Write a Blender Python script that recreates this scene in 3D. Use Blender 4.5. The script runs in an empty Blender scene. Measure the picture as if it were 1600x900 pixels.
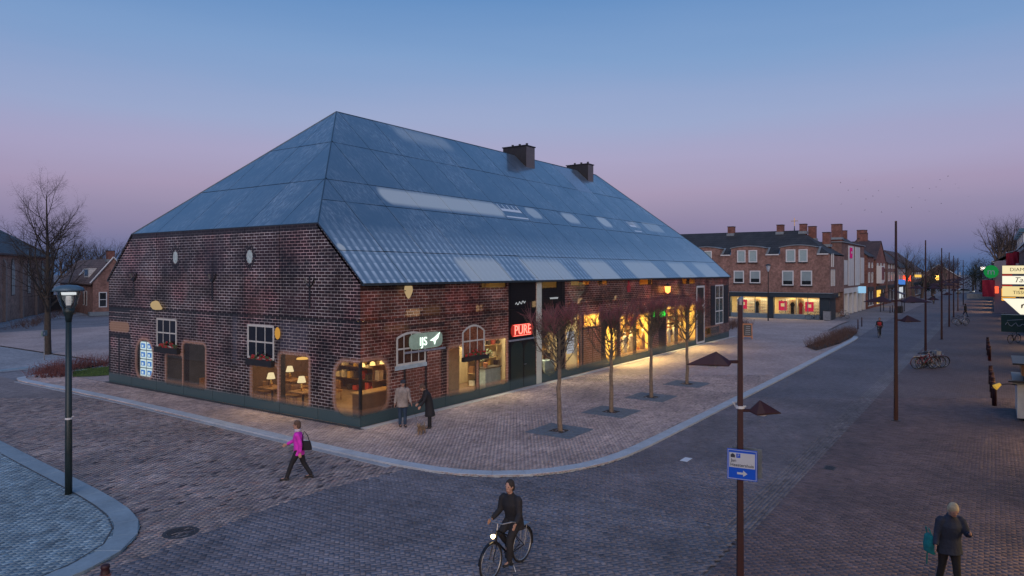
import bpy, bmesh, math, random
import numpy as np
from mathutils import Vector, Matrix
R = math.radians
SC = bpy.context.scene
COL = SC.collection

# ------------------------------------------------------------------ camera
# metres; X runs along the long facade and the street, Y along the gable front
cam = bpy.data.cameras.new('camera'); camo = bpy.data.objects.new('camera', cam); COL.objects.link(camo)
cam.sensor_width = 36; cam.lens = 24.39; cam.shift_y = -0.0159
cam.clip_start = 0.1; cam.clip_end = 3000
camo.location = (-18.47, -19.86, 6.0); camo.rotation_euler = (R(90), 0, R(-55.25))
SC.camera = camo
CAMP = np.array([-18.47, -19.86]); FWD = np.array([.8217, .570])

# ------------------------------------------------------------------ world: dusk sky, sun just below the horizon behind the camera
w = bpy.data.worlds.new('World'); SC.world = w; w.use_nodes = True
nt = w.node_tree; N = nt.nodes; L = nt.links; N.clear()
wo = N.new('ShaderNodeOutputWorld'); bg = N.new('ShaderNodeBackground')
tc = N.new('ShaderNodeTexCoord'); sx = N.new('ShaderNodeSeparateXYZ'); L.new(tc.outputs['Generated'], sx.inputs[0])
rp = N.new('ShaderNodeValToRGB')
# faint, level haze streaks: the gradient wavers a little with direction
hm = N.new('ShaderNodeMapping'); hm.inputs['Scale'].default_value = (1.6, 1.6, 14); L.new(tc.outputs['Generated'], hm.inputs['Vector'])
hn = N.new('ShaderNodeTexNoise'); hn.inputs['Scale'].default_value = 1.3; hn.inputs['Detail'].default_value = 5; L.new(hm.outputs[0], hn.inputs['Vector'])
ha = N.new('ShaderNodeMath'); ha.operation = 'MULTIPLY_ADD'; L.new(hn.outputs['Fac'], ha.inputs[0]); ha.inputs[1].default_value = .045; L.new(sx.outputs['Z'], ha.inputs[2])
hb = N.new('ShaderNodeMath'); hb.operation = 'SUBTRACT'; L.new(ha.outputs[0], hb.inputs[0]); hb.inputs[1].default_value = .0225; L.new(hb.outputs[0], rp.inputs[0])
stops = [(0.0, (.06, .125, .28)), (.025, (.085, .15, .32)), (.07, (.17, .165, .365)), (.115, (.255, .200, .405)), (.155, (.275, .245, .47)),
         (.21, (.225, .275, .51)), (.29, (.13, .245, .50)), (.37, (.06, .185, .45)), (.55, (.052, .18, .455)), (1.0, (.05, .17, .43))]
el = rp.color_ramp.elements
el[0].position, el[0].color = stops[0][0], (*stops[0][1], 1)
el[1].position, el[1].color = stops[-1][0], (*stops[-1][1], 1)
for p, c in stops[1:-1]:
    e = el.new(p); e.color = (*c, 1)
bg.inputs['Strength'].default_value = 1.0
L.new(rp.outputs[0], bg.inputs['Color'])
sky = N.new('ShaderNodeTexSky'); sky.sky_type = 'NISHITA'; sky.sun_disc = False
sky.sun_elevation = R(1.2); sky.sun_rotation = R(235.3); sky.dust_density = 2.0
bg2 = N.new('ShaderNodeBackground'); bg2.inputs['Strength'].default_value = 0.10
L.new(sky.outputs[0], bg2.inputs['Color'])
ad = N.new('ShaderNodeAddShader'); L.new(bg.outputs[0], ad.inputs[0]); L.new(bg2.outputs[0], ad.inputs[1])
L.new(ad.outputs[0], wo.inputs['Surface'])
# ------------------------------------------------------------------ the afterglow as one very soft low sun
sl = bpy.data.lights.new('sun', 'SUN'); sl.energy = 1.5; sl.angle = R(60); sl.color = (1, .82, .74)
so = bpy.data.objects.new('sun', sl); COL.objects.link(so)
so.rotation_euler = Vector((.76, .53, -.50)).to_track_quat('-Z', 'Y').to_euler()
# ------------------------------------------------------------------ exposure
SC.view_settings.view_transform = 'Standard'; SC.view_settings.look = 'None'
SC.view_settings.exposure = 0.0; SC.view_settings.gamma = 1.0
SC.view_settings.use_curve_mapping = False
SC.cycles.use_denoising = True
SC.cycles.max_bounces = 6; SC.cycles.transparent_max_bounces = 12
SC.cycles.caustics_reflective = False; SC.cycles.caustics_refractive = False
SC.cycles.sample_clamp_indirect = 4.0
SC.cycles.use_light_tree = True

# ------------------------------------------------------------------ helpers
rng = np.random.default_rng(7)

class MB:
    """collects geometry; build() links it as ONE mesh object"""
    def __init__(s): s.v = []; s.f = []
    def add(s, vs, fs):
        o = len(s.v); s.v.extend([tuple(map(float, p)) for p in vs]); s.f.extend([tuple(i + o for i in q) for q in fs]); return s
    def box(s, x0, x1, y0, y1, z0, z1):
        vs = [(x, y, z) for z in (z0, z1) for y in (y0, y1) for x in (x0, x1)]
        return s.add(vs, [(0, 2, 3, 1), (4, 5, 7, 6), (0, 1, 5, 4), (2, 6, 7, 3), (0, 4, 6, 2), (1, 3, 7, 5)])
    def prism(s, pts, vec):
        """polygon pts (3d) extruded by vec"""
        n = len(pts); vec = np.array(vec, float)
        vs = [tuple(p) for p in pts] + [tuple(np.array(p) + vec) for p in pts]
        return s.add(vs, [tuple(range(n))[::-1], tuple(range(n, 2 * n))] + [(i, (i + 1) % n, n + (i + 1) % n, n + i) for i in range(n)])
    def tube(s, pts, rad, n=8, cap=True, side=None):
        """rad: number, list of numbers or list of (a, b) ellipse radii; a along side"""
        pts = [np.array(p, float) for p in pts]; m = len(pts)
        if not isinstance(rad, (list, tuple)): rad = [rad] * m
        rings = []
        prev = None
        for i, p in enumerate(pts):
            t = pts[min(i + 1, m - 1)] - pts[max(i - 1, 0)]
            t = t / (np.linalg.norm(t) + 1e-9)
            if side is not None: a = np.array(side, float)
            elif prev is not None: a = prev
            else: a = np.array((0, 0, 1.)) if abs(t[2]) < .9 else np.array((1., 0, 0))
            a = a - t * a.dot(t); a = a / (np.linalg.norm(a) + 1e-9); b = np.cross(t, a); prev = a
            r = rad[i]; ra, rb = r if isinstance(r, (tuple, list)) else (r, r)
            rings.append([p + a * ra * math.cos(2 * math.pi * k / n) + b * rb * math.sin(2 * math.pi * k / n) for k in range(n)])
        vs = [q for r in rings for q in r]
        fs = [(i * n + k, i * n + (k + 1) % n, (i + 1) * n + (k + 1) % n, (i + 1) * n + k) for i in range(m - 1) for k in range(n)]
        if cap: fs += [tuple(range(n))[::-1], tuple(range((m - 1) * n, m * n))]
        return s.add(vs, fs)
    def lathe(s, prof, c=(0, 0, 0), n=16, cap=True):
        vs = [(c[0] + r * math.cos(2 * math.pi * k / n), c[1] + r * math.sin(2 * math.pi * k / n), c[2] + z) for r, z in prof for k in range(n)]
        m = len(prof)
        fs = [(i * n + k, i * n + (k + 1) % n, (i + 1) * n + (k + 1) % n, (i + 1) * n + k) for i in range(m - 1) for k in range(n)]
        if cap: fs += [tuple(range(n))[::-1], tuple(range((m - 1) * n, m * n))]
        return s.add(vs, fs)
    def ball(s, c, rx, ry=None, rz=None, n=10, m=7):
        ry = ry or rx; rz = rz or rx
        pr = [(math.sin(math.pi * (i + .02) / (m + .04)), -math.cos(math.pi * (i + .02) / (m + .04))) for i in range(m + 1)]
        vs = [(c[0] + rx * r * math.cos(2 * math.pi * k / n), c[1] + ry * r * math.sin(2 * math.pi * k / n), c[2] + rz * z) for r, z in pr for k in range(n)]
        fs = [(i * n + k, i * n + (k + 1) % n, (i + 1) * n + (k + 1) % n, (i + 1) * n + k) for i in range(m) for k in range(n)]
        fs += [tuple(range(n))[::-1], tuple(range(m * n, (m + 1) * n))]
        return s.add(vs, fs)
    def mesh(s, name, mat=None, smooth=False):
        me = bpy.data.meshes.new(name); me.from_pydata(s.v, [], s.f)
        if mat: me.materials.append(mat)
        if smooth: me.polygons.foreach_set('use_smooth', [True] * len(me.polygons))
        me.update(); return me
    def build(s, name, mat=None, parent=None, smooth=False):
        return link(name, s.mesh(name, mat, smooth), parent)

def link(name, me, parent=None):
    o = bpy.data.objects.new(name, me); COL.objects.link(o)
    if parent is not None: o.parent = parent
    return o
def tag(o, label=None, cat=None, group=None, kind=None):
    if label: o['label'] = label
    if cat: o['category'] = cat
    if group: o['group'] = group
    if kind: o['kind'] = kind
    return o
def thing(name, label, cat, loc=(0, 0, 0), rz=0, group=None):
    o = bpy.data.objects.new(name, None); o.empty_display_size = .2; COL.objects.link(o)
    o.location = loc; o.rotation_euler = (0, 0, rz)
    return tag(o, label, cat, group)
def copy_tree(o, parent=None):
    c = o.copy(); COL.objects.link(c); c.parent = parent
    for ch in [k for k in ALLC(o)]: copy_tree(ch, c)
    return c
def ALLC(o): return [k for k in o.children]
def box(name, mat, parent, *b): return MB().box(*b).build(name, mat, parent)

def clip(poly, a, b, c):
    """keep a*x+b*y>=c of a 2d polygon"""
    out = []
    for i in range(len(poly)):
        p, q = poly[i], poly[(i + 1) % len(poly)]
        dp, dq = a * p[0] + b * p[1] - c, a * q[0] + b * q[1] - c
        if dp >= 0: out.append(p)
        if dp * dq < 0:
            t = dp / (dp - dq); out.append((p[0] + t * (q[0] - p[0]), p[1] + t * (q[1] - p[1])))
    return out
def cliprect(poly, x0, x1, y0, y1):
    for a, b, c in ((1, 0, x0), (-1, 0, -x1), (0, 1, y0), (0, -1, -y1)):
        if len(poly) < 3: return []
        poly = clip(poly, a, b, c)
    return poly
def area(p): return abs(sum(p[i][0] * p[(i + 1) % len(p)][1] - p[(i + 1) % len(p)][0] * p[i][1] for i in range(len(p)))) / 2

def text_mesh(s, size, depth=.004, shear=0.0):
    cu = bpy.data.curves.new('lettering', 'FONT'); cu.body = s; cu.size = size; cu.extrude = depth; cu.shear = shear
    cu.align_x = 'CENTER'; cu.align_y = 'CENTER'; cu.resolution_u = 3
    o = bpy.data.objects.new('lettering', cu); COL.objects.link(o)
    bpy.context.view_layer.update()
    me = bpy.data.meshes.new_from_object(o.evaluated_get(bpy.context.evaluated_depsgraph_get()))
    bpy.data.objects.remove(o); bpy.data.curves.remove(cu); me.name = 'lettering'; return me
def lettering(s, size, mat, parent, loc, right, shear=0.0, depth=.004, name='lettering'):
    """flat text facing cross(right, up), standing upright"""
    me = text_mesh(s, size, depth, shear); me.materials.clear(); me.materials.append(mat)
    r = Vector(right).normalized(); up = Vector((0, 0, 1)); nrm = r.cross(up)
    o = link(name, me, parent)
    o.matrix_local = Matrix(((r.x, up.x, nrm.x, loc[0]), (r.y, up.y, nrm.y, loc[1]), (r.z, up.z, nrm.z, loc[2]), (0, 0, 0, 1)))
    return o

# ------------------------------------------------------------------ materials
def newmat(name):
    m = bpy.data.materials.new(name); m.use_nodes = True; n = m.node_tree; n.nodes.clear()
    out = n.nodes.new('ShaderNodeOutputMaterial'); return m, n, out
def nd(n, t, **k):
    o = n.nodes.new(t)
    for a, b in k.items():
        if a.startswith('i_'): o.inputs[int(a[2:])].default_value = b
        else: setattr(o, a, b)
    return o
def math_(n, op, a, b=None, c=None, clamp=False):
    o = n.nodes.new('ShaderNodeMath'); o.operation = op; o.use_clamp = clamp
    for i, v in enumerate((a, b, c)):
        if v is None: continue
        if isinstance(v, (int, float)): o.inputs[i].default_value = v
        else: n.links.new(v, o.inputs[i])
    return o.outputs[0]
def mixc(n, fac, a, b, blend='MIX'):
    o = n.nodes.new('ShaderNodeMix'); o.data_type = 'RGBA'; o.blend_type = blend
    for i, v in ((0, fac), (6, a), (7, b)):
        if isinstance(v, (int, float)): o.inputs[i].default_value = v
        elif isinstance(v, (tuple, list)): o.inputs[i].default_value = (*v[:3], 1)
        else: n.links.new(v, o.inputs[i])
    return o.outputs[2]
def noise(n, scale, detail=3, vec=None, rough=.55):
    o = n.nodes.new('ShaderNodeTexNoise'); o.inputs['Scale'].default_value = scale; o.inputs['Detail'].default_value = detail; o.inputs['Roughness'].default_value = rough
    if vec is not None: n.links.new(vec, o.inputs['Vector'])
    return o.outputs['Fac']
def pos(n): return n.nodes.new('ShaderNodeNewGeometry').outputs['Position']
def mapr(n, v, a, b, c, d):
    o = n.nodes.new('ShaderNodeMapRange'); n.links.new(v, o.inputs[0])
    for i, x in enumerate((a, b, c, d)): o.inputs[i + 1].default_value = x
    return o.outputs[0]
def bsdf(n, out, rough=.6, metal=0, spec=.5):
    b = n.nodes.new('ShaderNodeBsdfPrincipled'); b.inputs['Roughness'].default_value = rough; b.inputs['Metallic'].default_value = metal
    b.inputs['Specular IOR Level'].default_value = spec
    n.links.new(b.outputs[0], out.inputs[0]); return b
def bump(n, b, h, strength=.3, dist=.02):
    o = n.nodes.new('ShaderNodeBump'); o.inputs['Strength'].default_value = strength; o.inputs['Distance'].default_value = dist
    n.links.new(h, o.inputs['Height']); n.links.new(o.outputs[0], b.inputs['Normal'])
MATS = {}
def mat(name, col, rough=.6, metal=0, var=.25, scale=4.0, bmp=0, spec=.5, attr=None, emit=0, emitcol=None, fine=0):
    """plain procedural material: base colour with two scales of unevenness"""
    if name in MATS: return MATS[name]
    m, n, out = newmat(name); b = bsdf(n, out, rough, metal, spec); p = pos(n)
    if attr:
        a = n.nodes.new('ShaderNodeAttribute'); a.attribute_name = attr; col = a.outputs['Color']
    k = noise(n, scale, 4, p); k = mapr(n, k, .25, .75, 1 - var, 1 + var)
    k2 = noise(n, scale * 9, 2, p); k2 = mapr(n, k2, .25, .75, 1 - var * .6, 1 + var * .6)
    kk = math_(n, 'MULTIPLY', k, k2)
    vm = n.nodes.new('ShaderNodeVectorMath'); vm.operation = 'SCALE'
    if isinstance(col, tuple): vm.inputs[0].default_value = col
    else: n.links.new(col, vm.inputs[0])
    n.links.new(kk, vm.inputs['Scale']); n.links.new(vm.outputs[0], b.inputs['Base Color'])
    n.links.new(mapr(n, k2, .5, 1.5, max(.02, rough - .12), min(1, rough + .12)), b.inputs['Roughness'])
    if bmp: bump(n, b, noise(n, fine or scale * 20, 4, p), bmp, .01)
    if emit:
        b.inputs['Emission Color'].default_value = (*(emitcol or col), 1); b.inputs['Emission Strength'].default_value = emit
    MATS[name] = m; return m
def emis(name, col, s, var=0.0):
    if name in MATS: return MATS[name]
    m, n, out = newmat(name); e = n.nodes.new('ShaderNodeEmission'); e.inputs[0].default_value = (*col, 1); e.inputs[1].default_value = s
    n.links.new(e.outputs[0], out.inputs[0]); MATS[name] = m; return m
def wallvec(n, fine=0):
    s = n.nodes.new('ShaderNodeSeparateXYZ'); n.links.new(pos(n), s.inputs[0])
    c = n.nodes.new('ShaderNodeCombineXYZ'); n.links.new(math_(n, 'ADD', s.outputs[0], s.outputs[1]), c.inputs[0]); n.links.new(s.outputs[2], c.inputs[1])
    return c.outputs[0], s
def bricktex(n, vec, bw, bh, mortar, c1, c2, cm, bias=0.0):
    o = n.nodes.new('ShaderNodeTexBrick'); n.links.new(vec, o.inputs['Vector'])
    for k, v in (('Color1', c1), ('Color2', c2), ('Mortar', cm)): o.inputs[k].default_value = (*v, 1)
    o.inputs['Scale'].default_value = 1; o.inputs['Mortar Size'].default_value = mortar; o.inputs['Mortar Smooth'].default_value = .25
    o.inputs['Bias'].default_value = bias; o.inputs['Brick Width'].default_value = bw; o.inputs['Row Height'].default_value = bh
    return o
def brickmat(name, c1, c2, cm, bw=.22, bh=.075, mo=.008, rough=.85):
    if name in MATS: return MATS[name]
    m, n, out = newmat(name); b = bsdf(n, out, rough, 0, .3); v, s = wallvec(n)
    t = bricktex(n, v, bw, bh, mo, c1, c2, cm)
    k = mapr(n, noise(n, .7, 5, pos(n)), .3, .7, .7, 1.25)
    k2 = mapr(n, noise(n, 3.2, 4, pos(n), .7), .3, .7, .62, 1.38)
    vm = n.nodes.new('ShaderNodeVectorMath'); vm.operation = 'SCALE'; n.links.new(t.outputs[0], vm.inputs[0]); n.links.new(math_(n, 'MULTIPLY', k, k2), vm.inputs['Scale'])
    n.links.new(vm.outputs[0], b.inputs['Base Color']); bump(n, b, t.outputs['Fac'], -.4, .01)
    MATS[name] = m; return m
def schlick(n, r0=.04, k=.9):
    lw = n.nodes.new('ShaderNodeLayerWeight'); lw.inputs[0].default_value = .5
    return math_(n, 'ADD', math_(n, 'MULTIPLY', math_(n, 'POWER', lw.outputs['Facing'], 5), k), r0, clamp=True)
def glassmat(name, tint=(.85, .92, .92), refl=.12, rough=.02):
    if name in MATS: return MATS[name]
    m, n, out = newmat(name)
    t = nd(n, 'ShaderNodeBsdfTransparent'); t.inputs[0].default_value = (*tint, 1)
    g = nd(n, 'ShaderNodeBsdfGlossy'); g.inputs['Roughness'].default_value = rough
    fac = schlick(n, refl * .4)
    mx = nd(n, 'ShaderNodeMixShader'); n.links.new(fac, mx.inputs[0]); n.links.new(t.outputs[0], mx.inputs[1]); n.links.new(g.outputs[0], mx.inputs[2])
    n.links.new(mx.outputs[0], out.inputs[0]); MATS[name] = m; return m

WHITE = mat('white_paint', (.62, .63, .62), .5, var=.08)
DARKGLASS = mat('dark_window_pane', (.02, .026, .03), .06, var=.3, spec=.8)
BLIND = mat('window_blind', (.25, .32, .33), .35, var=.12, scale=1.2)
DARKMET = mat('dark_metal', (.02, .022, .024), .45, .3, var=.2)
MAROON = mat('maroon_coated_steel', (.030, .005, .008), .55, 0, var=.25, scale=2.5)
GREENPOLE = mat('dark_green_coated_steel', (.02, .035, .036), .4, .3, var=.2)
STEEL = mat('galvanised_steel', (.35, .37, .38), .4, .8, var=.2)
RUBBER = mat('black_rubber', (.015, .015, .016), .7, var=.2)
BLACK = mat('black_paint', (.012, .012, .014), .4, var=.2)
BARK = mat('bark', (.095, .07, .055), .9, var=.45, scale=7, bmp=.6)
TWIG = mat('twig_bark', (.07, .05, .042), .9, var=.3)
WOOD = mat('oiled_wood', (.22, .11, .045), .55, var=.35, scale=3)

# ================================================================== GROUND AND PAVING
ZP = 0.05                                     # plaza and left pavement stand a low kerb above the street
def groundmat(name, c1, c2, cm, bw, bh, var=.3, rough=.8, rot=0.0, big=.25):
    m, n, out = newmat(name); b = bsdf(n, out, rough, 0, .35)
    mp = n.nodes.new('ShaderNodeMapping'); mp.inputs['Rotation'].default_value = (0, 0, rot); n.links.new(pos(n), mp.inputs['Vector'])
    t = bricktex(n, mp.outputs[0], bw, bh, .006, c1, c2, cm)
    k = mapr(n, noise(n, big, 5, pos(n)), .3, .7, 1 - var, 1 + var)
    k2 = mapr(n, noise(n, 3.5, 3, pos(n)), .3, .7, .82, 1.18)
    vm = n.nodes.new('ShaderNodeVectorMath'); vm.operation = 'SCALE'; n.links.new(t.outputs[0], vm.inputs[0]); n.links.new(math_(n, 'MULTIPLY', k, k2), vm.inputs['Scale'])
    n.links.new(vm.outputs[0], b.inputs['Base Color']); bump(n, b, noise(n, 12, 4, pos(n)), .35, .01); MATS[name] = m
    return m
def pavermat(name, rough=.75):
    m, n, out = newmat(name); b = bsdf(n, out, rough, 0, .4)
    a = n.nodes.new('ShaderNodeAttribute'); a.attribute_name = 'tone'
    k = mapr(n, noise(n, .3, 5, pos(n), .62), .3, .7, .66, 1.3); k2 = mapr(n, noise(n, 30, 3, pos(n)), .3, .7, .8, 1.2)
    k3 = mapr(n, noise(n, 1.7, 4, pos(n), .7), .3, .7, .82, 1.18)
    vm = n.nodes.new('ShaderNodeVectorMath'); vm.operation = 'SCALE'; n.links.new(a.outputs['Color'], vm.inputs[0])
    n.links.new(math_(n, 'MULTIPLY', math_(n, 'MULTIPLY', k, k2), k3), vm.inputs['Scale']); n.links.new(vm.outputs[0], b.inputs['Base Color'])
    n.links.new(mapr(n, k, .7, 1.3, rough - .1, rough + .1), b.inputs['Roughness'])
    bump(n, b, noise(n, 60, 4, pos(n)), .3, .004); return m
PAVER = pavermat('fired_clay_paver')

def inpoly(P, poly):
    x, y = P[:, 0], P[:, 1]; c = np.zeros(len(P), bool); n = len(poly)
    for i in range(n):
        (x0, y0), (x1, y1) = poly[i], poly[(i + 1) % n]
        if y0 == y1: continue
        k = ((y0 > y) != (y1 > y)) & (x < (x1 - x0) * (y - y0) / (y1 - y0) + x0); c ^= k
    return c
def visible(P, far):
    d = (P - CAMP) @ FWD; s = (P - CAMP) @ np.array([.570, -.8217])
    return (d > 8.5) & (d < far) & (np.abs(s) < d * .76 + 3)
def running(x0, x1, y0, y1, l, w, rot=False):
    """running bond, rows along x (or along y when rot)"""
    if rot: x0, x1, y0, y1 = y0, y1, x0, x1
    ys = np.arange(y0, y1, w); xs = np.arange(x0, x1, l)
    X, Y = np.meshgrid(xs, ys); X = X + (np.arange(len(ys)) % 2)[:, None] * l * .5 + rng.normal(0, .004, X.shape)
    P = np.stack([X.ravel(), Y.ravel()], 1)
    a = np.zeros(len(P))
    if rot: P = P[:, ::-1].copy(); a += math.pi / 2
    return P, a
def herring(x0, x1, y0, y1, w, ang=math.pi / 4):
    n = int(max(x1 - x0, y1 - y0) / w * .8); cx, cy = (x0 + x1) / 2, (y0 + y1) / 2
    r = np.arange(-n, n); k = np.arange(-n // 2, n // 2)
    Rr, K = np.meshgrid(r, k); Rr = Rr.ravel(); K = K.ravel()
    H = np.stack([Rr + 4 * K + 1., Rr + .5], 1); V = np.stack([Rr + 3.5 + 4 * K, Rr + 1.], 1)
    P = np.concatenate([H, V]) * w; a = np.concatenate([np.zeros(len(H)), np.full(len(V), math.pi / 2)])
    c, s = math.cos(ang), math.sin(ang)
    P = np.stack([P[:, 0] * c - P[:, 1] * s + cx, P[:, 0] * s + P[:, 1] * c + cy], 1)
    return P, a + ang
BRV = np.array([(sx * 1., sy * 1., 0) for sx, sy in ((-1, -1), (1, -1), (1, 1), (-1, 1))])
def brickmesh(P, a, z, l, w, tones, name):
    """joined pavers: chamfered tops and open bottoms"""
    n = len(P); hl, hw, ch = l / 2, w / 2, .0035
    base = np.array([(sx * hl, sy * hw) for sx, sy in ((-1, -1), (1, -1), (1, 1), (-1, 1))])
    top = np.array([(sx * (hl - ch), sy * (hw - ch)) for sx, sy in ((-1, -1), (1, -1), (1, 1), (-1, 1))])
    loc = np.concatenate([base, top])[None].repeat(n, 0)
    c, s = np.cos(a)[:, None], np.sin(a)[:, None]
    x = loc[:, :, 0] * c - loc[:, :, 1] * s + P[:, 0:1]; y = loc[:, :, 0] * s + loc[:, :, 1] * c + P[:, 1:2]
    zt = z + rng.normal(0, .0016, (n, 1))
    tilt = rng.normal(0, .0012, (n, 4))
    zz = np.concatenate([np.full((n, 4), z - .02), zt + tilt], 1)
    V = np.stack([x, y, zz], 2).reshape(-1, 3)
    q = np.array([(4, 5, 6, 7), (0, 1, 5, 4), (1, 2, 6, 5), (2, 3, 7, 6), (3, 0, 4, 7)])
    F = (q[None] + (np.arange(n) * 8)[:, None, None]).reshape(-1)
    me = bpy.data.meshes.new(name); me.vertices.add(len(V)); me.vertices.foreach_set('co', V.ravel())
    me.loops.add(len(F)); me.loops.foreach_set('vertex_index', F); me.polygons.add(n * 5)
    me.polygons.foreach_set('loop_start', np.arange(0, n * 20, 4)); me.update(calc_edges=True)
    at = me.attributes.new('tone', 'FLOAT_COLOR', 'POINT')
    col = np.ones((n, 8, 4)); col[:, :, :3] = tones[:, None, :]; at.data.foreach_set('color', col.ravel())
    me.materials.append(PAVER); me.validate(); return me
def pave(parent, P, a, l, w, pal, z, joint=.0045, keep=300):
    tones = pal(len(P)); l -= joint; w -= joint
    d = ((P - CAMP) ** 2).sum(1); o = np.argsort(d); near, rest = o[:keep], o[keep:]
    if len(rest):
        me = brickmesh(P[rest], a[rest], z, l, w, tones[rest], 'pavers')
        tag(link('pavers', me, parent), kind='stuff')
    var = [brickmesh(np.zeros((1, 2)), np.zeros(1), 0, l, w, t[None], 'paver') for t in pal(14)]
    for i in near:
        b = link('paver', var[random.randrange(14)], parent); b.location = (P[i, 0], P[i, 1], z); b.rotation_euler = (0, 0, a[i])
def palette(cols, wts, jit=.14, dark=0.0):
    cols = np.array(cols); wts = np.array(wts) / sum(wts)
    def f(n):
        c = cols[rng.choice(len(cols), n, p=wts)] * rng.normal(1, jit, (n, 1)).clip(.55, 1.5)
        return c
    return f
def sheet(name, polys, z, m, label=None):
    mb = MB()
    for p in polys: mb.add([(x, y, z) for x, y in p], [tuple(range(len(p)))])
    return tag(mb.build(name, m), kind='structure')

# the plaza outline (outer edge of its pale kerb), the pavement island at the lamp post
KERB = [(1.4, 25.75), (.27, 25.55), (-1.6, 25.75), (-2.45, 25.1), (-2.68, 24), (-2.62, 21.6), (-2.5, 16.3), (-2.55, 11.5), (-2.72, 5.5), (-2.88, .9), (-2.95, -3.1), (-2.92, -5.0), (-2.78, -6.2),
        (-2.5, -7.2), (-2.02, -8.05), (-1.38, -8.78), (-.5, -9.4), (.7, -9.9), (2.2, -10.15), (4, -10.2), (8, -10.2), (14, -10.2), (26, -10.17), (46, -10.0), (50.5, -9.9), (52.2, -9.6), (52.9, -8.9)]
ISL = [(-7.3, 30), (-8.64, 8.96), (-9.0, 4.86), (-9.22, 1.7), (-9.42, -.6), (-9.64, -2.17), (-9.98, -3.3), (-10.5, -4.1), (-11.1, -4.62), (-11.7, -4.92), (-12.4, -5.12), (-15, -5.5), (-30, -6)]
def resample(path, step):
    p = np.array(path, float)
    # chaikin twice for smooth curves
    for _ in range(2):
        q = [p[0]]
        for i in range(len(p) - 1): q += [p[i] * .75 + p[i + 1] * .25, p[i] * .25 + p[i + 1] * .75]
        p = np.array(q + [p[-1]])
    s = np.r_[0, np.cumsum(np.linalg.norm(np.diff(p, axis=0), axis=1))]
    t = np.linspace(0, s[-1], max(2, int(s[-1] / step) + 1))
    return np.stack([np.interp(t, s, p[:, 0]), np.interp(t, s, p[:, 1])], 1)
def kerb(parent, path, width, step, z, m, side=1, name='kerb_stone', gap=.008):
    p = resample(path, step); t = np.gradient(p, axis=0); t /= np.linalg.norm(t, axis=1)[:, None]
    nrm = np.stack([-t[:, 1], t[:, 0]], 1) * side; q = p + nrm * width
    for i in range(len(p) - 1):
        a, b, c, d = p[i], p[i + 1], q[i + 1], q[i]; g = (b - a) / np.linalg.norm(b - a) * gap * .5
        g2 = (c - d) / np.linalg.norm(c - d) * gap * .5
        pts = [a + g, b - g, c - g2, d + g2]; ctr = sum(pts) / 4; dz = rng.normal(0, .0015)
        mb = MB(); inn = [ctr + (x - ctr) * .985 for x in pts]
        mb.add([(*x, -.03) for x in pts] + [(*x, z - .006) for x in pts] + [(*x, z + dz) for x in inn],
               [(8, 9, 10, 11)] + [(k, (k + 1) % 4, 4 + (k + 1) % 4, 4 + k) for k in range(4)] + [(4 + k, 4 + (k + 1) % 4, 8 + (k + 1) % 4, 8 + k) for k in range(4)])
        mb.build(name, m, parent)
    return p, q

GM = groundmat('far_paving', (.22, .21, .22), (.18, .17, .18), (.11, .105, .11), .21, .1, .2)
ground = sheet('ground', [[(-1500, -1500), (1500, -1500), (1500, 1500), (-1500, 1500)]], -.05, GM)
FAR = 33.0
# --- lane between the island and the plaza: mottled brown clay bricks
lane_poly = [(-7.3, 60), (-7.3, 30)] + ISL[1:11] + [(-11.0, -5.2), (-7.4, -4.72), (-5.4, -4.75), (-2.9, -5.2)] + KERB[10:3:-1] + [(-2.5, 26), (-2.2, 60)]
lane = sheet('lane', [lane_poly], -.011, groundmat('lane_far', (.27, .23, .215), (.19, .16, .16), (.09, .075, .07), .23, .078, .22))
P, a = running(-13, -2, -6, 30, .23, .078)
k = inpoly(P, lane_poly) & visible(P, FAR); P, a = P[k], a[k]
pave(lane, P, a, .23, .078, palette([(.27, .23, .215), (.225, .195, .195), (.31, .255, .23), (.18, .15, .155), (.06, .05, .055), (.29, .205, .18)], [4, 4, 3, 2.5, .8, 1.5]), 0)
# --- crossing in slate-coloured herringbone
cross_poly = [(-40, -6.0), (-15, -5.5), (-12.4, -5.12), (-11.0, -5.2), (-7.4, -4.72), (-5.4, -4.75), (-2.92, -5.2), (-2.78, -6.2), (-2.5, -7.2), (-2.02, -8.05), (-1.38, -8.78), (-1.2, -9.0), (-2.0, -12.4), (-2.3, -15.1), (-40, -15.4)]
cross = sheet('crossing', [cross_poly], -.011, groundmat('crossing_far', (.155, .155, .175), (.13, .13, .148), (.06, .06, .07), .2, .1, .2))
P, a = herring(-20, 0, -16, -4, .105, math.pi / 4 + .05)
k = inpoly(P, cross_poly) & visible(P, FAR); P, a = P[k], a[k]
pave(cross, P, a, .21, .105, palette([(.165, .163, .185), (.15, .148, .168), (.175, .168, .185), (.125, .122, .138)], [4, 4, 2, 1.2], .07), 0)
# --- the street
road_poly = [(-1.2, -9.0), (-.5, -9.4), (.7, -9.9), (2.2, -10.15), (8, -10.2), (26, -10.17), (46, -10.0), (52, -9.7), (70, -9.2), (400, -9), (400, -14.6), (-2.28, -14.6), (-2.0, -12.4)]
road = sheet('road', [road_poly], -.011, groundmat('road_far', (.155, .145, .16), (.135, .126, .14), (.065, .06, .07), .2, .1, .2))
P, a = herring(-6, 28, -24, 0, .1, math.pi / 4)
k = inpoly(P, road_poly) & visible(P, FAR); P, a = P[k], a[k]
pave(road, P, a, .2, .1, palette([(.158, .146, .162), (.148, .137, .152), (.168, .154, .166), (.132, .121, .134)], [4, 4, 2, 1.0], .06), 0)
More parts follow.
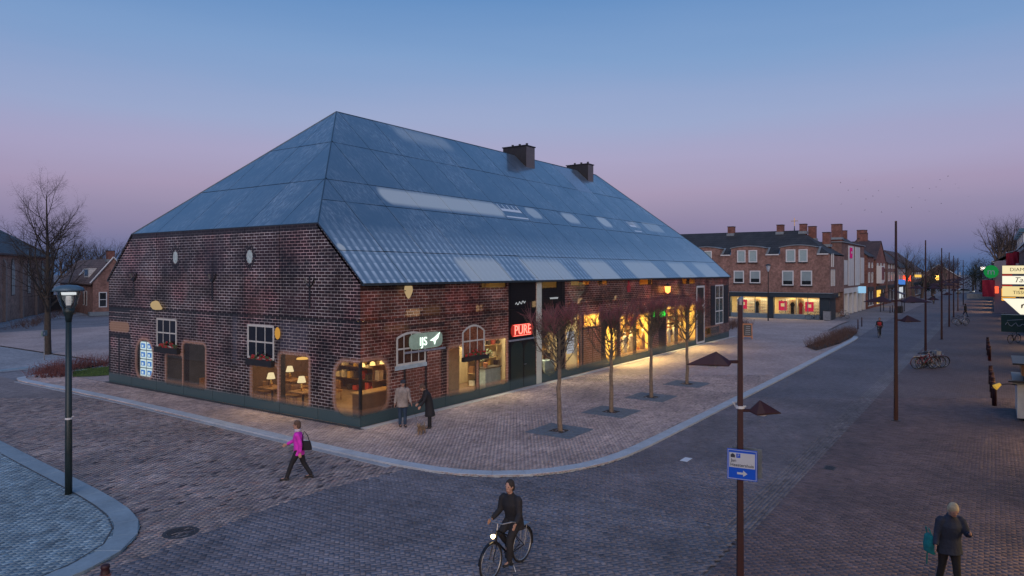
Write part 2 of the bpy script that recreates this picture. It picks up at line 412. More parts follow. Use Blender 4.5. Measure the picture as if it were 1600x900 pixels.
# --- pale worn gutter rows
gut_poly = [(-2.28, -14.6), (400, -14.6), (400, -15.3), (-2.33, -15.3)]
gutter = sheet('gutter', [gut_poly], -.011, groundmat('gutter_far', (.19, .175, .18), (.15, .14, .145), (.08, .075, .08), .2, .1, .25))
P, a = running(-2.2, 26, -15.25, -14.62, .2, .1)
k = inpoly(P, gut_poly) & visible(P, FAR); P, a = P[k], a[k]
pave(gutter, P, a, .2, .1, palette([(.17, .155, .16), (.15, .138, .145), (.19, .175, .178), (.125, .113, .12)], [3, 3, 1.5, 1], .12), 0)
# --- right-hand pavement
side_poly = [(-2.33, -15.3), (400, -15.3), (400, -26), (-40, -26), (-40, -15.4), (-2.3, -15.2)]
side = sheet('pavement', [side_poly], -.011, groundmat('pavement_far', (.145, .115, .12), (.12, .095, .1), (.085, .07, .07), .2, .1, .2))
P, a = running(-10, 28, -26, -15, .2, .1, True)
k = inpoly(P, side_poly) & visible(P, FAR); P, a = P[k], a[k]
pave(side, P, a, .2, .1, palette([(.15, .115, .12), (.135, .103, .108), (.16, .118, .115), (.115, .09, .095)], [4, 4, 2, 1.2], .09), 0)
# --- plaza round the farm, pinkish grey bricks
pk = [tuple(x) for x in resample(KERB, .6)]
plaza_poly = pk + [(58, -6), (68, -5.5), (73.6, -5.5), (73.6, 60), (4, 60), (4, 26)]
plaza = sheet('plaza', [plaza_poly], ZP - .011, groundmat('plaza_far', (.41, .325, .295), (.36, .28, .26), (.26, .21, .2), .22, .075, .2))
P, a = running(-2.6, 24, -10, 24, .22, .075)
k = inpoly(P, plaza_poly) & visible(P, 40) & ~((P[:, 0] > -.25) & (P[:, 1] > -.42))
for (tu) in (3.9, 8.2, 12.4, 17.1): k &= ~((np.abs(P[:, 0] - tu) < .98) & (np.abs(P[:, 1] + 6.5) < .98))
P, a = P[k], a[k]
pave(plaza, P, a, .22, .075, palette([(.41, .325, .295), (.37, .29, .268), (.44, .345, .305), (.32, .25, .235), (.25, .195, .19)], [4, 4, 2.5, 2, .5], .09), ZP)
PALE = mat('pale_granite_kerb', (.40, .44, .47), .7, var=.16, scale=1.5, bmp=.2)
PALE2 = mat('blue_grey_concrete_slab', (.215, .285, .325), .75, var=.16, scale=1.2, bmp=.25)
kerb(plaza, KERB, .42, 1.0, ZP + .012, PALE, 1)
kerb(plaza, [(-2.99, -4.6), (-2.96, -3.1), (-2.89, .9), (-2.73, 5.5), (-2.56, 11.5), (-2.51, 16.3), (-2.63, 21.6), (-2.69, 24)], .2, 1.0, .012, mat('gutter_concrete', (.30, .325, .345), .75, var=.15, scale=1.5), 1, 'gutter_slab')
# --- pavement island round the lamp post
isl_poly = ISL + [(-40, -6), (-40, 30)]
ip = [tuple(x) for x in resample(ISL, .5)]
island = sheet('pavement', [ip + [(-40, -6), (-40, 30)]], ZP - .011, groundmat('island_far', (.17, .245, .28), (.14, .2, .235), (.07, .1, .12), .2, .1, .15))
pth, inner = kerb(island, ISL, .5, 1.0, ZP + .006, PALE2, -1, 'border_slab')
ipoly = [tuple(x) for x in inner] + [(-40, -7), (-40, 30)]
P, a = running(-20, -8, -7, 12, .2, .1)
k = inpoly(P, ipoly) & visible(P, FAR); P, a = P[k], a[k]
pave(island, P, a, .2, .1, palette([(.19, .27, .31), (.17, .24, .28), (.215, .295, .33), (.14, .195, .23)], [4, 3, 2, 1]), ZP)
kerb(island, [tuple(x) for x in inner], .04, 1.0, ZP + .004, mat('border_joint', (.06, .07, .075), .8), -1, 'edging_strip')
# far-left square and its pale line, granite strip at the foot of the long facade
square = sheet('square', [[(-2.2, 29), (4, 29), (4, 60), (60, 120), (60, 200), (-80, 160), (-80, 29)]], -.03, groundmat('square_far', (.30, .31, .33), (.26, .27, .285), (.13, .135, .15), .2, .1, .2))
kerb(square, [(-12, 29.2), (-2.2, 29.4), (4, 29.6)], .8, 1.2, .0, PALE2, 1, 'edge_slab')
kerb(plaza, [(-.1, -.42), (46, -.42)], .3, 1.25, ZP + .02, mat('granite_strip', (.42, .42, .41), .7, var=.15), 1, 'threshold_slab')
kerb(plaza, [(-.26, 19.7), (-.26, -.3)], .22, 1.25, ZP + .004, mat('dark_slot', (.05, .05, .05), .7), 1, 'drain_slot')
# back street beyond the plaza
strt = sheet('side_street', [[(52.9, -8.9), (58, -6.2), (68, -5.7), (74, -5.6), (74, -3.4), (400, -3.4), (400, -8.95), (70, -9.15), (54, -9.6)]], -.024, groundmat('terrace_far', (.24, .225, .23), (.2, .185, .195), (.12, .11, .115), .2, .1, .2))
# tree pits: frames of dark setts round each young tree, soil in the middle
SETT = mat('grey_sett', (.13, .155, .175), .75, var=.3, scale=6)
SOIL = mat('bare_soil', (.05, .035, .025), .95, var=.4, scale=12, bmp=.8)
for tu, lb_ in ((3.9, 'cream post'), (8.2, 'printed brick doors'), (12.4, 'mannequin window'), (17.1, 'white-framed far door')):
    t = thing('tree_pit', 'square of grey setts and soil round the tree before the %s' % lb_, 'tree pit', (tu, -6.5, ZP), 0, 'tree pits in the plaza row')
    for i in range(9):
        for j in range(9):
            if abs(i - 4) < 2 and abs(j - 4) < 2: continue
            s = .212; box('sett', SETT, t, (i - 4) * s - .1, (i - 4) * s + .1, (j - 4) * s - .1, (j - 4) * s + .1, -.03, .004 + rng.normal(0, .002))
    mb = MB(); n = 8
    g = [((i / n - .5) * .62, (j / n - .5) * .62, -.015 + .02 * rng.random()) for j in range(n + 1) for i in range(n + 1)]
    mb.add(g, [(j * (n + 1) + i, j * (n + 1) + i + 1, (j + 1) * (n + 1) + i + 1, (j + 1) * (n + 1) + i) for j in range(n) for i in range(n)]).build('soil', SOIL, t, True)
# manhole, drain, stray paving marks
def manhole(x, y, r, label):
    t = thing('manhole_cover', label, 'manhole', (x, y, 0))
    MB().lathe([(r + .09, -.02), (r + .09, .004), (r, .006), (r, -.01)], n=28).build('ring', mat('cast_iron', (.06, .055, .055), .6, .4, var=.3, scale=9), t)
    mb = MB().lathe([(.001, .0), (r - .01, .0), (r - .01, .002)], n=28, cap=False)
    for k in range(-3, 4): mb.box(-math.sqrt(r * r - (k * .07) ** 2) * .9, math.sqrt(r * r - (k * .07) ** 2) * .9, k * .07 - .012, k * .07 + .012, .001, .007)
    mb.build('lid', MATS['cast_iron'], t)
manhole(-9.7, -4.5, .3, 'round cast iron manhole cover in the mottled brick lane')
t = thing('drain_grate', 'rectangular street drain grate beside the worn gutter', 'drain', (4.5, -15.75, 0))
box('frame', MATS['cast_iron'], t, -.24, .24, -.16, .16, -.02, .004)
for k in range(8): box('bar', DARKMET, t, -.2 + k * .055, -.175 + k * .055, -.12, .12, .0042, .009)
tag(MB().box(-.24, .24, -.12, .12, .001, .0075).build('white_paving_stone', mat('white_concrete', (.62, .65, .68), .7, var=.1)), 'single white paving stone set in the dark street', 'paving stone').location = (2.9, -11.8, 0)

# ================================================================== THE GLASS FARM
FU, FV, EAVE, SL = 45.0, 19.6, 5.69, .9296
WZ = EAVE + SL * 2.45; APEX = EAVE + SL * 9.8
farm = thing('glass_farmhouse', 'huge glass farmhouse printed with old brickwork under a blue glass roof', 'building')

def rbox_group():
    g = bpy.data.node_groups.new('rounded_box', 'ShaderNodeTree')
    for nm, tp in (('P', 'NodeSocketVector'), ('C', 'NodeSocketVector'), ('H', 'NodeSocketVector'), ('R', 'NodeSocketFloat'), ('Soft', 'NodeSocketFloat')):
        g.interface.new_socket(nm, in_out='INPUT', socket_type=tp)
    g.interface.new_socket('Fac', in_out='OUTPUT', socket_type='NodeSocketFloat')
    i = g.nodes.new('NodeGroupInput'); o = g.nodes.new('NodeGroupOutput')
    def vm(op, a, b=None):
        n = g.nodes.new('ShaderNodeVectorMath'); n.operation = op; g.links.new(a, n.inputs[0])
        if b is not None:
            if isinstance(b, tuple): n.inputs[1].default_value = b
            else: g.links.new(b, n.inputs[1])
        return n
    s = vm('SUBTRACT', i.outputs['P'], i.outputs['C']); a = vm('ABSOLUTE', s.outputs[0]); q = vm('SUBTRACT', a.outputs[0], i.outputs['H'])
    m = vm('MAXIMUM', q.outputs[0], (0, 0, 0)); ln = vm('LENGTH', m.outputs[0])
    d = math_(g, 'SUBTRACT', ln.outputs['Value'], i.outputs['R'])
    e = math_(g, 'DIVIDE', d, i.outputs['Soft']); f = math_(g, 'SUBTRACT', .5, e, clamp=True)
    g.links.new(f, o.inputs[0]); return g
RB = rbox_group()
def rbox(n, P, x0, x1, z0, z1, r, soft, grow=0.0):
    o = n.nodes.new('ShaderNodeGroup'); o.node_tree = RB; n.links.new(P, o.inputs['P'])
    r = min(r, (x1 - x0) / 2, (z1 - z0) / 2)
    o.inputs['C'].default_value = ((x0 + x1) / 2, (z0 + z1) / 2, 0); o.inputs['H'].default_value = ((x1 - x0) / 2 - r, (z1 - z0) / 2 - r, 0)
    o.inputs['R'].default_value = r + grow; o.inputs['Soft'].default_value = soft
    return o.outputs[0]

# what is printed on the glass, plus two painted glow patches: (x0, x1, z0, z1, corner radius, softness[, colour, amount])
A_CLEAR = [(-.6, 1.45, .36, 2.5, .62, .10), (5.05, 6.84, .44, 2.0, .18, .08), (3.03, 4.9, .44, 2.56, .2, .08), (12.36, 13.8, .42, 1.93, .14, .08), (10.42, 12.3, .42, 2.58, .2, .08), (15.1, 16.67, .45, 2.5, .72, .12)]
B_CLEAR = [(-.6, 1.46, .46, 2.55, .62, .10), (5.22, 7.3, .42, 2.62, .2, .12), (7.4, 9.7, .42, 2.72, .12, .10), (12.98, 14.65, .3, 2.72, .8, .12), (15.5, 17.28, .35, 3.4, .3, .2), (17.6, 19.75, 2.72, 3.42, .15, .15), (20.4, 22.05, .28, 2.68, .8, .12),
           (22.55, 27.3, .42, 3.1, .2, .1), (30.3, 36.3, .42, 3.35, .2, .12), (38.6, 42.4, .4, 1.25, .15, .1),
           (7.65, 9.7, 5.22, 5.56, .06, .08), (12.55, 14.55, 5.12, 5.56, .06, .06), (16.1, 18.3, 5.2, 5.56, .05, .1), (19.4, 20.6, 5.2, 5.56, .1, .2), (25.4, 27.7, 5.1, 5.5, .05, .06), (33.4, 36.2, 5.05, 5.5, .05, .06)]
DK = (.012, .013, .016); TIM = (.016, .022, .026)
A_PRINT = [(0, 19.6, 7.72, 8.2, .02, .06, DK, 1), (-.2, 17.3, 4.0, 4.14, .02, .05, TIM, .7), (-.2, 17.3, 3.86, 3.93, .02, .04, TIM, .5), (17.35, 19.6, 3.86, 4.1, .02, .04, TIM, .9), (17.35, 19.6, 3.62, 3.78, .02, .04, TIM, .8), (17.35, 19.6, 3.45, 3.55, .02, .04, TIM, .8),
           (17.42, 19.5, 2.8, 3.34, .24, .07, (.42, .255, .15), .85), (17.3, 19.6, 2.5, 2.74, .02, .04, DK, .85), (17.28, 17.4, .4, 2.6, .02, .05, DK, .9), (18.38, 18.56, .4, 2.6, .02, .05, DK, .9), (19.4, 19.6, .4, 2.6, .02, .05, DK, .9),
           (3.1, 4.9, 2.7, 3.86, .1, .3, (.085, .085, .12), .55), (13.6, 14.6, 6.4, 7.4, .02, .1, (.05, .018, .02), .7), (5.4, 6.5, 6.4, 7.5, .02, .1, (.04, .016, .02), .7), (9.0, 10.4, 5.6, 7.5, .05, .2, (.03, .022, .032), .6), (2.6, 4.6, 4.3, 5.0, .1, .4, (.06, .02, .03), .5),
           (6.0, 7.1, 4.0, 4.9, .03, .1, (.13, .07, .055), .4), (11.9, 12.1, 4.5, 6.0, .05, .1, (.14, .1, .09), .3), (7.9, 8.25, 1.9, 4.0, .1, .2, (.07, .075, .1), .6)]
B_PRINT = [(-.1, 5.0, 5.27, 5.7, .02, .06, DK, .95), (5.0, 45, 5.5, 5.7, .02, .1, DK, .7), (-.2, 9.8, 4.0, 4.07, .02, .05, TIM, .6), (5.0, 9.75, 4.55, 4.66, .02, .04, TIM, .7), (5.0, 9.75, 3.82, 3.96, .02, .05, TIM, .75), (2.4, 4.95, 3.62, 3.8, .02, .05, TIM, .8),
           (9.84, 12.36, -.5, 5.7, .02, .04, DK, .99), (12.9, 15.4, -.5, 5.7, .02, .04, DK, .97), (10.08, 11.16, .35, 2.42, .4, .1, (.022, .042, .036), .95), (11.28, 12.3, .35, 2.36, .4, .1, (.022, .042, .036), .95),
           (2.48, 3.62, .3, 2.55, .02, .06, (.30, .13, .09), .45), (3.8, 4.72, .3, 2.5, .02, .06, (.30, .13, .09), .45), (2.36, 2.5, .1, 2.6, .02, .05, TIM, .9), (3.64, 3.8, .1, 2.6, .02, .05, TIM, .95), (4.72, 5.1, .1, 2.62, .02, .05, TIM, .7),
           (6.0, 8.05, 3.5, 3.8, .15, .1, DK, .75), (15.45, 15.55, 0, 3.5, .02, .05, DK, .5), (17.38, 19.95, 2.58, 2.72, .02, .05, TIM, .95), (17.36, 17.56, 0, 3.5, .02, .05, TIM, .9), (18.6, 18.76, 0, 2.6, .02, .05, TIM, .95), (19.8, 19.98, 0, 3.5, .02, .05, TIM, .9),
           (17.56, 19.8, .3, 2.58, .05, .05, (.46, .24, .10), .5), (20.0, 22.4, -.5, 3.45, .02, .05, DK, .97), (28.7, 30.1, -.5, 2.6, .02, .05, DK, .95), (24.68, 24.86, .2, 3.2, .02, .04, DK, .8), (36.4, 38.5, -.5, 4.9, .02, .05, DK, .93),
           (39.8, 44.8, 1.35, 4.9, .05, .2, (.09, .05, .05), .4), (15.4, 24, 4.25, 4.4, .05, .1, TIM, .6), (23, 26.5, 3.9, 4.9, .3, .6, (.02, .02, .025), .6), (28, 34, 3.8, 4.3, .2, .3, (.03, .03, .05), .6), (3.6, 4.6, 4.2, 4.5, .1, .3, (.5, .28, .1), .35), (1.3, 2.6, 3.6, 3.8, .1, .3, (.45, .26, .1), .35)]  # last two orange patches are a warm glow put into the print colour
def facade_mat(name, x0, x1, clears, prints, c1, c2, cm, lite):
    m, n, out = newmat(name); v, s = wallvec(n)
    jit = n.nodes.new('ShaderNodeTexNoise'); jit.inputs['Scale'].default_value = 9; n.links.new(v, jit.inputs['Vector'])
    js = n.nodes.new('ShaderNodeVectorMath'); js.operation = 'MULTIPLY_ADD'; n.links.new(jit.outputs['Color'], js.inputs[0]); js.inputs[1].default_value = (.09, .09, 0)
    off = n.nodes.new('ShaderNodeVectorMath'); off.operation = 'SUBTRACT'; n.links.new(v, off.inputs[0]); off.inputs[1].default_value = (.045, .045, 0)
    n.links.new(off.outputs[0], js.inputs[2]); P = js.outputs[0]
    t = bricktex(n, v, .37, .128, .013, c1, c2, cm, -.1); t.inputs['Mortar Smooth'].default_value = .35
    big = mapr(n, noise(n, .55, 5, v, .65), .32, .68, .28, 1.75); mid = mapr(n, noise(n, 2.6, 3, v), .3, .7, .7, 1.3); fin = mapr(n, noise(n, 16, 2, v), .3, .7, .7, 1.3)
    k = math_(n, 'MULTIPLY', math_(n, 'MULTIPLY', big, mid), fin)
    vm = n.nodes.new('ShaderNodeVectorMath'); vm.operation = 'SCALE'; n.links.new(t.outputs[0], vm.inputs[0]); n.links.new(k, vm.inputs['Scale'])
    red = mapr(n, noise(n, .33, 4, v, .6), .48, .66, 0, .6); n.nodes[-1].clamp = True
    col = mixc(n, red, vm.outputs[0], (1.5, .72, .74), 'MULTIPLY'); clear = None
    cs = [c for c in clears if c[1] > x0 - .3 and c[0] < x1 + .3]
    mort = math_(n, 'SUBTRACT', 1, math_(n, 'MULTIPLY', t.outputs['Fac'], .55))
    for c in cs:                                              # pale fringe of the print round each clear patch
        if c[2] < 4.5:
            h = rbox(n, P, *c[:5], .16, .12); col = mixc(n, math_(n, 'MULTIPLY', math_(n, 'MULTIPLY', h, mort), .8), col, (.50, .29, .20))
    for p in prints:
        if p[1] < x0 - .1 or p[0] > x1 + .1: continue
        f = rbox(n, v, *p[:6]); am = math_(n, 'MULTIPLY', f, p[7])
        if p[7] < .8: am = math_(n, 'MULTIPLY', am, mort)
        col = mixc(n, am, col, p[6])
    z = s.outputs[2]
    pl = mapr(n, z, .62, .46, 0, 1)                           # the print stops at the plinth, plain dark glass below
    n.nodes[-1].clamp = True
    col = mixc(n, pl, col, (.062, .108, .118))
    for c in cs:
        f = rbox(n, P, *c[:6]); clear = f if clear is None else math_(n, 'MAXIMUM', clear, f)
    b = n.nodes.new('ShaderNodeBsdfPrincipled'); n.links.new(col, b.inputs['Base Color']); b.inputs['Roughness'].default_value = .38; b.inputs['Specular IOR Level'].default_value = .2
    b.inputs['Coat Weight'].default_value = .45; b.inputs['Coat Roughness'].default_value = .02
    tr = n.nodes.new('ShaderNodeBsdfTranslucent'); n.links.new(col, tr.inputs[0])
    mx = n.nodes.new('ShaderNodeMixShader'); mx.inputs[0].default_value = lite; n.links.new(b.outputs[0], mx.inputs[1]); n.links.new(tr.outputs[0], mx.inputs[2])
    last = mx.outputs[0]
    if clear is not None:
        low = mapr(n, z, .42, .75, .35, .96); n.nodes[-1].clamp = True
        fac = math_(n, 'MULTIPLY', clear, low)
        tp = n.nodes.new('ShaderNodeBsdfTransparent'); tp.inputs[0].default_value = (.93, .95, .93, 1)
        gl = n.nodes.new('ShaderNodeBsdfGlossy'); gl.inputs['Roughness'].default_value = .02
        g = n.nodes.new('ShaderNodeMixShader'); n.links.new(schlick(n, .035, .8), g.inputs[0]); n.links.new(tp.outputs[0], g.inputs[1]); n.links.new(gl.outputs[0], g.inputs[2])
        f2 = n.nodes.new('ShaderNodeMixShader'); n.links.new(fac, f2.inputs[0]); n.links.new(last, f2.inputs[1]); n.links.new(g.outputs[0], f2.inputs[2]); last = f2.outputs[0]
    n.links.new(last, out.inputs[0]); return m
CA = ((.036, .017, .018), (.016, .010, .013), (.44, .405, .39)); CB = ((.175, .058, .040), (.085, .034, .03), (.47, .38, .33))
PLAIN = {}
def panel3(poly, o, ex, ez, nrm, th=.03):
    """polygon in facade coordinates -> slab; outer face in the plane"""
    o, ex, ez, nrm = map(lambda q: np.array(q, float), (o, ex, ez, nrm))
    pts = [o + ex * p[0] + ez * p[1] for p in poly]
    mb = MB(); mb.prism(pts, -nrm * th); return mb
gable = [(0, ZP), (FV, ZP), (FV, EAVE), (FV - 2.45, WZ), (2.45, WZ), (0, EAVE)]
long_ = [(0, ZP), (FU, ZP), (FU, EAVE), (0, EAVE)]
def facade(poly, ncol, width, o, ex, nrm, clears, prints, cols, lite, front):
    for i in range(ncol):
        x0, x1 = i * width, (i + 1) * width
        if front: m = facade_mat('printed_glass', x0, x1, clears, prints, *cols, lite)
        else:
            m = PLAIN.setdefault(cols, None) or facade_mat('printed_glass_plain', 500, 501, [], [], *cols, 0.02); PLAIN[cols] = m
        for z0, z1 in ((-1, 4.1), (4.1, 20)):
            p = cliprect(poly, x0 + .013, x1 - .013, z0 + .012, z1 - .012)
            if len(p) > 2 and area(p) > .02: panel3(p, o, ex, (0, 0, 1), nrm).build('glass_panel', m, farm)
        if 0 < i: # slim dark mullion behind each joint
            top = EAVE if ncol > 9 else min(WZ, EAVE + SL * min(x0, FV - x0)) - .06
            a_ = np.array(o) + np.array(ex) * x0 - np.array(nrm) * .16
            hx, hy = (.03, .12) if ncol > 9 else (.12, .03)
            box('mullion', DARKMET, farm, a_[0] - hx, a_[0] + hx, a_[1] - hy, a_[1] + hy, ZP, top - .05)
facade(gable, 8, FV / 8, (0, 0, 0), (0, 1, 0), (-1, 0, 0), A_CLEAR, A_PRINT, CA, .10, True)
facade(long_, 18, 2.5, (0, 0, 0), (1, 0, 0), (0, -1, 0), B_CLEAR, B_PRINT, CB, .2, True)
facade(gable, 8, FV / 8, (FU, 0, 0), (0, 1, 0), (1, 0, 0), [], [], CA, 0, False)
facade(long_, 18, 2.5, (0, FV, 0), (1, 0, 0), (0, 1, 0), [], [], CB, 0, False)
for x0_, x1_, y0_, y1_ in ((.05, .14, .3, FV - .3), (.3, FU - .3, .05, .14)): box('transom', DARKMET, farm, x0_, x1_, y0_, y1_, 4.03, 4.17)  # bars added unseen behind the joints to stop interior light leaking out
for x, y in ((.06, .06), (FU - .06, .06), (.06, FV - .06), (FU - .06, FV - .06)):
    box('corner_post', DARKMET, farm, x - .05, x + .05, y - .05, y + .05, ZP, EAVE - .1)

# ---- roof
def roof_mat(name, lights, tiles):
    m, n, out = newmat(name); p = pos(n); s = n.nodes.new('ShaderNodeSeparateXYZ'); n.links.new(p, s.inputs[0])
    mp = n.nodes.new('ShaderNodeMapping'); mp.inputs['Scale'].default_value = (11, 2.4, 2.4) if tiles else (2.4, 11, 2.4); n.links.new(p, mp.inputs['Vector'])
    oi = n.nodes.new('ShaderNodeObjectInfo')
    th = noise(n, 1, 5, mp.outputs[0], .72); big = noise(n, .5, 4, p)
    sp = mapr(n, th, .46, .66, 0, 1); n.nodes[-1].clamp = True
    sp = math_(n, 'MULTIPLY', sp, mapr(n, big, .38, .62, .12, 1)); sp = math_(n, 'MULTIPLY', sp, mapr(n, oi.outputs['Random'], 0, 1, .35, 1.1))
    col = mixc(n, sp, (.046, .078, .118), (.27, .33, .375))
    low = None
    if tiles:                                                  # pantile rows printed on the lowest two rows
        low = mapr(n, s.outputs[1], 2.6, 1.1, 0, 1); n.nodes[-1].clamp = True
        wv = math_(n, 'SINE', math_(n, 'MULTIPLY', math_(n, 'ADD', s.outputs[0], math_(n, 'MULTIPLY', s.outputs[1], -.12)), 2 * math.pi / .42))
        wv2 = math_(n, 'FRACT', math_(n, 'MULTIPLY', s.outputs[1], 1 / .36))
        st = math_(n, 'MULTIPLY', mapr(n, wv, -.2, .9, 0, 1), mapr(n, wv2, 0, 1, .35, 1.0))
        fade = mapr(n, s.outputs[0], 6, 30, 1, .25); n.nodes[-1].clamp = True
        st = math_(n, 'MULTIPLY', math_(n, 'MULTIPLY', st, low), fade, clamp=True)
        col = mixc(n, math_(n, 'MULTIPLY', low, .6), col, (.15, .225, .285)); col = mixc(n, math_(n, 'MULTIPLY', st, .9), col, (.52, .62, .68))
    c = n.nodes.new('ShaderNodeCombineXYZ'); n.links.new(s.outputs[0], c.inputs[0]); n.links.new(s.outputs[1], c.inputs[1])
    rough = .22
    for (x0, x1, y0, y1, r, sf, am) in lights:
        f = rbox(n, c.outputs[0], x0, x1, y0, y1, r, sf); col = mixc(n, math_(n, 'MULTIPLY', f, am), col, (.50, .54, .49))  # pale colour painted in for clear patches lit from inside
    b = bsdf(n, out, .28, 0, .6); n.links.new(col, b.inputs['Base Color']); b.inputs['Coat Weight'].default_value = .7; b.inputs['Coat Roughness'].default_value = .06; b.inputs['Coat IOR'].default_value = 1.7
    return m
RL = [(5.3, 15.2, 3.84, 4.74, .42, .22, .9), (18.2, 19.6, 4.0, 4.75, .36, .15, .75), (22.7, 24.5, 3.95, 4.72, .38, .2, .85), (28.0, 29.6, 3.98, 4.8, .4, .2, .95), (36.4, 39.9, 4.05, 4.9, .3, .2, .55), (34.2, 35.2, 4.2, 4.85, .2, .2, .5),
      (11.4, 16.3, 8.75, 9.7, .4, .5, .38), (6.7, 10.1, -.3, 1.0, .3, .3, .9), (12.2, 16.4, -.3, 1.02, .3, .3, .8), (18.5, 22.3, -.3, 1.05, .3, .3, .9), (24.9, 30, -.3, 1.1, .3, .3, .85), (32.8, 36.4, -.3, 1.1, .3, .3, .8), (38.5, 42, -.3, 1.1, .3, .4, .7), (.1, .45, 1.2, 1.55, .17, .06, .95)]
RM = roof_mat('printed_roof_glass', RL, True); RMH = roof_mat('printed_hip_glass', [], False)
OV = .14
rows_z = [14.9, 12.5, 10.18, 9.09, 6.85, 5.0]
def roofface(poly, lift, nrm, xs, ys, m, skip=None):
    nrm = np.array(nrm, float); nrm /= np.linalg.norm(nrm)
    for i in range(len(xs) - 1):
        for j in range(len(ys) - 1):
            p = cliprect(poly, xs[i] + .017, xs[i + 1] - .017, ys[j] + .015, ys[j + 1] - .015)
            if len(p) < 3 or area(p) < .03: continue
            if skip and skip(xs[i], ys[j]): continue
            cx, cy = np.mean([q[0] for q in p]), np.mean([q[1] for q in p])
            tl = rng.normal(0, .0022, 2)                        # panes never lie in quite one plane
            pts = [np.array((q[0], q[1], lift(*q) + (q[0] - cx) * tl[0] + (q[1] - cy) * tl[1])) for q in p]
            MB().prism(pts, -nrm * .03).build('roof_panel', m, farm)
    pts = [np.array((q[0], q[1], lift(*q))) - nrm * .06 for q in poly]
    MB().prism(pts, -nrm * .08).build('roof_deck', DARKMET, farm)
longroof = [(0, -OV), (FU, -OV), (FU, 2.45), (FU - 7.35, 9.8), (7.35, 9.8), (0, 2.45)]
xs = [i * 2.5 for i in range(19)]; ys = sorted([(z - EAVE) / SL for z in rows_z])
LOUV = lambda x, y: x == 30.0 and y > 7
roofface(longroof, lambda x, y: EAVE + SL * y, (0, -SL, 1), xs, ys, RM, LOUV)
back = [(x, FV - y) for x, y in longroof][::-1]
roofface(back, lambda x, y: EAVE + SL * (FV - y), (0, SL, 1), xs, sorted([FV - y for y in ys]), RMH)
hip = [(0, 2.45), (7.35, 9.8), (0, FV - 2.45)]
hz = sorted([(z - WZ) / SL for z in (12.5, 10.18)] + [-1, 20])
roofface(hip, lambda x, y: WZ + SL * x, (-SL, 0, 1), hz, [i * 2.45 for i in range(9)], RMH)
roofface([(FU - x, y) for x, y in hip][::-1], lambda x, y: WZ + SL * (FU - x), (SL, 0, 1), sorted([FU - h for h in hz]), [i * 2.45 for i in range(9)], RMH)
# louvred bay by the second chimney
box_n = np.array((0, -SL, 1.)) / math.hypot(SL, 1)
lb = MB().prism([(30.0, 7.3, EAVE + SL * 7.3 - .04), (32.5, 7.3, EAVE + SL * 7.3 - .04), (32.5, 9.75, EAVE + SL * 9.75 - .04), (30.0, 9.75, EAVE + SL * 9.75 - .04)], (0, 0, -.01)).build('louvre_bay', DARKMET, farm)
for k in range(16):
    y = 7.36 + k * .148
    MB().prism([(30.02, y, EAVE + SL * y - .02), (32.48, y, EAVE + SL * y - .02), (32.48, y + .11, EAVE + SL * (y + .11) + .03), (30.02, y + .11, EAVE + SL * (y + .11) + .03)], (0, 0, -.02)).build('louvre_blade', mat('louvre_metal', (.26, .36, .45), .35, .5, var=.15), lb)
# ridge and hip cappings, eaves gutter, verge strips
TRIM = mat('dark_roof_trim', (.045, .07, .09), .35, .5, var=.2)
for p, q in (((7.35, 9.8, APEX), (FU - 7.35, 9.8, APEX)), ((0, 2.45, WZ), (7.35, 9.8, APEX)), ((0, FV - 2.45, WZ), (7.35, 9.8, APEX)), ((FU, 2.45, WZ), (FU - 7.35, 9.8, APEX)), ((FU, FV - 2.45, WZ), (FU - 7.35, 9.8, APEX)),
             ((0, -OV, EAVE - OV * SL), (0, 2.45, WZ)), ((0, FV + OV, EAVE - OV * SL), (0, FV - 2.45, WZ)), ((0, 2.45, WZ), (0, FV - 2.45, WZ)), ((FU, -OV, EAVE - OV * SL), (FU, 2.45, WZ))):
    MB().tube([p, q], .028, 6).build('capping', TRIM, farm)
for y0, y1 in ((-OV - .06, -OV + .03), (FV + OV - .03, FV + OV + .06)):
    box('eaves_trim', TRIM, farm, 0, FU, y0, y1, EAVE - OV * SL - .1, EAVE - OV * SL - .015)
box('soffit', DARKMET, farm, .02, FU - .02, -OV + .03, -.02, EAVE - .2, EAVE - .16)
box('wolf_soffit', BLACK, farm, .02, .2, 2.5, FV - 2.5, WZ - .2, WZ - .12)
for ux, un, top in ((24.6, 25.8, 15.4), (34.2, 35.2, 15.25)):
    c = box('chimney', mat('chimney_panel', (.028, .026, .027), .5, .2, var=.25), farm, ux, un, 8.75, 10.85, 13.0, top)
    box('cap', DARKMET, c, ux - .06, un + .06, 8.69, 10.91, top, top + .07)
    for k in range(3): MB().lathe([(.09, top + .07), (.09, top + .28), (.11, top + .3)], (ux + .65, 9.1 + k * .65, 0), 8).build('flue', DARKMET, c)
    for k in range(1, 4): box('panel_joint', BLACK, c, ux - .004, ux + .01, 8.75 + k * .525 - .01, 8.75 + k * .525 + .01, 13.4, top)
    box('side_sheet', mat('chimney_sheet', (.13, .115, .115), .45, .2, var=.15), c, ux + .03, un - .03, 8.738, 8.752, 13.2, top - .03)
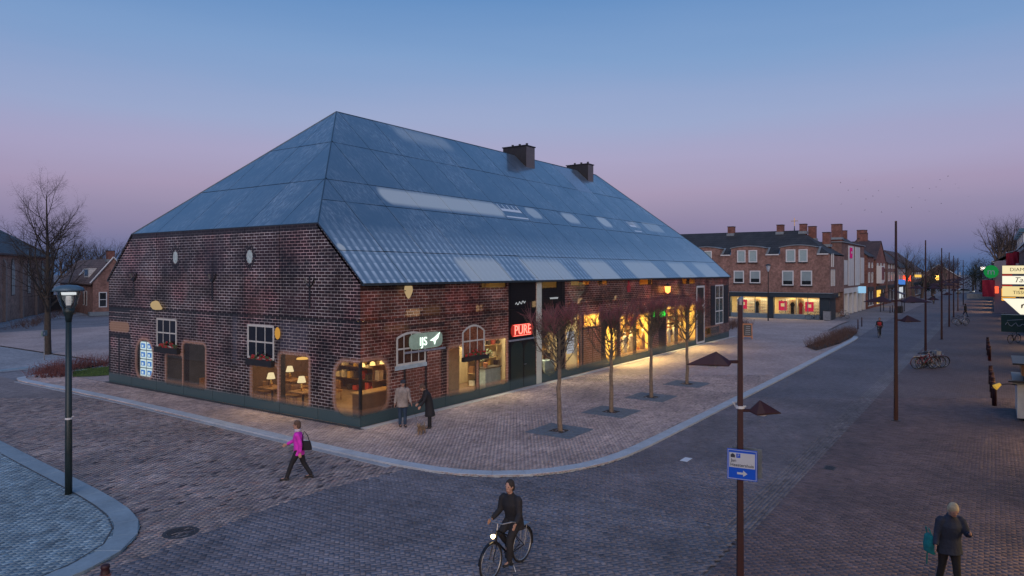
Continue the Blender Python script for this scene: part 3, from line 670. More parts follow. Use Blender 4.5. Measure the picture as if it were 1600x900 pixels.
# roof windows seen on the glass: little white dormer marks
WM = mat('white_print', (.55, .63, .68), .4, var=.05)
for x0, sc in ((15.3, 1), (33.2, .55)):
    def rp_(x, y, h=.012): return (x, y, EAVE + SL * y + h)
    g = MB().prism([rp_(x0, 4.26), rp_(x0 + 2.1 * sc, 4.26), rp_(x0 + 2.1 * sc, 4.42), rp_(x0, 4.42)], (0, 0, -.02)).build('skylight', WM, farm)
    for (xa, xb, ya, yb) in [(x0 - .1, x0 + 2.2 * sc, 3.82, 3.9)] + [(x0 + k * .5 * sc, x0 + k * .5 * sc + .07, 4.4, 4.72) for k in range(5)]:
        MB().prism([rp_(xa, ya), rp_(xb, ya), rp_(xb, yb), rp_(xa, yb)], (0, 0, -.02)).build('skylight_bar', WM, g)

# ---- windows, doors and fittings that stand on the glass
def sash(parent, plane, x0, x1, z0, z1, nx, nz, fw=.09, bar=.045, pm=None, arch=0.0, fm=None, proud=.02, name='window'):
    """plane: ('A', u) faces -X, ('B', v) faces -Y; returns the window Empty-less frame mesh"""
    ax, c = plane
    def bx(mb, a0, a1, b0, b1, d0, d1):
        if ax == 'A': mb.box(c - d1, c - d0, a0, a1, b0, b1)
        else: mb.box(a0, a1, c - d1, c - d0, b0, b1)
    def prism2(mb, poly, d0, d1):
        if ax == 'A': mb.prism([(c - d1, p[0], p[1]) for p in poly], (d1 - d0, 0, 0))
        else: mb.prism([(p[0], c - d1, p[1]) for p in poly], (0, d1 - d0, 0))
    xm = (x0 + x1) / 2; hw = (x1 - x0) / 2
    top = lambda x: z1 - arch * ((x - xm) / hw) ** 2
    n = 10 if arch else 1
    f = MB(); bx(f, x0, x0 + fw, z0, top(x0), 0, proud); bx(f, x1 - fw, x1, z0, top(x1), 0, proud); bx(f, x0 + fw, x1 - fw, z0, z0 + fw, 0, proud)
    for k in range(n):
        a, b = x0 + (x1 - x0) * k / n, x0 + (x1 - x0) * (k + 1) / n
        prism2(f, [(a, top(a) - fw), (b, top(b) - fw), (b, top(b)), (a, top(a))], 0, proud + .002)
    root = f.build(name, fm or WHITE, parent)
    for k in range(1, nx):
        x = x0 + (x1 - x0) * k / nx; g = MB(); bx(g, x - bar / 2, x + bar / 2, z0 + fw, top(x) - fw, 0, proud - .004); g.build('glazing_bar', fm or WHITE, root)
    for k in range(1, nz):
        z = z0 + (z1 - z0) * k / nz; g = MB(); bx(g, x0 + fw, x1 - fw, z - bar / 2 - .01, z + bar / 2 + .01, 0, proud - .006); g.build('glazing_bar', fm or WHITE, root)
    g = MB(); prism2(g, [(x0 + .02, z0 + .02), (x1 - .02, z0 + .02)] + [(x1 - .02 - (x1 - x0 - .04) * k / n, top(x1 - .02 - (x1 - x0 - .04) * k / n) - .03) for k in range(n + 1)], .001, .008)
    g.build('pane', pm or DARKGLASS, root); return root
FRAMEPALE = mat('old_white_frame', (.52, .52, .47), .5, var=.15)
FLOWER = mat('red_geranium', (.34, .03, .03), .6, var=.4, scale=15); LEAFG = mat('geranium_leaf', (.05, .09, .035), .6, var=.4, scale=15); BOXM = mat('flower_box_timber', (.015, .016, .018), .6)
WPANE = mat('old_window_pane', (.012, .012, .016), .1, var=.4, spec=.6)
CURT = mat('red_curtain_pane', (.20, .075, .04), .25, var=.7, scale=4)
def flowers(parent, ax, x0, x1, z, n=46):
    fl, lf = MB(), MB()
    for k in range(n):
        x = random.uniform(x0, x1); zz = z + random.uniform(-.02, .34) * (1 - abs(2 * (x - x0) / (x1 - x0) - 1) * .6); d = random.uniform(.05, .15)
        c = (-d, x, zz) if ax == 'A' else (x, -d, zz); r = random.uniform(.035, .07)
        (fl if random.random() < .5 else lf).ball(c, r, r, r * .8, 5, 3)
    fl.build('blossoms', FLOWER, parent); lf.build('leaves', LEAFG, parent)
w1 = sash(farm, ('A', 0), 12.84, 14.67, 2.26, 3.68, 3, 2, pm=WPANE, fm=FRAMEPALE)
w2 = sash(farm, ('A', 0), 5.25, 7.12, 2.22, 3.70, 3, 2, pm=WPANE, fm=FRAMEPALE)
for (x0, x1, z), wn in (((12.5, 14.6, 2.2), w1), ((5.2, 7.0, 2.15), w2)):
    fb = box('flower_box', BOXM, farm, -.2, -.022, x0, x1, z - .2, z + .06)
    flowers(fb, 'A', x0 + .1, x1 - .25, z + .05, 60)
w3 = sash(farm, ('B', 0), 6.17, 7.86, 2.05, 3.55, 3, 2, pm=CURT, fm=FRAMEPALE, arch=.32)
fb = box('flower_box', BOXM, farm, 6.1, 7.95, -.2, -.022, 1.9, 2.1); flowers(fb, 'B', 6.2, 7.8, 2.08, 50)
w4 = sash(farm, ('B', 0), 1.93, 3.7, 2.16, 3.52, 4, 2, pm=mat('lit_pane', (.06, .03, .02), .2, var=.6), fm=FRAMEPALE, arch=.2)  # pane in uneven dark brown
box('sill', mat('pale_blue_sill', (.36, .46, .5), .5), w4, 1.85, 3.74, -.05, -.003, 2.0, 2.16)
box('door_lintel', mat('lintel_steel', (.3, .33, .4), .4, .4), farm, 2.4, 4.95, -.06, -.002, 2.62, 2.7)
box('door_lintel', MATS['lintel_steel'], farm, 9.86, 12.34, -.07, -.002, 2.5, 2.58)
box('cream_post', mat('cream_post_paint', (.55, .60, .52), .5, var=.08), farm, 12.42, 12.88, -.045, -.002, .06, 5.5)
dh = MB(); dh.tube([(11.2, -.02, 1.25), (11.2, -.07, 1.25), (11.36, -.07, 1.25)], .014, 6).build('door_handle', STEEL, farm)
box('door_joint', DARKMET, farm, 11.2, 11.225, -.012, -.002, .1, 2.48)
wf = sash(farm, ('B', 0), 41.1, 43.3, 1.4, 4.85, 2, 3, .12, .07, pm=mat('cool_pane', (.07, .10, .10), .12, var=.5, spec=.7), fm=WHITE)
for x0, x1 in ((39.95, 41.06), (43.34, 44.7)):
    s_ = box('shutter', mat('navy_shutter', (.012, .016, .024), .5), farm, x0, x1, -.04, -.002, 1.4, 4.8)
    for k in range(12): box('slat', MATS['navy_shutter'], s_, x0 + .1, x1 - .1, -.055, -.04, 1.6 + k * .26, 1.76 + k * .26)
df = sash(farm, ('B', 0), 36.5, 38.4, .1, 4.85, 1, 1, .16, pm=mat('dark_door', (.02, .02, .02), .4), fm=WHITE, name='door')
box('transom', WHITE, df, 36.66, 38.24, -.024, -.009, 3.1, 3.26)
# print ornaments: sunburst rosettes round the two owl holes, wall anchors
ROS = mat('pale_owl_hole', (.42, .52, .50), .3, var=.3, scale=6)
for v_, z_ in ((12.96, 6.7), (6.98, 6.66)):
    r_ = MB().prism([(-.006, v_ + .21 * math.cos(k * math.pi / 10), z_ + .30 * math.sin(k * math.pi / 10)) for k in range(20)], (.004, 0, 0)).build('owl_hole', ROS, farm)
    for k in range(20):
        a_ = k * math.pi / 10; c_, s_ = math.cos(a_), math.sin(a_)
        MB().prism([(-.005, v_ + .26 * c_ - .045 * s_, z_ + .36 * s_ + .045 * c_), (-.005, v_ + .47 * c_ - .02 * s_, z_ + .62 * s_ + .02 * c_), (-.005, v_ + .47 * c_ + .02 * s_, z_ + .62 * s_ - .02 * c_), (-.005, v_ + .26 * c_ + .045 * s_, z_ + .36 * s_ - .045 * c_)], (.003, 0, 0)).build('ray', BLACK, r_)
for v_, z_ in ((16.93, 5.4), (9.81, 5.4), (2.95, 5.25)):
    an = MB().box(-.012, -.001, v_ - .05, v_ + .05, z_ - .75, z_ + .6).build('wall_anchor', BLACK, farm)
    MB().tube([(-.01, v_ - .3, z_ + .5), (-.01, v_ - .18, z_ + .25), (-.01, v_, z_ + .12), (-.01, v_ + .18, z_ + .25), (-.01, v_ + .3, z_ + .5)], .05, 4).build('hook', BLACK, an)
# ---- lamps on the facade
def glow_lamp(name, label, loc, r, m, cat='lamp'):
    t = thing(name, label, cat, loc); return t
lm = emis('lamp_warm_glass', (1, .62, .22), 1.6); lm2 = emis('lamp_orange_glass', (1, .35, .08), 3.0); lm3 = emis('cream_glass', (1, .72, .38), .42)
t = thing('wall_lamp', 'orange lantern glowing under the eaves beside the green sign', 'lantern', (29.8, -.26, 4.72))
MB().lathe([(.05, -.3), (.2, -.18), (.24, .22), (.05, .3)], n=8).build('glass', lm2, t); box('bracket', DARKMET, t, -.03, .03, .0, .25, .26, .32); MB().lathe([(.27, .22), (.06, .4), (.02, .45)], n=8).build('cap', DARKMET, t)
t = thing('wall_lamp', 'cream lantern hanging under the eaves near the glass corner', 'lantern', (2.42, -.22, 5.12))
MB().lathe([(.03, -.22), (.10, -.1), (.17, .08), (.17, .2), (.15, .3)], n=8).build('glass', lm3, t); box('bracket', DARKMET, t, -.25, .25, -.02, .03, .09, .12); box('rod', DARKMET, t, -.02, .02, .0, .2, .3, .34)
t = thing('wall_lamp', 'yellow horn-shaped lamp above the left printed window', 'lamp', (-.05, 14.5, 4.22))
MB().tube([(0, .3, .12), (-.04, .1, .1), (-.05, -.15, .02), (-.05, -.42, -.05)], [.2, .24, .15, .06], 10).build('glass', lm3, t)
t = thing('wall_lamp', 'small amber lamp beside the right printed window', 'lamp', (-.05, 4.97, 3.4))
MB().ball((0, 0, 0), .06, .17, .26).build('glass', emis('amber_glass', (1, .5, .1), .5), t)
# ---- signs
RED = emis('red_neon', (1, .16, .12), 3.2); GREEN = emis('green_neon', (.05, 1, .08), 1.4); PALEN = emis('pale_neon', (.8, 1, .85), 1.9)
t = thing('shop_sign', 'red neon sign reading PURE over the dark double doors', 'sign', (11.03, -.03, 3.02))
MB().prism([(-1.02 + .0, -.02, -.1), (-.9, -.02, -.3), (.9, -.02, -.3), (1.02, -.02, -.1), (1.02, -.02, .12), (.9, -.02, .32), (-.9, -.02, .32), (-1.02, -.02, .12)], (0, .018, 0)).build('backing', mat('pure_backing', (.10, .01, .01), .5, emit=.28, emitcol=(1, .05, .02)), t)
lettering('PURE', .66, RED, t, (0, -.045, 0), (1, 0, 0), depth=.012)
for z_ in (-.26, .28): box('neon_tube', RED, t, -.8, .8, -.04, -.025, z_ - .012, z_ + .012)
t = thing('shop_sign', 'pale glowing sign reading IJS over the white arched window', 'sign', (3.68, -.03, 3.08))
MB().prism([(1.05 * math.copysign(abs(math.cos(k * math.pi / 12)) ** .35, math.cos(k * math.pi / 12)), -.035, .34 * math.copysign(abs(math.sin(k * math.pi / 12)) ** .6, math.sin(k * math.pi / 12))) for k in range(24)], (0, .02, 0)).build('backing', mat('ijs_backing', (.20, .26, .22), .4, var=.35, emit=.11, emitcol=(.6, .9, .7)), t)
lettering('IJS', .5, PALEN, t, (-.2, -.05, -.04), (1, 0, 0), depth=.012)
MB().prism([(.2, -.06, -.02), (.55, -.06, .12), (.85, -.06, .30), (.74, -.06, .05), (.6, -.06, -.03), (.52, -.06, -.22), (.44, -.06, -.05)], (0, .01, 0)).build('bird_emblem', PALEN, t)
t = thing('shop_sign', 'green neon scribble sign over the dark shop door', 'sign', (28.75, -.03, 3.02))
g_ = MB(); g_.tube([(-1.1 + .12 * k, -.03, .3 * math.sin(k * 2.3) * (.5 + .5 * abs(math.sin(k * .9)))) for k in range(19)], .045, 5); g_.build('neon_tube', GREEN, t)
MB().prism([(.1, -.03, -.3), (1.1, -.03, .28), (1.1, -.03, -.3)], (0, .01, 0)).build('leaf', GREEN, t)
t = thing('wall_lettering', 'small white script lettering high on the dark printed door bay', 'lettering', (10.9, -.012, 4.35))
emis('white_letters', (.9, .95, 1), .45); MB().tube([(-.45 + .09 * k, 0, .08 * math.sin(k * 1.9) + .012 * k) for k in range(11)], .022, 4).build('scribble', MATS['white_letters'], t)
t = thing('wall_lettering', 'short white line of worn capitals high on the dark bay beside the cream post', 'lettering', (14.2, -.012, 4.55))
MB().tube([(-.42 + .06 * k, 0, .04 * (-1) ** k) for k in range(15)], .02, 4).build('scribble', MATS['white_letters'], t)
t = thing('red_figure', 'small red cut-out figure under the eaves above the trees', 'figure', (23.7, -.03, 4.95))
MB().prism([(-.2, 0, -.3), (.25, 0, -.3), (.3, 0, .1), (.1, 0, .2), (.12, 0, .45), (-.12, 0, .45), (-.1, 0, .2), (-.28, 0, .05)], (0, .02, 0)).build('panel', mat('red_print', (.35, .02, .03), .5), t)

# ---- interior
inn = thing('interior_shell', 'plain inner rooms of the glass farmhouse behind the clear patches', 'rooms')
FLO = mat('timber_floor', (.16, .10, .06), .5, var=.3, scale=1.5); CREAM = mat('cream_wall', (.62, .52, .33), .8, var=.08); TAN = mat('tan_wall', (.45, .31, .18), .8, var=.15); BROWN = mat('brown_wall', (.10, .055, .035), .8, var=.3); GREYW = mat('grey_wall', (.12, .13, .14), .8, var=.2)
YEL = mat('yellow_wall', (.66, .46, .16), .8, var=.1)
box('floor', FLO, inn, .34, FU - .34, .34, FV - .34, .0, .08)
box('ceiling', mat('ceiling_board', (.35, .3, .24), .9, var=.1), inn, .34, FU - .34, .34, FV - .34, 5.6, 5.68)
box('core_wall', CREAM, inn, 6.1, 17.35, 3.3, 3.4, .1, 5.58); box('core_wall', YEL, inn, 17.55, 39.15, 2.5, 2.6, .1, 5.58); box('core_wall', GREYW, inn, 39.4, 44.5, 4.2, 4.35, .1, 5.58)
box('back_wall', BROWN, inn, 5.9, 6.05, 1.9, 9.0, .1, 5.58); box('back_wall', GREYW, inn, 5.9, 6.05, 9.2, 19.2, .1, 5.58)
for m, x in ((TAN, 5.05), (CREAM, 12.3), (CREAM, 17.4), (YEL, 22.4), (YEL, 31.0), (YEL, 39.2)): box('partition', m, inn, x, x + .1, .36, 3.28 if m is not YEL else 2.48, .1, 5.58)
for y in (9.05, 14.4): box('partition', BROWN if y < 10 else GREYW, inn, .36, 5.85, y, y + .1, .1, 5.58)
def room_light(name, x0, x1, y0, y1, z, e, c):
    t = thing('ceiling_lamp', name, 'ceiling lamp', ((x0 + x1) / 2, (y0 + y1) / 2, z), 0, 'ceiling lamps inside the farmhouse')
    box('housing', DARKMET, t, -(x1 - x0) / 2, (x1 - x0) / 2, -(y1 - y0) / 2, (y1 - y0) / 2, .02, .06)
    l = bpy.data.lights.new('ceiling_lamp_light', 'AREA'); l.shape = 'RECTANGLE'; l.size = x1 - x0; l.size_y = y1 - y0; l.energy = e * 5; l.color = c
    o = link('lamp_light', l, t); o.location = (0, 0, 0)
WARM = (1, .66, .3); W2 = (1, .8, .5); W3 = (1, .7, .26)
CL = 'ceiling lamp over the %s inside the glass farmhouse'
room_light(CL % 'corner cafe bar', 1, 4.6, .8, 3.6, 4.4, 50, WARM)
room_light(CL % 'cafe tables', 1, 5, 4, 8.4, 4.4, 55, WARM)
room_light(CL % 'dim lounge', 2.5, 4, 10, 13, 4.6, 7, (1, .8, .6))
room_light(CL % 'tan counter room', 6.6, 11.8, 1.0, 2.9, 4.6, 120, W2)
room_light(CL % 'fashion shop entrance', 12.8, 17, 1.0, 2.9, 4.6, 85, W2)
room_light(CL % 'bright yellow shop bay', 17.8, 21.8, .6, 2.2, 4.6, 290, W3)
room_light(CL % 'oval shop window', 22.8, 26.4, .6, 2.2, 4.6, 260, W3)
room_light(CL % 'clothes racks', 26.8, 30.4, .6, 2.2, 4.6, 260, W3)
room_light(CL % 'mannequins', 31.5, 38.6, .6, 2.2, 4.6, 300, W3)
room_light(CL % 'far dim room', 40, 43.5, 1.5, 4, 4.6, 14, (1, .85, .65))
# furniture
SH = emis('lamp_shade_glow', (1, .78, .45), 1.1)
def table_with_lamp(x, y, i):
    t = thing('cafe_table', 'wooden cafe table behind the glass gable', 'table', (x, y, .08), 0, 'cafe tables'); box('top', WOOD, t, -.45, .45, -.5, .5, .7, .75); MB().tube([(0, 0, .04), (0, 0, .7)], .05).build('leg', DARKMET, t); MB().lathe([(.25, 0), (.25, .03)]).build('foot', DARKMET, t)
    l = thing('table_lamp', 'small lit table lamp with pale shade on a cafe table', 'table lamp', (x, y + .1, .83), 0, 'table lamps in the cafe')
    MB().lathe([(.09, 0), (.1, .02), (.02, .05), (.09, .14), (.05, .26), (.015, .3), (.015, .42)], n=10).build('base', mat('brass', (.5, .3, .1), .3, .8), l); MB().lathe([(.19, .36), (.12, .62)], n=12, cap=False).build('shade', SH, l)
    for sy in (-1, 1):
        c = thing('cafe_chair', 'brown leather tub chair at a cafe table', 'chair', (x + .2, y + sy * .75, .08), 0, 'cafe chairs')
        MB().box(-.25, .25, -.25, .25, .38, .48).build('seat', WOOD, c); b_ = MB(); b_.tube([(.25 * math.cos(a), .27 * math.sin(a) * 1, .7) for a in np.linspace(-1.5, 1.5, 7)], [(.2, .03)] * 7, 8, side=(0, 0, 1)); b_.build('backrest', WOOD, c)
        for lx in (-.2, .2):
            for ly in (-.2, .2): MB().tube([(lx, ly, 0), (lx, ly, .38)], .02, 6).build('leg', WOOD, c)
for i, (x, y) in enumerate(((1.0, 6.75), (1.1, 4.75), (2.9, 7.9), (3.0, 5.9))): table_with_lamp(x, y, i)
c = thing('armchair', 'orange armchair in the dim lounge behind the gable', 'armchair', (1.3, 12.0, .08))
box('seat', mat('orange_leather', (.42, .18, .06), .5), c, -.35, .35, -.35, .35, .2, .45); box('backrest', MATS['orange_leather'], c, .25, .4, -.4, .4, .3, 1.0)
for s_ in (-1, 1): box('armrest', MATS['orange_leather'], c, -.35, .3, s_ * .42 - .07, s_ * .42 + .07, .2, .65)
for a_ in (-.28, .28):
    for b_ in (-.35, .35): box('leg', WOOD, c, a_ - .03, a_ + .03, b_ - .03, b_ + .03, 0, .2)
l = thing('floor_lamp', 'slim floor lamp with white shade beside the orange armchair', 'lamp', (1.5, 11.5, .08)); MB().tube([(0, 0, 0), (0, 0, 1.3)], .015).build('pole', STEEL, l); MB().lathe([(.18, 0), (.18, .03)]).build('foot', STEEL, l); MB().lathe([(.2, 1.2), (.14, 1.5)], n=12, cap=False).build('shade', WHITE, l)
# bar shelves behind the corner
def shelf_unit(label, x0, x1, y0, y1, z1, m, fill, ns=4, group='shelves inside the farmhouse'):
    t = thing('shelf_unit', label, 'shelves', (x0, y0, .08), 0, group); dx, dy = x1 - x0, y1 - y0
    box('back_board', m, t, 0, dx, dy - .03, dy, 0, z1) if dx > dy else box('back_board', m, t, dx - .03, dx, 0, dy, 0, z1)
    for k in range(ns + 1): box('shelf', m, t, 0, dx, 0, dy, k * z1 / ns - (.03 if k else 0), k * z1 / ns + (0 if k else .03))
    for k in range(ns):
        n = int(max(dx, dy) / .4)
        for i in range(n):
            if random.random() < .2: continue
            q = fill[random.randrange(len(fill))]; wdt = random.uniform(.12, .3); h = random.uniform(.12, z1 / ns - .12)
            p0 = (i + .5) * max(dx, dy) / n
            zb = k * z1 / ns + (.031 if k == 0 else .001)
            b_ = (p0 - wdt / 2, p0 + wdt / 2, .05, dy - .06) if dx > dy else (.05, dx - .06, p0 - wdt / 2, p0 + wdt / 2)
            o = tag(MB().box(*b_, zb, zb + h).build('stock_item', q), 'small goods on the ' + label[:44].rsplit(' ', 1)[0], 'goods', 'goods on the indoor shelves'); o.location = (x0, y0, .08)
GOODS = [mat('goods_' + k, c, .5) for k, c in (('cream', (.6, .5, .35)), ('brown', (.2, .09, .04)), ('dark', (.04, .03, .03)), ('red', (.4, .05, .04)), ('gold', (.55, .33, .08)), ('white', (.6, .6, .56)))]
shelf_unit('bar back shelves full of bottles behind the glass corner', 2.4, 5.0, 1.5, 1.85, 2.6, WOOD, GOODS)
t = thing('bar_counter', 'brown cafe bar counter at the glass corner', 'counter', (0, 0, .08)); box('front', mat('counter_wood', (.2, .1, .05), .4), t, .6, 3.6, .55, 1.1, 0, 1.05); box('top', mat('counter_top', (.35, .2, .08), .3), t, .55, 3.7, .5, 1.2, 1.05, 1.1)
for k in range(5):
    l = thing('pendant_lamp', 'small pendant lamp over the corner bar', 'pendant lamp', (.9 + .55 * k, .85, 2.2), 0, 'pendant lamps over the bar'); MB().lathe([(.12, 0), (.09, .12), (.02, .16)], n=10).build('shade', emis('pendant_glow', (1, .6, .2), 2.2), l); MB().tube([(0, 0, .15), (0, 0, 2.9)], .008, 4).build('cord', BLACK, l)
for k in range(4):
    l = thing('pendant_lamp', 'shallow gold pendant lamp over the cafe tables', 'pendant lamp', (1.9 + (k % 2) * .7, 4.7 + .55 * k, 2.05 + .12 * (k % 2)), 0, 'gold pendants in the cafe'); MB().lathe([(.28, 0), (.24, .06), (.03, .1)], n=12).build('shade', emis('pendant_gold', (1, .55, .14), 1.1), l); MB().tube([(0, 0, .1), (0, 0, 2.8)], .008, 4).build('cord', BLACK, l)
shelf_unit('dark wall shelves at the back of the cafe', 5.4, 5.85, 2.6, 7.8, 2.4, mat('dark_shelf', (.07, .035, .02), .6), GOODS)
# blue poster stand seen through the oval
t = thing('poster_display', 'illuminated blue and white poster display behind the oval patch', 'display', (.2, 16.15, .08))
box('panel', mat('display_back', (.3, .4, .45), .4), t, .06, .1, -.75, .75, .3, 2.4)
PB = emis('poster_white', (.75, .92, 1), 1.0); PBL = emis('poster_blue', (.06, .25, .75), .9)
for r_ in range(4):
    for s_ in (-1, 1):
        q = box('poster', PB, t, .04, .058, s_ * .32 - .27, s_ * .32 + .27, .5 + r_ * .46, .9 + r_ * .46)
        box('picture', PBL, q, .032, .04, s_ * .32 - .2, s_ * .32 + .2, .58 + r_ * .46, .82 + r_ * .46)
        box('picture_band', PB, q, .028, .032, s_ * .32 - .05, s_ * .32 + .12, .62 + r_ * .46, .74 + r_ * .46)
# rooms along the street
box('screen', TAN, inn, 5.25, 6.9, .75, .8, .1, 2.7)
t = thing('counter', 'pale blue serving counter in the tan room', 'counter', (9.9, .95, .08)); box('body', mat('pale_blue_front', (.36, .5, .56), .5), t, -.7, .6, 0, .5, 0, 1.05); box('top', mat('counter_dark', (.05, .045, .04), .4), t, -.75, .65, -.05, .55, 1.05, 1.1)
shelf_unit('kitchen shelves with jars behind the pale blue counter', 9.7, 12.2, 2.1, 2.5, 2.7, mat('shelf_ash', (.4, .28, .14), .6), GOODS)
t = thing('potted_plant', 'green pot plant on the serving counter', 'plant', (9.55, 1.2, 1.18)); MB().lathe([(.1, 0), (.14, .22)], n=10).build('pot', mat('clay_pot', (.4, .16, .08), .8), t)
lf = MB()
for k in range(40):
    a = random.random() * 6.28; r_ = random.random() * .3; z_ = .25 + random.random() * .6; d_ = np.array((math.cos(a), math.sin(a), .5)); p_ = np.array((r_ * math.cos(a), r_ * math.sin(a), z_)); s_ = np.array((-math.sin(a), math.cos(a), 0)) * .05
    lf.add([p_, p_ + d_ * .09 + s_, p_ + d_ * .2, p_ + d_ * .09 - s_], [(0, 1, 2, 3)])
lf.build('foliage', LEAFG, t)
box('display_plinth', mat('pale_blue_front', (.36, .5, .56)), inn, 14.4, 15.4, .7, 1.2, .1, 1.0)
shelf_unit('clothes shelves inside the fashion shop', 14.6, 17.2, 1.9, 2.3, 2.6, mat('shelf_ash', (.4, .28, .14)), GOODS)
t = thing('notice_board', 'white notice sheet hanging inside the yellow window', 'notice', (17.0, .55, 1.2)); box('sheet', emis('lit_sheet', (.85, .85, .95), .55), t, -.42, .42, 0, .02, 0, 1.3)
for k in range(7): box('text_line', BLACK, t, -.3, .3 - .15 * (k % 2), -.006, -.002, .15 + k * .15, .18 + k * .15)
for x0 in (19.6, 22.8, 25.4, 28.2, 33.0, 35.4, 37.0): shelf_unit('tall shop shelves at the back of the bright yellow shop', x0, x0 + 2.1, 2.1, 2.48, 2.9, mat('shelf_ash', (.4, .28, .14)), GOODS, 5, 'tall shelves in the yellow shop')
def mannequin(x, y, m, label):
    t = thing('mannequin', label, 'mannequin', (x, y, .1), 0, 'shop window mannequins')
    mb = MB(); mb.tube([(0, 0, .35), (0, 0, .75), (0, 0, 1.0), (0, 0, 1.3), (0, 0, 1.48), (0, 0, 1.54)], [(.22, .18), (.19, .14), (.14, .1), (.2, .12), (.16, .1), (.05, .05)], 12, side=(1, 0, 0)); mb.build('torso', m, t, True)
    MB().ball((0, 0, 1.68), .08, .09, .11).build('head', mat('mannequin_white', (.7, .66, .58), .4), t, True)
    for s_ in (-1, 1): MB().tube([(s_ * .18, 0, 1.42), (s_ * .25, 0, 1.1), (s_ * .24, -.08, .8)], [.05, .045, .03], 8).build('arm', m, t, True)
    MB().tube([(0, 0, 0), (0, 0, .4)], .02).build('stand', STEEL, t); MB().lathe([(.2, 0), (.2, .02)]).build('foot', STEEL, t)
for x, m_, l_ in ((23.2, GOODS[5], 'white-dressed mannequin in the bright shop window'), (24.1, GOODS[0], 'cream-dressed mannequin in the bright shop window'), (26.2, GOODS[1], 'brown-dressed mannequin in the bright shop window'), (31.0, GOODS[5], 'white-dressed mannequin beyond the green sign'), (32.2, GOODS[5], 'white-dressed mannequin beyond the green sign'), (33.4, GOODS[4], 'gold-dressed mannequin beyond the green sign'), (21.2, GOODS[0], 'cream-dressed mannequin behind the oval patch')): mannequin(x + 1.7, .85, m_, l_)

# ================================================================== TREES AND PLANTING
def nrmv(v): return v / (np.linalg.norm(v) + 1e-9)
def grow(segs, rg, p, d, L, r, lev, cfg):
    n = cfg['seg'][lev]; wob = cfg['wob'][lev]; trop = cfg['trop'][lev]; r_end = r * cfg['taper'][lev]
    last = lev == len(cfg['seg']) - 1
    nk = 0 if last else cfg['kids'][lev]
    spots = np.sort(rg.uniform(cfg['from'][lev], 1.0, nk)) if nk else []
    si = 0; az = rg.uniform(0, 6.28)
    for i in range(n):
        d = nrmv(d + rg.normal(0, wob, 3) + np.array((0, 0, trop)))
        q = p + d * L / n; r0 = r + (r_end - r) * i / n; r1 = r + (r_end - r) * (i + 1) / n
        segs[min(lev, 2)].append((p, q, r0, r1))
        while si < len(spots) and spots[si] <= (i + 1) / n + 1e-6:
            t = spots[si] * n - i; b = p + (q - p) * t; az += 2.4 + rg.normal(0, .4)
            a = np.cross(d, (0, 0, 1.)) if abs(d[2]) < .95 else np.array((1., 0, 0)); a = nrmv(a); c = np.cross(d, a)
            sp = cfg['spread'][lev] + rg.normal(0, .12)
            nd_ = d * math.cos(sp) + (a * math.cos(az) + c * math.sin(az)) * math.sin(sp)
            f = 1 - cfg['short'][lev] * spots[si]
            grow(segs, rg, b, nrmv(nd_), L * cfg['ratio'][lev] * f * rg.uniform(.75, 1.2), (r0 + (r1 - r0) * t) * cfg['rr'][lev], lev + 1, cfg); si += 1
        p = q
def segmesh(segs, n, name, m):
    if not segs: return None
    p0 = np.array([s[0] for s in segs]); p1 = np.array([s[1] for s in segs]); r0 = np.array([s[2] for s in segs]); r1 = np.array([s[3] for s in segs])
    t = p1 - p0; t /= np.linalg.norm(t, axis=1)[:, None] + 1e-9; ref = np.where(np.abs(t[:, 2:3]) < .9, np.array([[0, 0, 1.]]), np.array([[1., 0, 0]]))
    a = np.cross(t, ref); a /= np.linalg.norm(a, axis=1)[:, None]; b = np.cross(t, a); k = len(segs)
    ang = np.arange(n) * 2 * math.pi / n; ring = a[:, None, :] * np.cos(ang)[None, :, None] + b[:, None, :] * np.sin(ang)[None, :, None]
    V = np.stack([p0[:, None, :] + ring * r0[:, None, None], p1[:, None, :] + ring * r1[:, None, None]], 1).reshape(-1, 3)
    q = np.array([(i, (i + 1) % n, n + (i + 1) % n, n + i) for i in range(n)])
    F = (q[None] + (np.arange(k) * 2 * n)[:, None, None]).reshape(-1)
    me = bpy.data.meshes.new(name); me.vertices.add(len(V)); me.vertices.foreach_set('co', V.ravel()); me.loops.add(len(F)); me.loops.foreach_set('vertex_index', F)
    me.polygons.add(k * n); me.polygons.foreach_set('loop_start', np.arange(0, k * n * 4, 4)); me.update(calc_edges=True); me.materials.append(m); return me
def tree(label, loc, cfg, H, r, seed, trunk_m=BARK, mid_m=None, twig_m=TWIG, group=None, lean=(0, 0, 1), name='bare_tree'):
    t = thing(name, label, 'tree', loc, 0, group); segs = ([], [], []); rg = np.random.default_rng(seed)
    grow(segs, rg, np.array((0, 0, -.05)), nrmv(np.array(lean, float)), H, r, 0, cfg)
    link('trunk', segmesh(segs[0], 10, 'trunk', trunk_m), t)
    tag(link('limbs', segmesh(segs[1], 6, 'limbs', mid_m or trunk_m), t), kind='stuff')
    tag(link('crown', segmesh(segs[2], 3, 'crown', twig_m), t), kind='stuff'); return t
BIG = dict(seg=[9, 7, 6, 5, 3], wob=[.02, .11, .16, .2, .25], trop=[.03, .09, .05, .02, .0], taper=[.12, .15, .2, .3, .4], kids=[26, 12, 7, 5], spread=[.9, .7, .75, .7], ratio=[.55, .48, .5, .5], short=[.6, .4, .3, .3], rr=[.46, .58, .62, .75])
BIG['from'] = [.24, .2, .2, .2]
BROAD = dict(seg=[6, 7, 6, 5, 3], wob=[.05, .12, .16, .2, .25], trop=[.03, .1, .06, .03, .0], taper=[.25, .15, .2, .3, .4], kids=[9, 8, 6, 4], spread=[.55, .6, .65, .7], ratio=[.95, .5, .5, .5], short=[.3, .4, .3, .3], rr=[.55, .5, .5, .6])
BROAD['from'] = [.55, .2, .2, .2]
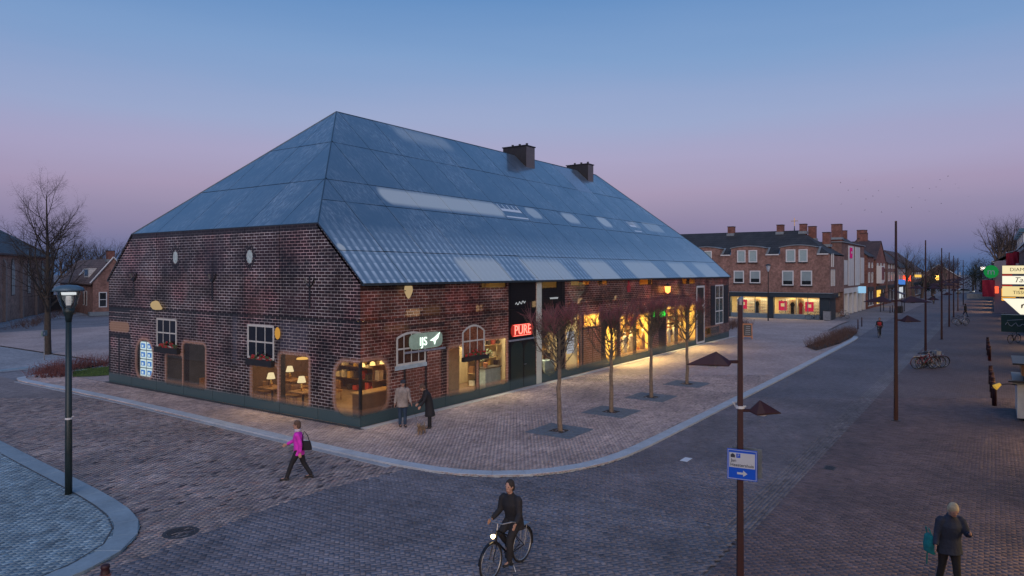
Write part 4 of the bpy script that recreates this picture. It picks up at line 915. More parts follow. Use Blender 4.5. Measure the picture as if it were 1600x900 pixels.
SMALL = dict(seg=[5, 6, 5, 3], wob=[.05, .12, .18, .2], trop=[.03, .1, .06, .03], taper=[.3, .15, .3, .4], kids=[10, 9, 6], spread=[.5, .55, .6], ratio=[.9, .5, .5], short=[.3, .3, .3], rr=[.5, .5, .7])
SMALL['from'] = [.45, .15, .2]
# tall bare tree on the square
tree('tall bare lime tree standing alone on the grey square', (3.8, 36.8, 0), BIG, 11.6, .25, 11, trunk_m=mat('dark_bark', (.05, .042, .034), .9, var=.4, scale=7, bmp=.6), twig_m=mat('dark_twig', (.035, .027, .024), .9))
# four young pollards before the long facade
TWR = mat('reddish_young_twig', (.27, .095, .10), .85, var=.3); TWB = mat('olive_branch', (.125, .10, .07), .9, var=.3); YB = mat('young_bark', (.20, .15, .105), .9, var=.35, scale=9, bmp=.4)
def pollard(u, label, seed):
    rg = np.random.default_rng(seed)
    t = thing('pollarded_tree', label, 'tree', (u, -6.5, ZP), 0, 'young pollarded trees on the plaza')
    tr, li, tw, rd = [], [], [], []
    pts = [np.array((rg.normal(0, .012), rg.normal(0, .012), z)) for z in np.linspace(-.05, 3.9, 11)]
    for i in range(10): tr.append((pts[i], pts[i + 1], .095 - .0045 * i, .095 - .0045 * (i + 1)))
    li += [(p, q, a, b) for p, q, a, b in tr[5:]]; tr = tr[:6]
    for k in range(22):
        z = rg.uniform(2.1, 3.7); az = k * 2.4 + rg.normal(0, .3); top = rg.uniform(3.75, 4.35); R_ = rg.uniform(.4, .98) * (1.0 if z < 3 else .75)
        p = np.array((0, 0, z)); d = nrmv(np.array((math.cos(az) * .9, math.sin(az) * .9, .62))); r = rg.uniform(.02, .036); n = 8
        L = math.hypot(R_, top - z) * 1.12
        for i in range(n):
            hr = math.hypot(p[0], p[1]); d = nrmv(d + np.array((0, 0, .13 if hr < R_ else .5)) + rg.normal(0, .13, 3)); q = p + d * L / n; r1 = r * .87
            li.append((p, q, r, r1))
            if i >= 2:
                for _ in range(4):
                    e = nrmv(np.array((math.cos(az), math.sin(az), 0)) * .35 + rg.normal(0, .6, 3) + np.array((0, 0, .55))); l_ = rg.uniform(.2, .5); a_ = q
                    for s_ in range(3):
                        e = nrmv(e + rg.normal(0, .2, 3) + np.array((0, 0, .12))); b_ = a_ + e * l_ / 3; (tw if s_ < 2 or b_[2] < 4.0 else rd).append((a_, b_, .0075 - .0015 * s_, .0065 - .0015 * s_)); a_ = b_
                        if s_ == 1: tw.append((a_, a_ + nrmv(e + rg.normal(0, .6, 3)) * .16, .005, .004))
            p, r = q, r1
        for _ in range(20):                                     # broom of last year's shoots on every knuckle
            e = nrmv(rg.normal(0, .5, 3) * np.array((1, 1, .25)) + np.array((0, 0, 1.0))); a_ = p - d * rg.uniform(0, .35); l_ = rg.uniform(.35, .75)
            for s_ in range(3):
                e = nrmv(e + rg.normal(0, .12, 3)); b_ = a_ + e * l_ / 3
                if b_[2] < 5.02: rd.append((a_, b_, .0068 - .001 * s_, .006 - .001 * s_))
                a_ = b_
    link('trunk', segmesh(tr, 10, 'trunk', YB), t); tag(link('limbs', segmesh(li, 6, 'limbs', TWB), t), kind='stuff'); tag(link('twigs', segmesh(tw, 3, 'twigs', TWB), t), kind='stuff'); tag(link('shoots', segmesh(rd, 3, 'shoots', TWR), t), kind='stuff')
for u, l_, s_ in ((3.9, 'young pollarded tree in front of the cream post and red neon sign', 3), (8.2, 'young pollarded tree in front of the printed brick double doors', 5), (12.4, 'young pollarded tree in front of the bright mannequin window', 8), (17.1, 'young pollarded tree at the end of the row, before the white-framed far door', 12)): pollard(u, l_, s_)

def stems(name, label, poly, n, h, m, leafm=None, z=0.0, seed=1, cat='shrubs'):
    rg = np.random.default_rng(seed); xs_ = [p[0] for p in poly]; ys_ = [p[1] for p in poly]; sg = []
    P = np.stack([rg.uniform(min(xs_), max(xs_), n * 3), rg.uniform(min(ys_), max(ys_), n * 3)], 1); P = P[inpoly(P, poly)][:n]
    for x, y in P:
        for _ in range(4):
            p = np.array((x, y, z)); d = nrmv(rg.normal(0, .38, 3) + np.array((0, 0, 1))); l_ = h * rg.uniform(.5, 1.15)
            for i in range(3):
                d = nrmv(d + rg.normal(0, .22, 3)); q = p + d * l_ / 3; sg.append((p, q, .013 - .003 * i, .010 - .003 * i))
                if i: sg.append((q, q + nrmv(d + rg.normal(0, .8, 3)) * l_ * .3, .006, .004))
                p = q
    o = link(name, segmesh(sg, 3, name, m)); tag(o, label, cat, kind='stuff')
    return o
DRY = mat('dry_red_stems', (.17, .065, .06), .85, var=.4, scale=3)
DRY2 = mat('dry_brown_stems', (.15, .085, .065), .85, var=.4, scale=3)
bedL = [(-2.1, 24.9), (-.6, 22.3), (1.2, 22.0), (2.0, 26.6), (4.4, 28.4), (.8, 28.9)]
tag(MB().add([(x, y, .03) for x, y in bedL], [tuple(range(6))]).build('planting_bed', SOIL), 'bare soil bed at the far-left corner of the plaza', 'flower bed', kind='structure')
stems('dry_shrubs', 'low dry reddish shrubs in the bed beside the grass strip', [(-2.1, 24.8), (-.75, 22.9), (-.2, 23.4), (.7, 25.9), (2.9, 25.8), (3.9, 27.6), (1.0, 28.6), (-.6, 26.6)], 200, .62, DRY, z=.03, seed=2)
# grass strip
gp = [(-.4, 22.9), (.5, 22.1), (1.3, 21.9), (3.2, 24.2), (3.4, 25.6), (.8, 25.75)]
gm = mat('lawn_soil', (.03, .06, .015), .9, var=.3)
lawn = tag(MB().add([(x, y, .055) for x, y in gp], [tuple(range(len(gp)))]).build('lawn', gm), kind='structure')
rg = np.random.default_rng(5); P = np.stack([rg.uniform(-.5, 3.6, 30000), rg.uniform(21.8, 28, 30000)], 1); P = P[inpoly(P, gp)][:9000]
az = rg.uniform(0, 6.28, len(P)); hh = rg.uniform(.04, .10, len(P)); wv = np.stack([np.cos(az), np.sin(az)], 1) * .006
V = np.stack([np.c_[P - wv, np.full(len(P), .05)], np.c_[P + wv, np.full(len(P), .05)], np.c_[P + rg.normal(0, .025, P.shape), .05 + hh]], 1).reshape(-1, 3)
me = bpy.data.meshes.new('grass'); me.from_pydata(V.tolist(), [], np.arange(len(V)).reshape(-1, 3).tolist()); me.materials.append(mat('grass_blade', (.075, .14, .03), .7, var=.35, scale=2))
tag(link('grass', me), 'short green grass strip beside the glass gable', 'grass', kind='stuff')
# bed with dry grasses at the street end of the plaza
bedR = [(37.5, -8.9), (44, -9.45), (51, -9.35), (57, -8.9), (56.5, -7.9), (48, -7.7), (40, -7.6)]
tag(MB().add([(x, y, ZP + .03) for x, y in bedR], [tuple(range(len(bedR)))]).build('planting_bed', SOIL), 'bare soil bed along the street end of the plaza', 'flower bed', kind='structure')
stems('dry_shrubs', 'brown dry shrubs in the bed at the street end of the plaza', bedR, 250, .72, DRY2, z=ZP + .03, seed=4)
stems('dry_shrubs', 'low brown shrubs in the bed behind the sandwich board', [(51, 2), (60, 2), (60, 5), (51, 5)], 170, .8, DRY2, z=ZP, seed=6)

# ================================================================== STREET LAMPS, SIGNS, BOLLARDS
def lamp_head(parent, z, dirx, diry, L_, w_, drop=.12, flip=1):
    """folded kite-shaped plate lamp on a short arm"""
    d = np.array((dirx, diry, 0.)); d /= np.linalg.norm(d); s = np.array((-d[1], d[0], 0.)); up = np.array((0, 0, 1.))
    a = d * .17; h = MB()
    A = [a + s * .03 + up * (z), a + d * .1 + s * w_ * .5 + up * (z - .05), a + d * L_ * .45 + s * w_ * .42 + up * (z - .03), a + d * L_ + up * (z - .01 - drop * .3), a + d * L_ * .45 - s * w_ * .42 + up * (z - .03), a + d * .1 - s * w_ * .5 + up * (z - .05), a - s * .03 + up * z]
    top = a + d * L_ * .34 + up * (z + .2)
    under = [p - up * .02 for p in A]
    n = len(A); vs = A + [top] + under
    fs = [(i, (i + 1) % n, n) for i in range(n)] + [(i, n + 1 + i, n + 1 + (i + 1) % n, (i + 1) % n) for i in range(n)] + [tuple(range(n + 1, 2 * n + 1))]
    h.add(vs, fs); hd = h.build('lamp_head', MAROON, parent)
    MB().tube([up * z, a * 1.2 + up * z], .032, 6).build('arm', MAROON, hd)
    ctr = a + d * L_ * .4 + up * (z - .06)
    MB().box(*(np.array([[-.1, .1], [-.08, .08], [-.03, -.005]]) + ctr[:, None]).ravel()).build('lens', mat('lamp_lens', (.4, .4, .38), .3), hd)
def street_pole(u, v, H, heads, label, rb=.09, rt=.045):
    t = thing('street_lamp', label, 'street lamp', (u, v, 0), 0, 'maroon street lamps along the road')
    m = MB(); m.tube([(0, 0, -.05), (0, 0, H * .5), (0, 0, H)], [rb, (rb + rt) / 2, rt], 4, side=(.3, .95, 0)); m.build('pole', MAROON, t)
    MB().lathe([(rb + .1, 0), (rb + .1, .015), (rb, .02)], n=12).build('base_plate', DARKMET, t)
    for hd in heads: lamp_head(t, *hd)
    return t
LX, LY = -.57, .8217                       # screen-parallel directions for the near lamp's cranked arms
p1 = street_pole(-4.94, -15.84, 5.42, [(4.26, LX, LY, .86, .34), (3.32, -LX, -LY, .62, .3)], 'maroon street lamp carrying the blue direction sign', .085, .055)
MB().tube([(0, 0, 5.36), (.0, 0, 5.46), (.05, -.03, 5.5)], [.05, .05, .03], 6).build('top_cap', STEEL, p1)
MB().tube([(-.07, .12, 3.48), (-.02, .1, 3.42), (.0, .09, 3.38), (.05, -.1, 3.4)], .018, 5).build('white_tie', WHITE, p1); MB().lathe([(.085, 3.36), (.085, 3.41)], n=8).build('clamp', WHITE, p1)
p2 = street_pole(13.38, -16.63, 8.05, [(4.83, -.4, .92, 1.05, .5), (4.83, .4, -.92, 1.15, .5), (4.05, .5, -.86, .8, .4)], 'tall maroon street lamp with two heads across the road from the young trees')
p3 = street_pole(40.3, -15.8, 8.3, [(4.83, -.4, .92, 1.05, .5), (4.83, .4, -.92, 1.0, .5), (4.0, .5, -.86, .8, .4)], 'tall maroon street lamp with red bicycles parked at its foot')
for (u, v), l_ in zip([(53.8, -16.1), (71, -15.9), (89, -15.6), (108, -15.4), (131, -15.4)], ['tall maroon street lamp beyond the red bicycles', 'tall maroon street lamp before the pale parked bicycles', 'far maroon street lamp by the walkers', 'maroon street lamp far down the road', 'maroon street lamp far down the road']):
    street_pole(u, v, 8.1, [(4.83, -.4, .92, 1.05, .5), (4.83, .4, -.92, 1.05, .5), (4.0, .5, -.86, .8, .4)], l_)
# blue direction sign on the near pole (faces the crossing)
sg = thing('direction_sign', 'blue and white direction sign with an arrow on the near maroon lamp pole', 'sign', (-4.94, -15.84, 0), math.atan2(-LX * .97, LY) * 0)
yaw = math.atan2(-.8217, .57) - .45
sg.rotation_euler = (0, 0, yaw); sg.location = (-4.94 - .115 * .8217, -15.84 - .115 * .57, 2.30)
BLUE = mat('sign_blue', (.004, .085, .56), .35, var=.06); SWHITE = mat('sign_white', (.48, .52, .55), .4, var=.05); SDARK = mat('sign_ink', (.02, .03, .05), .5)
box('plate', BLUE, sg, -.275, .275, -.012, .012, -.29, .29)
for b_ in ((-.262, .262, -.277, -.268), (-.262, .262, .268, .277), (-.262, -.253, -.268, .268), (.253, .262, -.268, .268)): box('border', SWHITE, sg, b_[0], b_[1], -.015, -.0125, b_[2], b_[3])
box('text_field', SWHITE, sg, -.235, .235, -.0148, -.0122, -.06, .225)
lettering('Jan', .085, SDARK, sg, (-.155, -.017, .075), (1, 0, 0)); lettering('Heestershuis', .082, SDARK, sg, (0.0, -.017, -.01), (1, 0, 0))
MB().prism([(-.21, -.0155, .13), (-.13, -.0155, .13), (-.13, -.0155, .18), (-.17, -.0155, .21), (-.21, -.0155, .18)], (0, -.002, 0)).build('pictogram', SDARK, sg)
q_ = box('pictogram', BLUE, sg, -.105, -.03, -.0178, -.0152, .13, .21); lettering('P', .06, SWHITE, sg, (-.067, -.02, .17), (1, 0, 0))
MB().prism([(-.09, -.0155, -.185), (.02, -.0155, -.185), (.02, -.0155, -.225), (.1, -.0155, -.165), (.02, -.0155, -.105), (.02, -.0155, -.145), (-.09, -.0155, -.145)], (0, .003, 0)).build('arrow', SWHITE, sg)
bk = box('back_plate', mat('sign_back', (.16, .19, .20), .5, .5), sg, -.21, .34, .19, .205, -.27, .29)
for z_ in (-.15, .15): box('clamp', STEEL, sg, -.05, .05, .0125, .19, z_ - .015, z_ + .015)
# green lantern post on the island
t = thing('lamp_post', 'dark green lantern post standing on the blue-grey pavement', 'street lamp', (-9.98, .47, ZP))
MB().tube([(0, 0, -.05), (0, 0, 1.2), (0, 0, 4.7)], [.088, .086, .07], 14).build('pole', GREENPOLE, t, True)
MB().lathe([(.07, 4.6), (.09, 4.75), (.13, 4.85), (.15, 4.97)], n=14).build('neck', GREENPOLE, t, True)
MB().lathe([(.14, 4.97), (.19, 5.05), (.27, 5.3), (.30, 5.45)], n=20, cap=False).build('glass_bowl', glassmat('lantern_glass', (.8, .83, .83), .3), t, True)
MB().lathe([(.37, 5.43), (.375, 5.47), (.33, 5.53), (.2, 5.585), (.02, 5.60)], n=24).build('hood', mat('lantern_hood', (.075, .13, .17), .45, .2), t, True)
for k in range(4):
    a = k * math.pi / 2 + .5; MB().tube([(.14 * math.cos(a), .14 * math.sin(a), 4.95), (.21 * math.cos(a), .21 * math.sin(a), 5.08), (.31 * math.cos(a), .31 * math.sin(a), 5.44)], .016, 5).build('strut', GREENPOLE, t)
MB().lathe([(.06, 5.05), (.075, 5.2), (.06, 5.3)], n=10).build('bulb', mat('bulb', (.6, .6, .6), .3, emit=.25, emitcol=(1, .95, .9)), t); box('reflection_box', emis('added_reflection_glow', (.95, .97, 1), 1.0), t, -.14, .14, -.12, .12, 5.33, 5.40)  # unlit lantern: bulb and white box glow in place of a reflection
MB().tube([(.09, -.09, 2.08), (.0, .0, 2.02), (-.02, .1, 2.05)], [.012, .012, .012], 5).build('tie', WHITE, t); MB().lathe([(.085, 2.0), (.085, 2.05)], n=12).build('clip', WHITE, t)
# small parking board by the big tree
t = thing('parking_board', 'small grey-green notice board on a thin post near the tall tree', 'sign', (2.07, 32.93, 0), .9)
MB().tube([(0, 0, 0), (0, 0, 2.0)], .035).build('post', STEEL, t); box('board', mat('board_green', (.10, .17, .17), .5), t, -.45, .45, -.05, .05, 1.65, 2.0); box('notice', SWHITE, t, -.3, -.05, -.058, -.0505, 1.75, 1.9)
# maroon bollards
def bollard(u, v, label, group=None, h=1.0, sc=1.0):
    t = thing('bollard', label, 'bollard', (u, v, 0), .4, group); r = .095 * sc
    MB().lathe([(r, -.02), (r, h * .86), (r * .8, h * .9), (r, h * .93), (r * .95, h * .98), (r * .4, h)], n=12).build('post', MAROON, t, True); MB().lathe([(r + .02, h * .78), (r + .02, h * .81)], n=12).build('band', mat('bollard_band', (.2, .08, .07), .5), t)
bollard(-12.57, -7.13, 'maroon bollard near the tip of the blue-grey pavement', h=.9, sc=.8)
for u, v in ((19.4, -19.9), (21.6, -19.84), (23.7, -19.8), (26.6, -19.74)): bollard(u, v, 'maroon bollard in the row beside the white kiosk', 'bollards beside the kiosk')
for u, v in ((38.5, -19.65), (42, -19.56), (45.9, -19.5)): bollard(u, v, 'maroon bollard in the row further along the shop pavement', 'bollards further along')
for u, v in ((62, -8.2), (66, -8.0), (96, -7.5), (99, -7.5)): bollard(u, v, 'thin dark bollard at the edge of the shop terrace', 'bollards at the terrace edge', 1.0, .6)
# sandwich board
t = thing('sandwich_board', 'black chalk sandwich board with orange wooden frame on the plaza', 'sandwich board', (44.1, -1.9, ZP), R(20))
for s_ in (-1, 1):
    def lean_(z, o): return s_ * (.32 - .26 * z / 1.35) + o
    fr = MB()
    for (y0, y1, z0, z1) in ((-.42, -.34, 0, 1.35), (.34, .42, 0, 1.35), (-.34, .34, 1.25, 1.35), (-.34, .34, .18, .27)):
        fr.prism([(lean_(z0, 0), y0, z0), (lean_(z0, 0), y1, z0), (lean_(z1, 0), y1, z1), (lean_(z1, 0), y0, z1)], (s_ * .03, 0, 0))
    f_ = fr.build('frame', mat('orange_wood', (.42, .17, .07), .6), t)
    MB().prism([(lean_(.27, .008 * s_), -.34, .27), (lean_(.27, .008 * s_), .34, .27), (lean_(1.25, .008 * s_), .34, 1.25), (lean_(1.25, .008 * s_), -.34, 1.25)], (s_ * .012, 0, 0)).build('chalk_board', BLACK, f_)
    ch = MB()
    for k in range(5):
        z = 1.1 - k * .17; x = lean_(z, .021 * s_); ch.box(min(x, x + .003), max(x, x + .003), -.24, .1 + .03 * k, z - .02, z + .02)
    ch.build('chalk_marks', SWHITE, f_)
# slim old street lantern before the shoe shop
t = thing('lamp_post', 'slim dark lantern post in front of the shoe shop', 'street lamp', (68.5, 2.6, 0))
MB().tube([(0, 0, 0), (0, 0, 6.0)], [.08, .05]).build('pole', DARKMET, t); MB().lathe([(.06, 6.0), (.16, 6.2), (.26, 6.75)], n=10, cap=False).build('glass_bowl', mat('lantern_frost', (.4, .45, .5), .3), t); MB().lathe([(.34, 6.75), (.3, 6.85), (.05, 6.95)], n=10).build('hood', DARKMET, t)

# ================================================================== BICYCLES
TYRE_R = .35
def wheel_mesh():
    ty = MB(); n = 28
    for k in range(n):
        a, b = 2 * math.pi * k / n, 2 * math.pi * (k + 1) / n
        ty.tube([(TYRE_R * math.cos(a), 0, TYRE_R * math.sin(a)), (TYRE_R * math.cos(b), 0, TYRE_R * math.sin(b))], .02, 6, cap=False)
    rim = MB()
    for k in range(n):
        a, b = 2 * math.pi * k / n, 2 * math.pi * (k + 1) / n
        rim.tube([(.318 * math.cos(a), 0, .318 * math.sin(a)), (.318 * math.cos(b), 0, .318 * math.sin(b))], .011, 4, cap=False)
    sp = MB()
    for k in range(20):
        a = 2 * math.pi * k / 20; sp.tube([(.02 * math.cos(a), .02 * (-1) ** k, .02 * math.sin(a)), (.315 * math.cos(a), 0, .315 * math.sin(a))], .0022, 3, cap=False)
    sp.tube([(0, -.05, 0), (0, .05, 0)], .022, 8)
    return ty.mesh('tyre', RUBBER, True), rim.mesh('rim', STEEL), sp.mesh('spokes', STEEL)
WM_ = wheel_mesh()
def bicycle(loc, rz, frame_m, label, group=None, basket=False, lean=0.0, light=None):
    t = thing('bicycle', label, 'bicycle', loc, rz, group); t.rotation_euler = (lean, 0, rz)
    for x in (-.54, .54):
        w_ = link('wheel', WM_[0], t); w_.location = (x, 0, TYRE_R + .02)
        link('rim', WM_[1], w_); link('spokes', WM_[2], w_)
    h = TYRE_R + .02
    f = MB()
    bb = (-.08, 0, .30); seat_t = (-.22, 0, .86); head_b = (.38, 0, .72); head_t = (.34, 0, .92)
    for a, b, r in ((bb, seat_t, .017), (bb, head_b, .02), ((-.17, 0, .62), head_t, .016), (head_b, head_t, .022)): f.tube([a, b], r, 8)
    for s_ in (-.05, .05): f.tube([bb, (-.54, s_, h)], .01, 6); f.tube([(-.19, 0, .74), (-.54, s_, h)], .009, 6)
    f.build('frame', frame_m, t)
    fk = MB()
    for s_ in (-.045, .045): fk.tube([head_b, (.42, s_, .66), (.54, s_, h)], .011, 6)
    fk.build('fork', frame_m, t)
    hb = MB(); hb.tube([head_t, (.31, 0, 1.05)], .014, 6); hb.tube([(.1, -.29, 1.06), (.22, -.27, 1.1), (.33, -.12, 1.06), (.33, .12, 1.06), (.22, .27, 1.1), (.1, .29, 1.06)], .012, 6); hb.build('handlebar', STEEL, t)
    MB().tube([seat_t, (-.24, 0, .95)], .012, 6).build('seat_post', STEEL, t)
    s_ = MB(); s_.tube([(-.38, 0, .97), (-.3, 0, .98), (-.2, 0, .97), (-.08, 0, .965)], [(.07, .03), (.11, .035), (.06, .03), (.02, .02)], 8, side=(0, 1, 0)); s_.build('saddle', BLACK, t, True)
    for x in (-.54, .54):
        m = MB(); m.tube([(x + .38 * math.cos(a), 0, h + .38 * math.sin(a)) for a in (np.linspace(.5, 3.4, 9) if x < 0 else np.linspace(.1, 2.6, 9))], [(.03, .006)] * 9, 6, side=(0, 1, 0)); m.build('mudguard', frame_m, t)
    c = MB(); c.tube([(bb[0], -.05, bb[2]), (bb[0], .05, bb[2])], .09, 14); c.tube([(bb[0], .06, bb[2]), (bb[0] + .12, .07, bb[2] - .12)], .01, 5); c.tube([(bb[0], -.06, bb[2]), (bb[0] - .12, -.07, bb[2] + .12)], .01, 5); c.build('crank', DARKMET, t)
    for s2, dx in ((1, .12), (-1, -.12)): box('pedal', RUBBER, t, bb[0] + dx - .045, bb[0] + dx + .045, s2 * .12 - .045, s2 * .12 + .045, bb[2] - dx - .012, bb[2] - dx + .012)
    rk = MB(); rk.box(-.74, -.36, -.07, .07, .765, .78)
    for s_ in (-.06, .06): rk.tube([(-.62, s_, .77), (-.54, s_, h)], .006, 4)
    rk.build('carrier', STEEL, t)
    MB().tube([(.43, 0, .84), (.49, 0, .84)], [.03, .045], 8).build('headlight', light or STEEL, t)
    MB().tube([(-.1, .02, .28), (-.02, .2, .02)], .009, 5).build('kickstand', STEEL, t)
    if basket:
        b_ = MB(); b_.box(.42, .74, -.18, .18, .86, .88)
        for (a0, a1, c0, c1) in ((.42, .74, -.18, -.17), (.42, .74, .17, .18), (.42, .43, -.17, .17), (.73, .74, -.17, .17)): b_.box(a0, a1, c0, c1, .88, 1.1)
        b_.build('basket', mat('crate_grey', (.3, .33, .36), .6), t)
    return t
BRED = mat('bike_red', (.22, .015, .02), .35, .3); BBLK = mat('bike_black', (.012, .012, .014), .3, .3); BWHT = mat('bike_pale', (.42, .47, .52), .4, .2); BBLU = mat('bike_blue', (.04, .09, .2), .35, .3)
G1 = 'bicycles parked at the lamp pole'
bicycle((31.2, -16.4, 0), R(-50), BRED, 'red bicycle parked in front of the others at the lamp pole', G1, lean=R(-6))
bicycle((31.7, -16.5, 0), R(-44), BBLK, 'black bicycle with a grey crate parked behind the red one', G1, True, lean=R(5))
bicycle((32.1, -16.7, 0), R(-56), BWHT, 'pale bicycle parked at the back of the lamp pole group', G1, lean=R(-5))
bicycle((32.5, -16.8, 0), R(-62), BRED, 'second red bicycle leaning across the group at the lamp pole', G1, lean=R(8))
bicycle((73.0, -17.0, 0), R(-40), BWHT, 'pale bicycle parked further down the shop pavement', 'pale bicycles'); bicycle((75.5, -16.8, 0), R(-70), BBLU, 'blue bicycle parked beside the pale one down the pavement', 'pale bicycles')
bicycle((53.4, -21.3, 0), R(-30), BBLK, 'black bicycle parked below the dark green box sign')
bicycle((84, -20.9, 0), R(10), BBLK, 'black bicycle parked along the shop fronts beyond the lit signs')
bicycle((73.0, -1.6, 0), R(82), BBLK, 'dark bicycle parked against the shoe shop window')
bicycle((79.5, -4.0, 0), R(60), BWHT, 'pale bicycle parked at the corner of the shoe shop')

# ================================================================== PEOPLE AND THE DOG
SKIN = mat('skin', (.42, .24, .17), .6, var=.08, scale=20)
def remeshed(o, vox, smooth=6):
    r = o.modifiers.new('remesh', 'REMESH'); r.mode = 'VOXEL'; r.voxel_size = vox; r.use_smooth_shade = True
    s = o.modifiers.new('smooth', 'SMOOTH'); s.iterations = smooth; s.factor = .5; return o
def Rx(v, ang, ax):
    return np.array(Matrix.Rotation(ang, 3, Vector(ax)) @ Vector(v))
def person(label, loc, heading, pose, wear, H=1.74):
    """front = +X, left = +Y. pose angles in degrees; wear = materials and garment choices"""
    k = H / 1.74; t = thing('person', label, 'person', loc, heading)
    P = dict(lean=0, head=0, headturn=0, thL=0, thR=0, knL=0, knR=0, arL=0, arR=0, elL=10, elR=10, abL=8, abR=8, hip=.92, sit=0, inL=0, inR=0); P.update(pose)
    ln = R(P['lean']); pel = np.array((0, 0, P['hip']))
    def up(h, f=0): return pel + Rx((f, 0, h), ln, (0, 1, 0))
    chest, neck = up(.36), up(.53); hd = R(P['lean'] * .6 + P['head'])
    head = neck + Rx((.02, 0, .15), hd, (0, 1, 0))
    J = {}
    for s, sd in (('L', 1), ('R', -1)):
        hipj = pel + np.array((0, sd * .09, -.02)); th = R(P['th' + s]); kn = R(P['kn' + s])
        knee = hipj + Rx((0, 0, -.43), -th, (0, 1, 0)); ank = knee + Rx((0, 0, -.42), -th + kn, (0, 1, 0)); toe = ank + Rx((.17, 0, -.05), -th + kn, (0, 1, 0)) if abs(kn) > .5 else ank + np.array((.17, 0, -.05))
        heel = ank + np.array((-.05, 0, -.055))
        sh = up(.46) + np.array((0, sd * .185, 0)); a = R(P['ar' + s]) - ln * .2; ab = R(P['ab' + s]); el = R(P['el' + s]); inn_ = R(P['in' + s])
        da = Rx(Rx((0, 0, -1), sd * ab, (1, 0, 0)), -a, (0, 1, 0)); elb = sh + da * .29
        df = Rx(da, -el, (0, 1, 0)); df = Rx(df, -sd * inn_, (0, 0, 1)); wr = elb + df * .25
        J[s] = dict(hip=hipj, knee=knee, ank=ank, toe=toe, heel=heel, sh=sh, elb=elb, wr=wr, df=df)
    S = lambda p: tuple(np.array(p) * k)
    def T(mb, pts, rad, n=12, side=None):
        mb.tube([S(p) for p in pts], [(r[0] * k, r[1] * k) if isinstance(r, tuple) else r * k for r in rad], n, side=side)
    b = MB()
    T(b, [pel - (0, 0, .08), pel + (0, 0, .03), up(.16), chest, up(.47), up(.52)], [(.11, .09), (.155, .11), (.125, .095), (.16, .11), (.15, .085), (.06, .06)], 14, (0, 1, 0))
    T(b, [up(.48), neck + (0, 0, .01), head - Rx((0, 0, .04), hd, (0, 1, 0))], [.06, .052, .055], 10)
    hc = S(head + Rx((0.0, 0, .04), hd, (0, 1, 0))); b.ball(hc, .098 * k, .078 * k, .12 * k, 14, 10)
    jw = S(head + Rx((.03, 0, -.04), hd, (0, 1, 0))); b.ball(jw, .065 * k, .055 * k, .06 * k, 10, 8)
    nz = head + Rx((.1, 0, .01), hd, (0, 1, 0)); b.ball(S(nz), .022 * k, .013 * k, .022 * k, 8, 6)
    for sd in (-1, 1): b.ball(S(head + Rx((.0, sd * .08, .02), hd, (0, 1, 0))), .018 * k, .01 * k, .03 * k, 8, 6)
    for s, sd in (('L', 1), ('R', -1)):
        j = J[s]
        T(b, [j['hip'], j['hip'] * .5 + j['knee'] * .5, j['knee'], j['knee'] * .65 + j['ank'] * .35, j['ank']], [.085, .075, .052, .054, .036])
        T(b, [j['heel'], j['ank'] + (.02, 0, -.03), j['toe']], [.035, .045, .03], 8)
        T(b, [j['sh'], j['sh'] * .5 + j['elb'] * .5, j['elb'], j['elb'] * .6 + j['wr'] * .4, j['wr']], [.055, .046, .036, .038, .026])
        d = j['df'] / np.linalg.norm(j['df']); sid = nrmv(np.cross(d, (0, 1, 0)) + 1e-6); sid = nrmv(np.cross(np.array((0, 1., 0)), d)) if abs(d[1]) < .9 else np.array((1., 0, 0)); nr = np.cross(d, sid)
        T(b, [j['wr'], j['wr'] + d * .045, j['wr'] + d * .09], [(.022, .016), (.036, .016), (.04, .014)], 10, sid)
        for q, fl in zip((-.03, -.01, .01, .03), (.062, .075, .07, .054)):
            f0 = j['wr'] + d * .085 + sid * q; f1 = f0 + d * fl * .5; f2 = f1 + (d * .7 - nr * sd * .55) * fl * .5; T(b, [f0, f1, f2], [.009, .0085, .007], 6)
        th0 = j['wr'] + d * .03 - sid * .028; T(b, [th0, th0 + (d * .6 - sid * .6) * .035, th0 + (d * .95 - sid * .3) * .075], [.011, .010, .008], 6)
    remeshed(b.build('body', SKIN, t, True), .0075 * k, 3)
    # clothes
    c = MB(); L_ = wear.get('coat_len', .12); fat = wear.get('fat', 1.0)
    T(c, [pel - (0, 0, L_) + (wear.get('sway', 0), 0, 0), pel - (0, 0, L_ * .4), up(.1), up(.24), chest, up(.47), up(.535)],
      [((.19 + L_ * .1) * fat, (.14 + L_ * .1) * fat), (.19 * fat, .145 * fat), (.175 * fat, .135 * fat), (.185 * fat, .14 * fat), (.2 * fat, .145 * fat), (.18, .11), (.075, .075)], 18, (0, 1, 0))
    for s in 'LR':
        j = J[s]; c.ball(S(j['sh'] - (0, .012 if s == 'L' else -.012, .012)), .083 * k, .08 * k, .08 * k, 12, 8); T(c, [j['sh'] * .96 + j['elb'] * .04, j['sh'] * .5 + j['elb'] * .5, j['elb'], j['elb'] * .5 + j['wr'] * .5, j['wr'] - j['df'] * .005], [.085, .072, .062, .056, .047], 12)
    T(c, [up(.49), up(.57)], [.085, .08], 12)
    remeshed(c.build('coat', wear['coat'], t, True), .014 * k, 5)
    tr = MB(); T(tr, [pel - (0, 0, .1), pel + (0, 0, .06)], [(.15, .115), (.165, .125)], 14, (0, 1, 0))
    for s in 'LR':
        j = J[s]; T(tr, [j['hip'] + (0, 0, .03), j['hip'] * .5 + j['knee'] * .5, j['knee'], j['knee'] * .5 + j['ank'] * .5, j['ank'] + (0, 0, .0)], [.105, .094, .072, .066, .06], 12)
    remeshed(tr.build('trousers', wear['trousers'], t, True), .014 * k, 4)
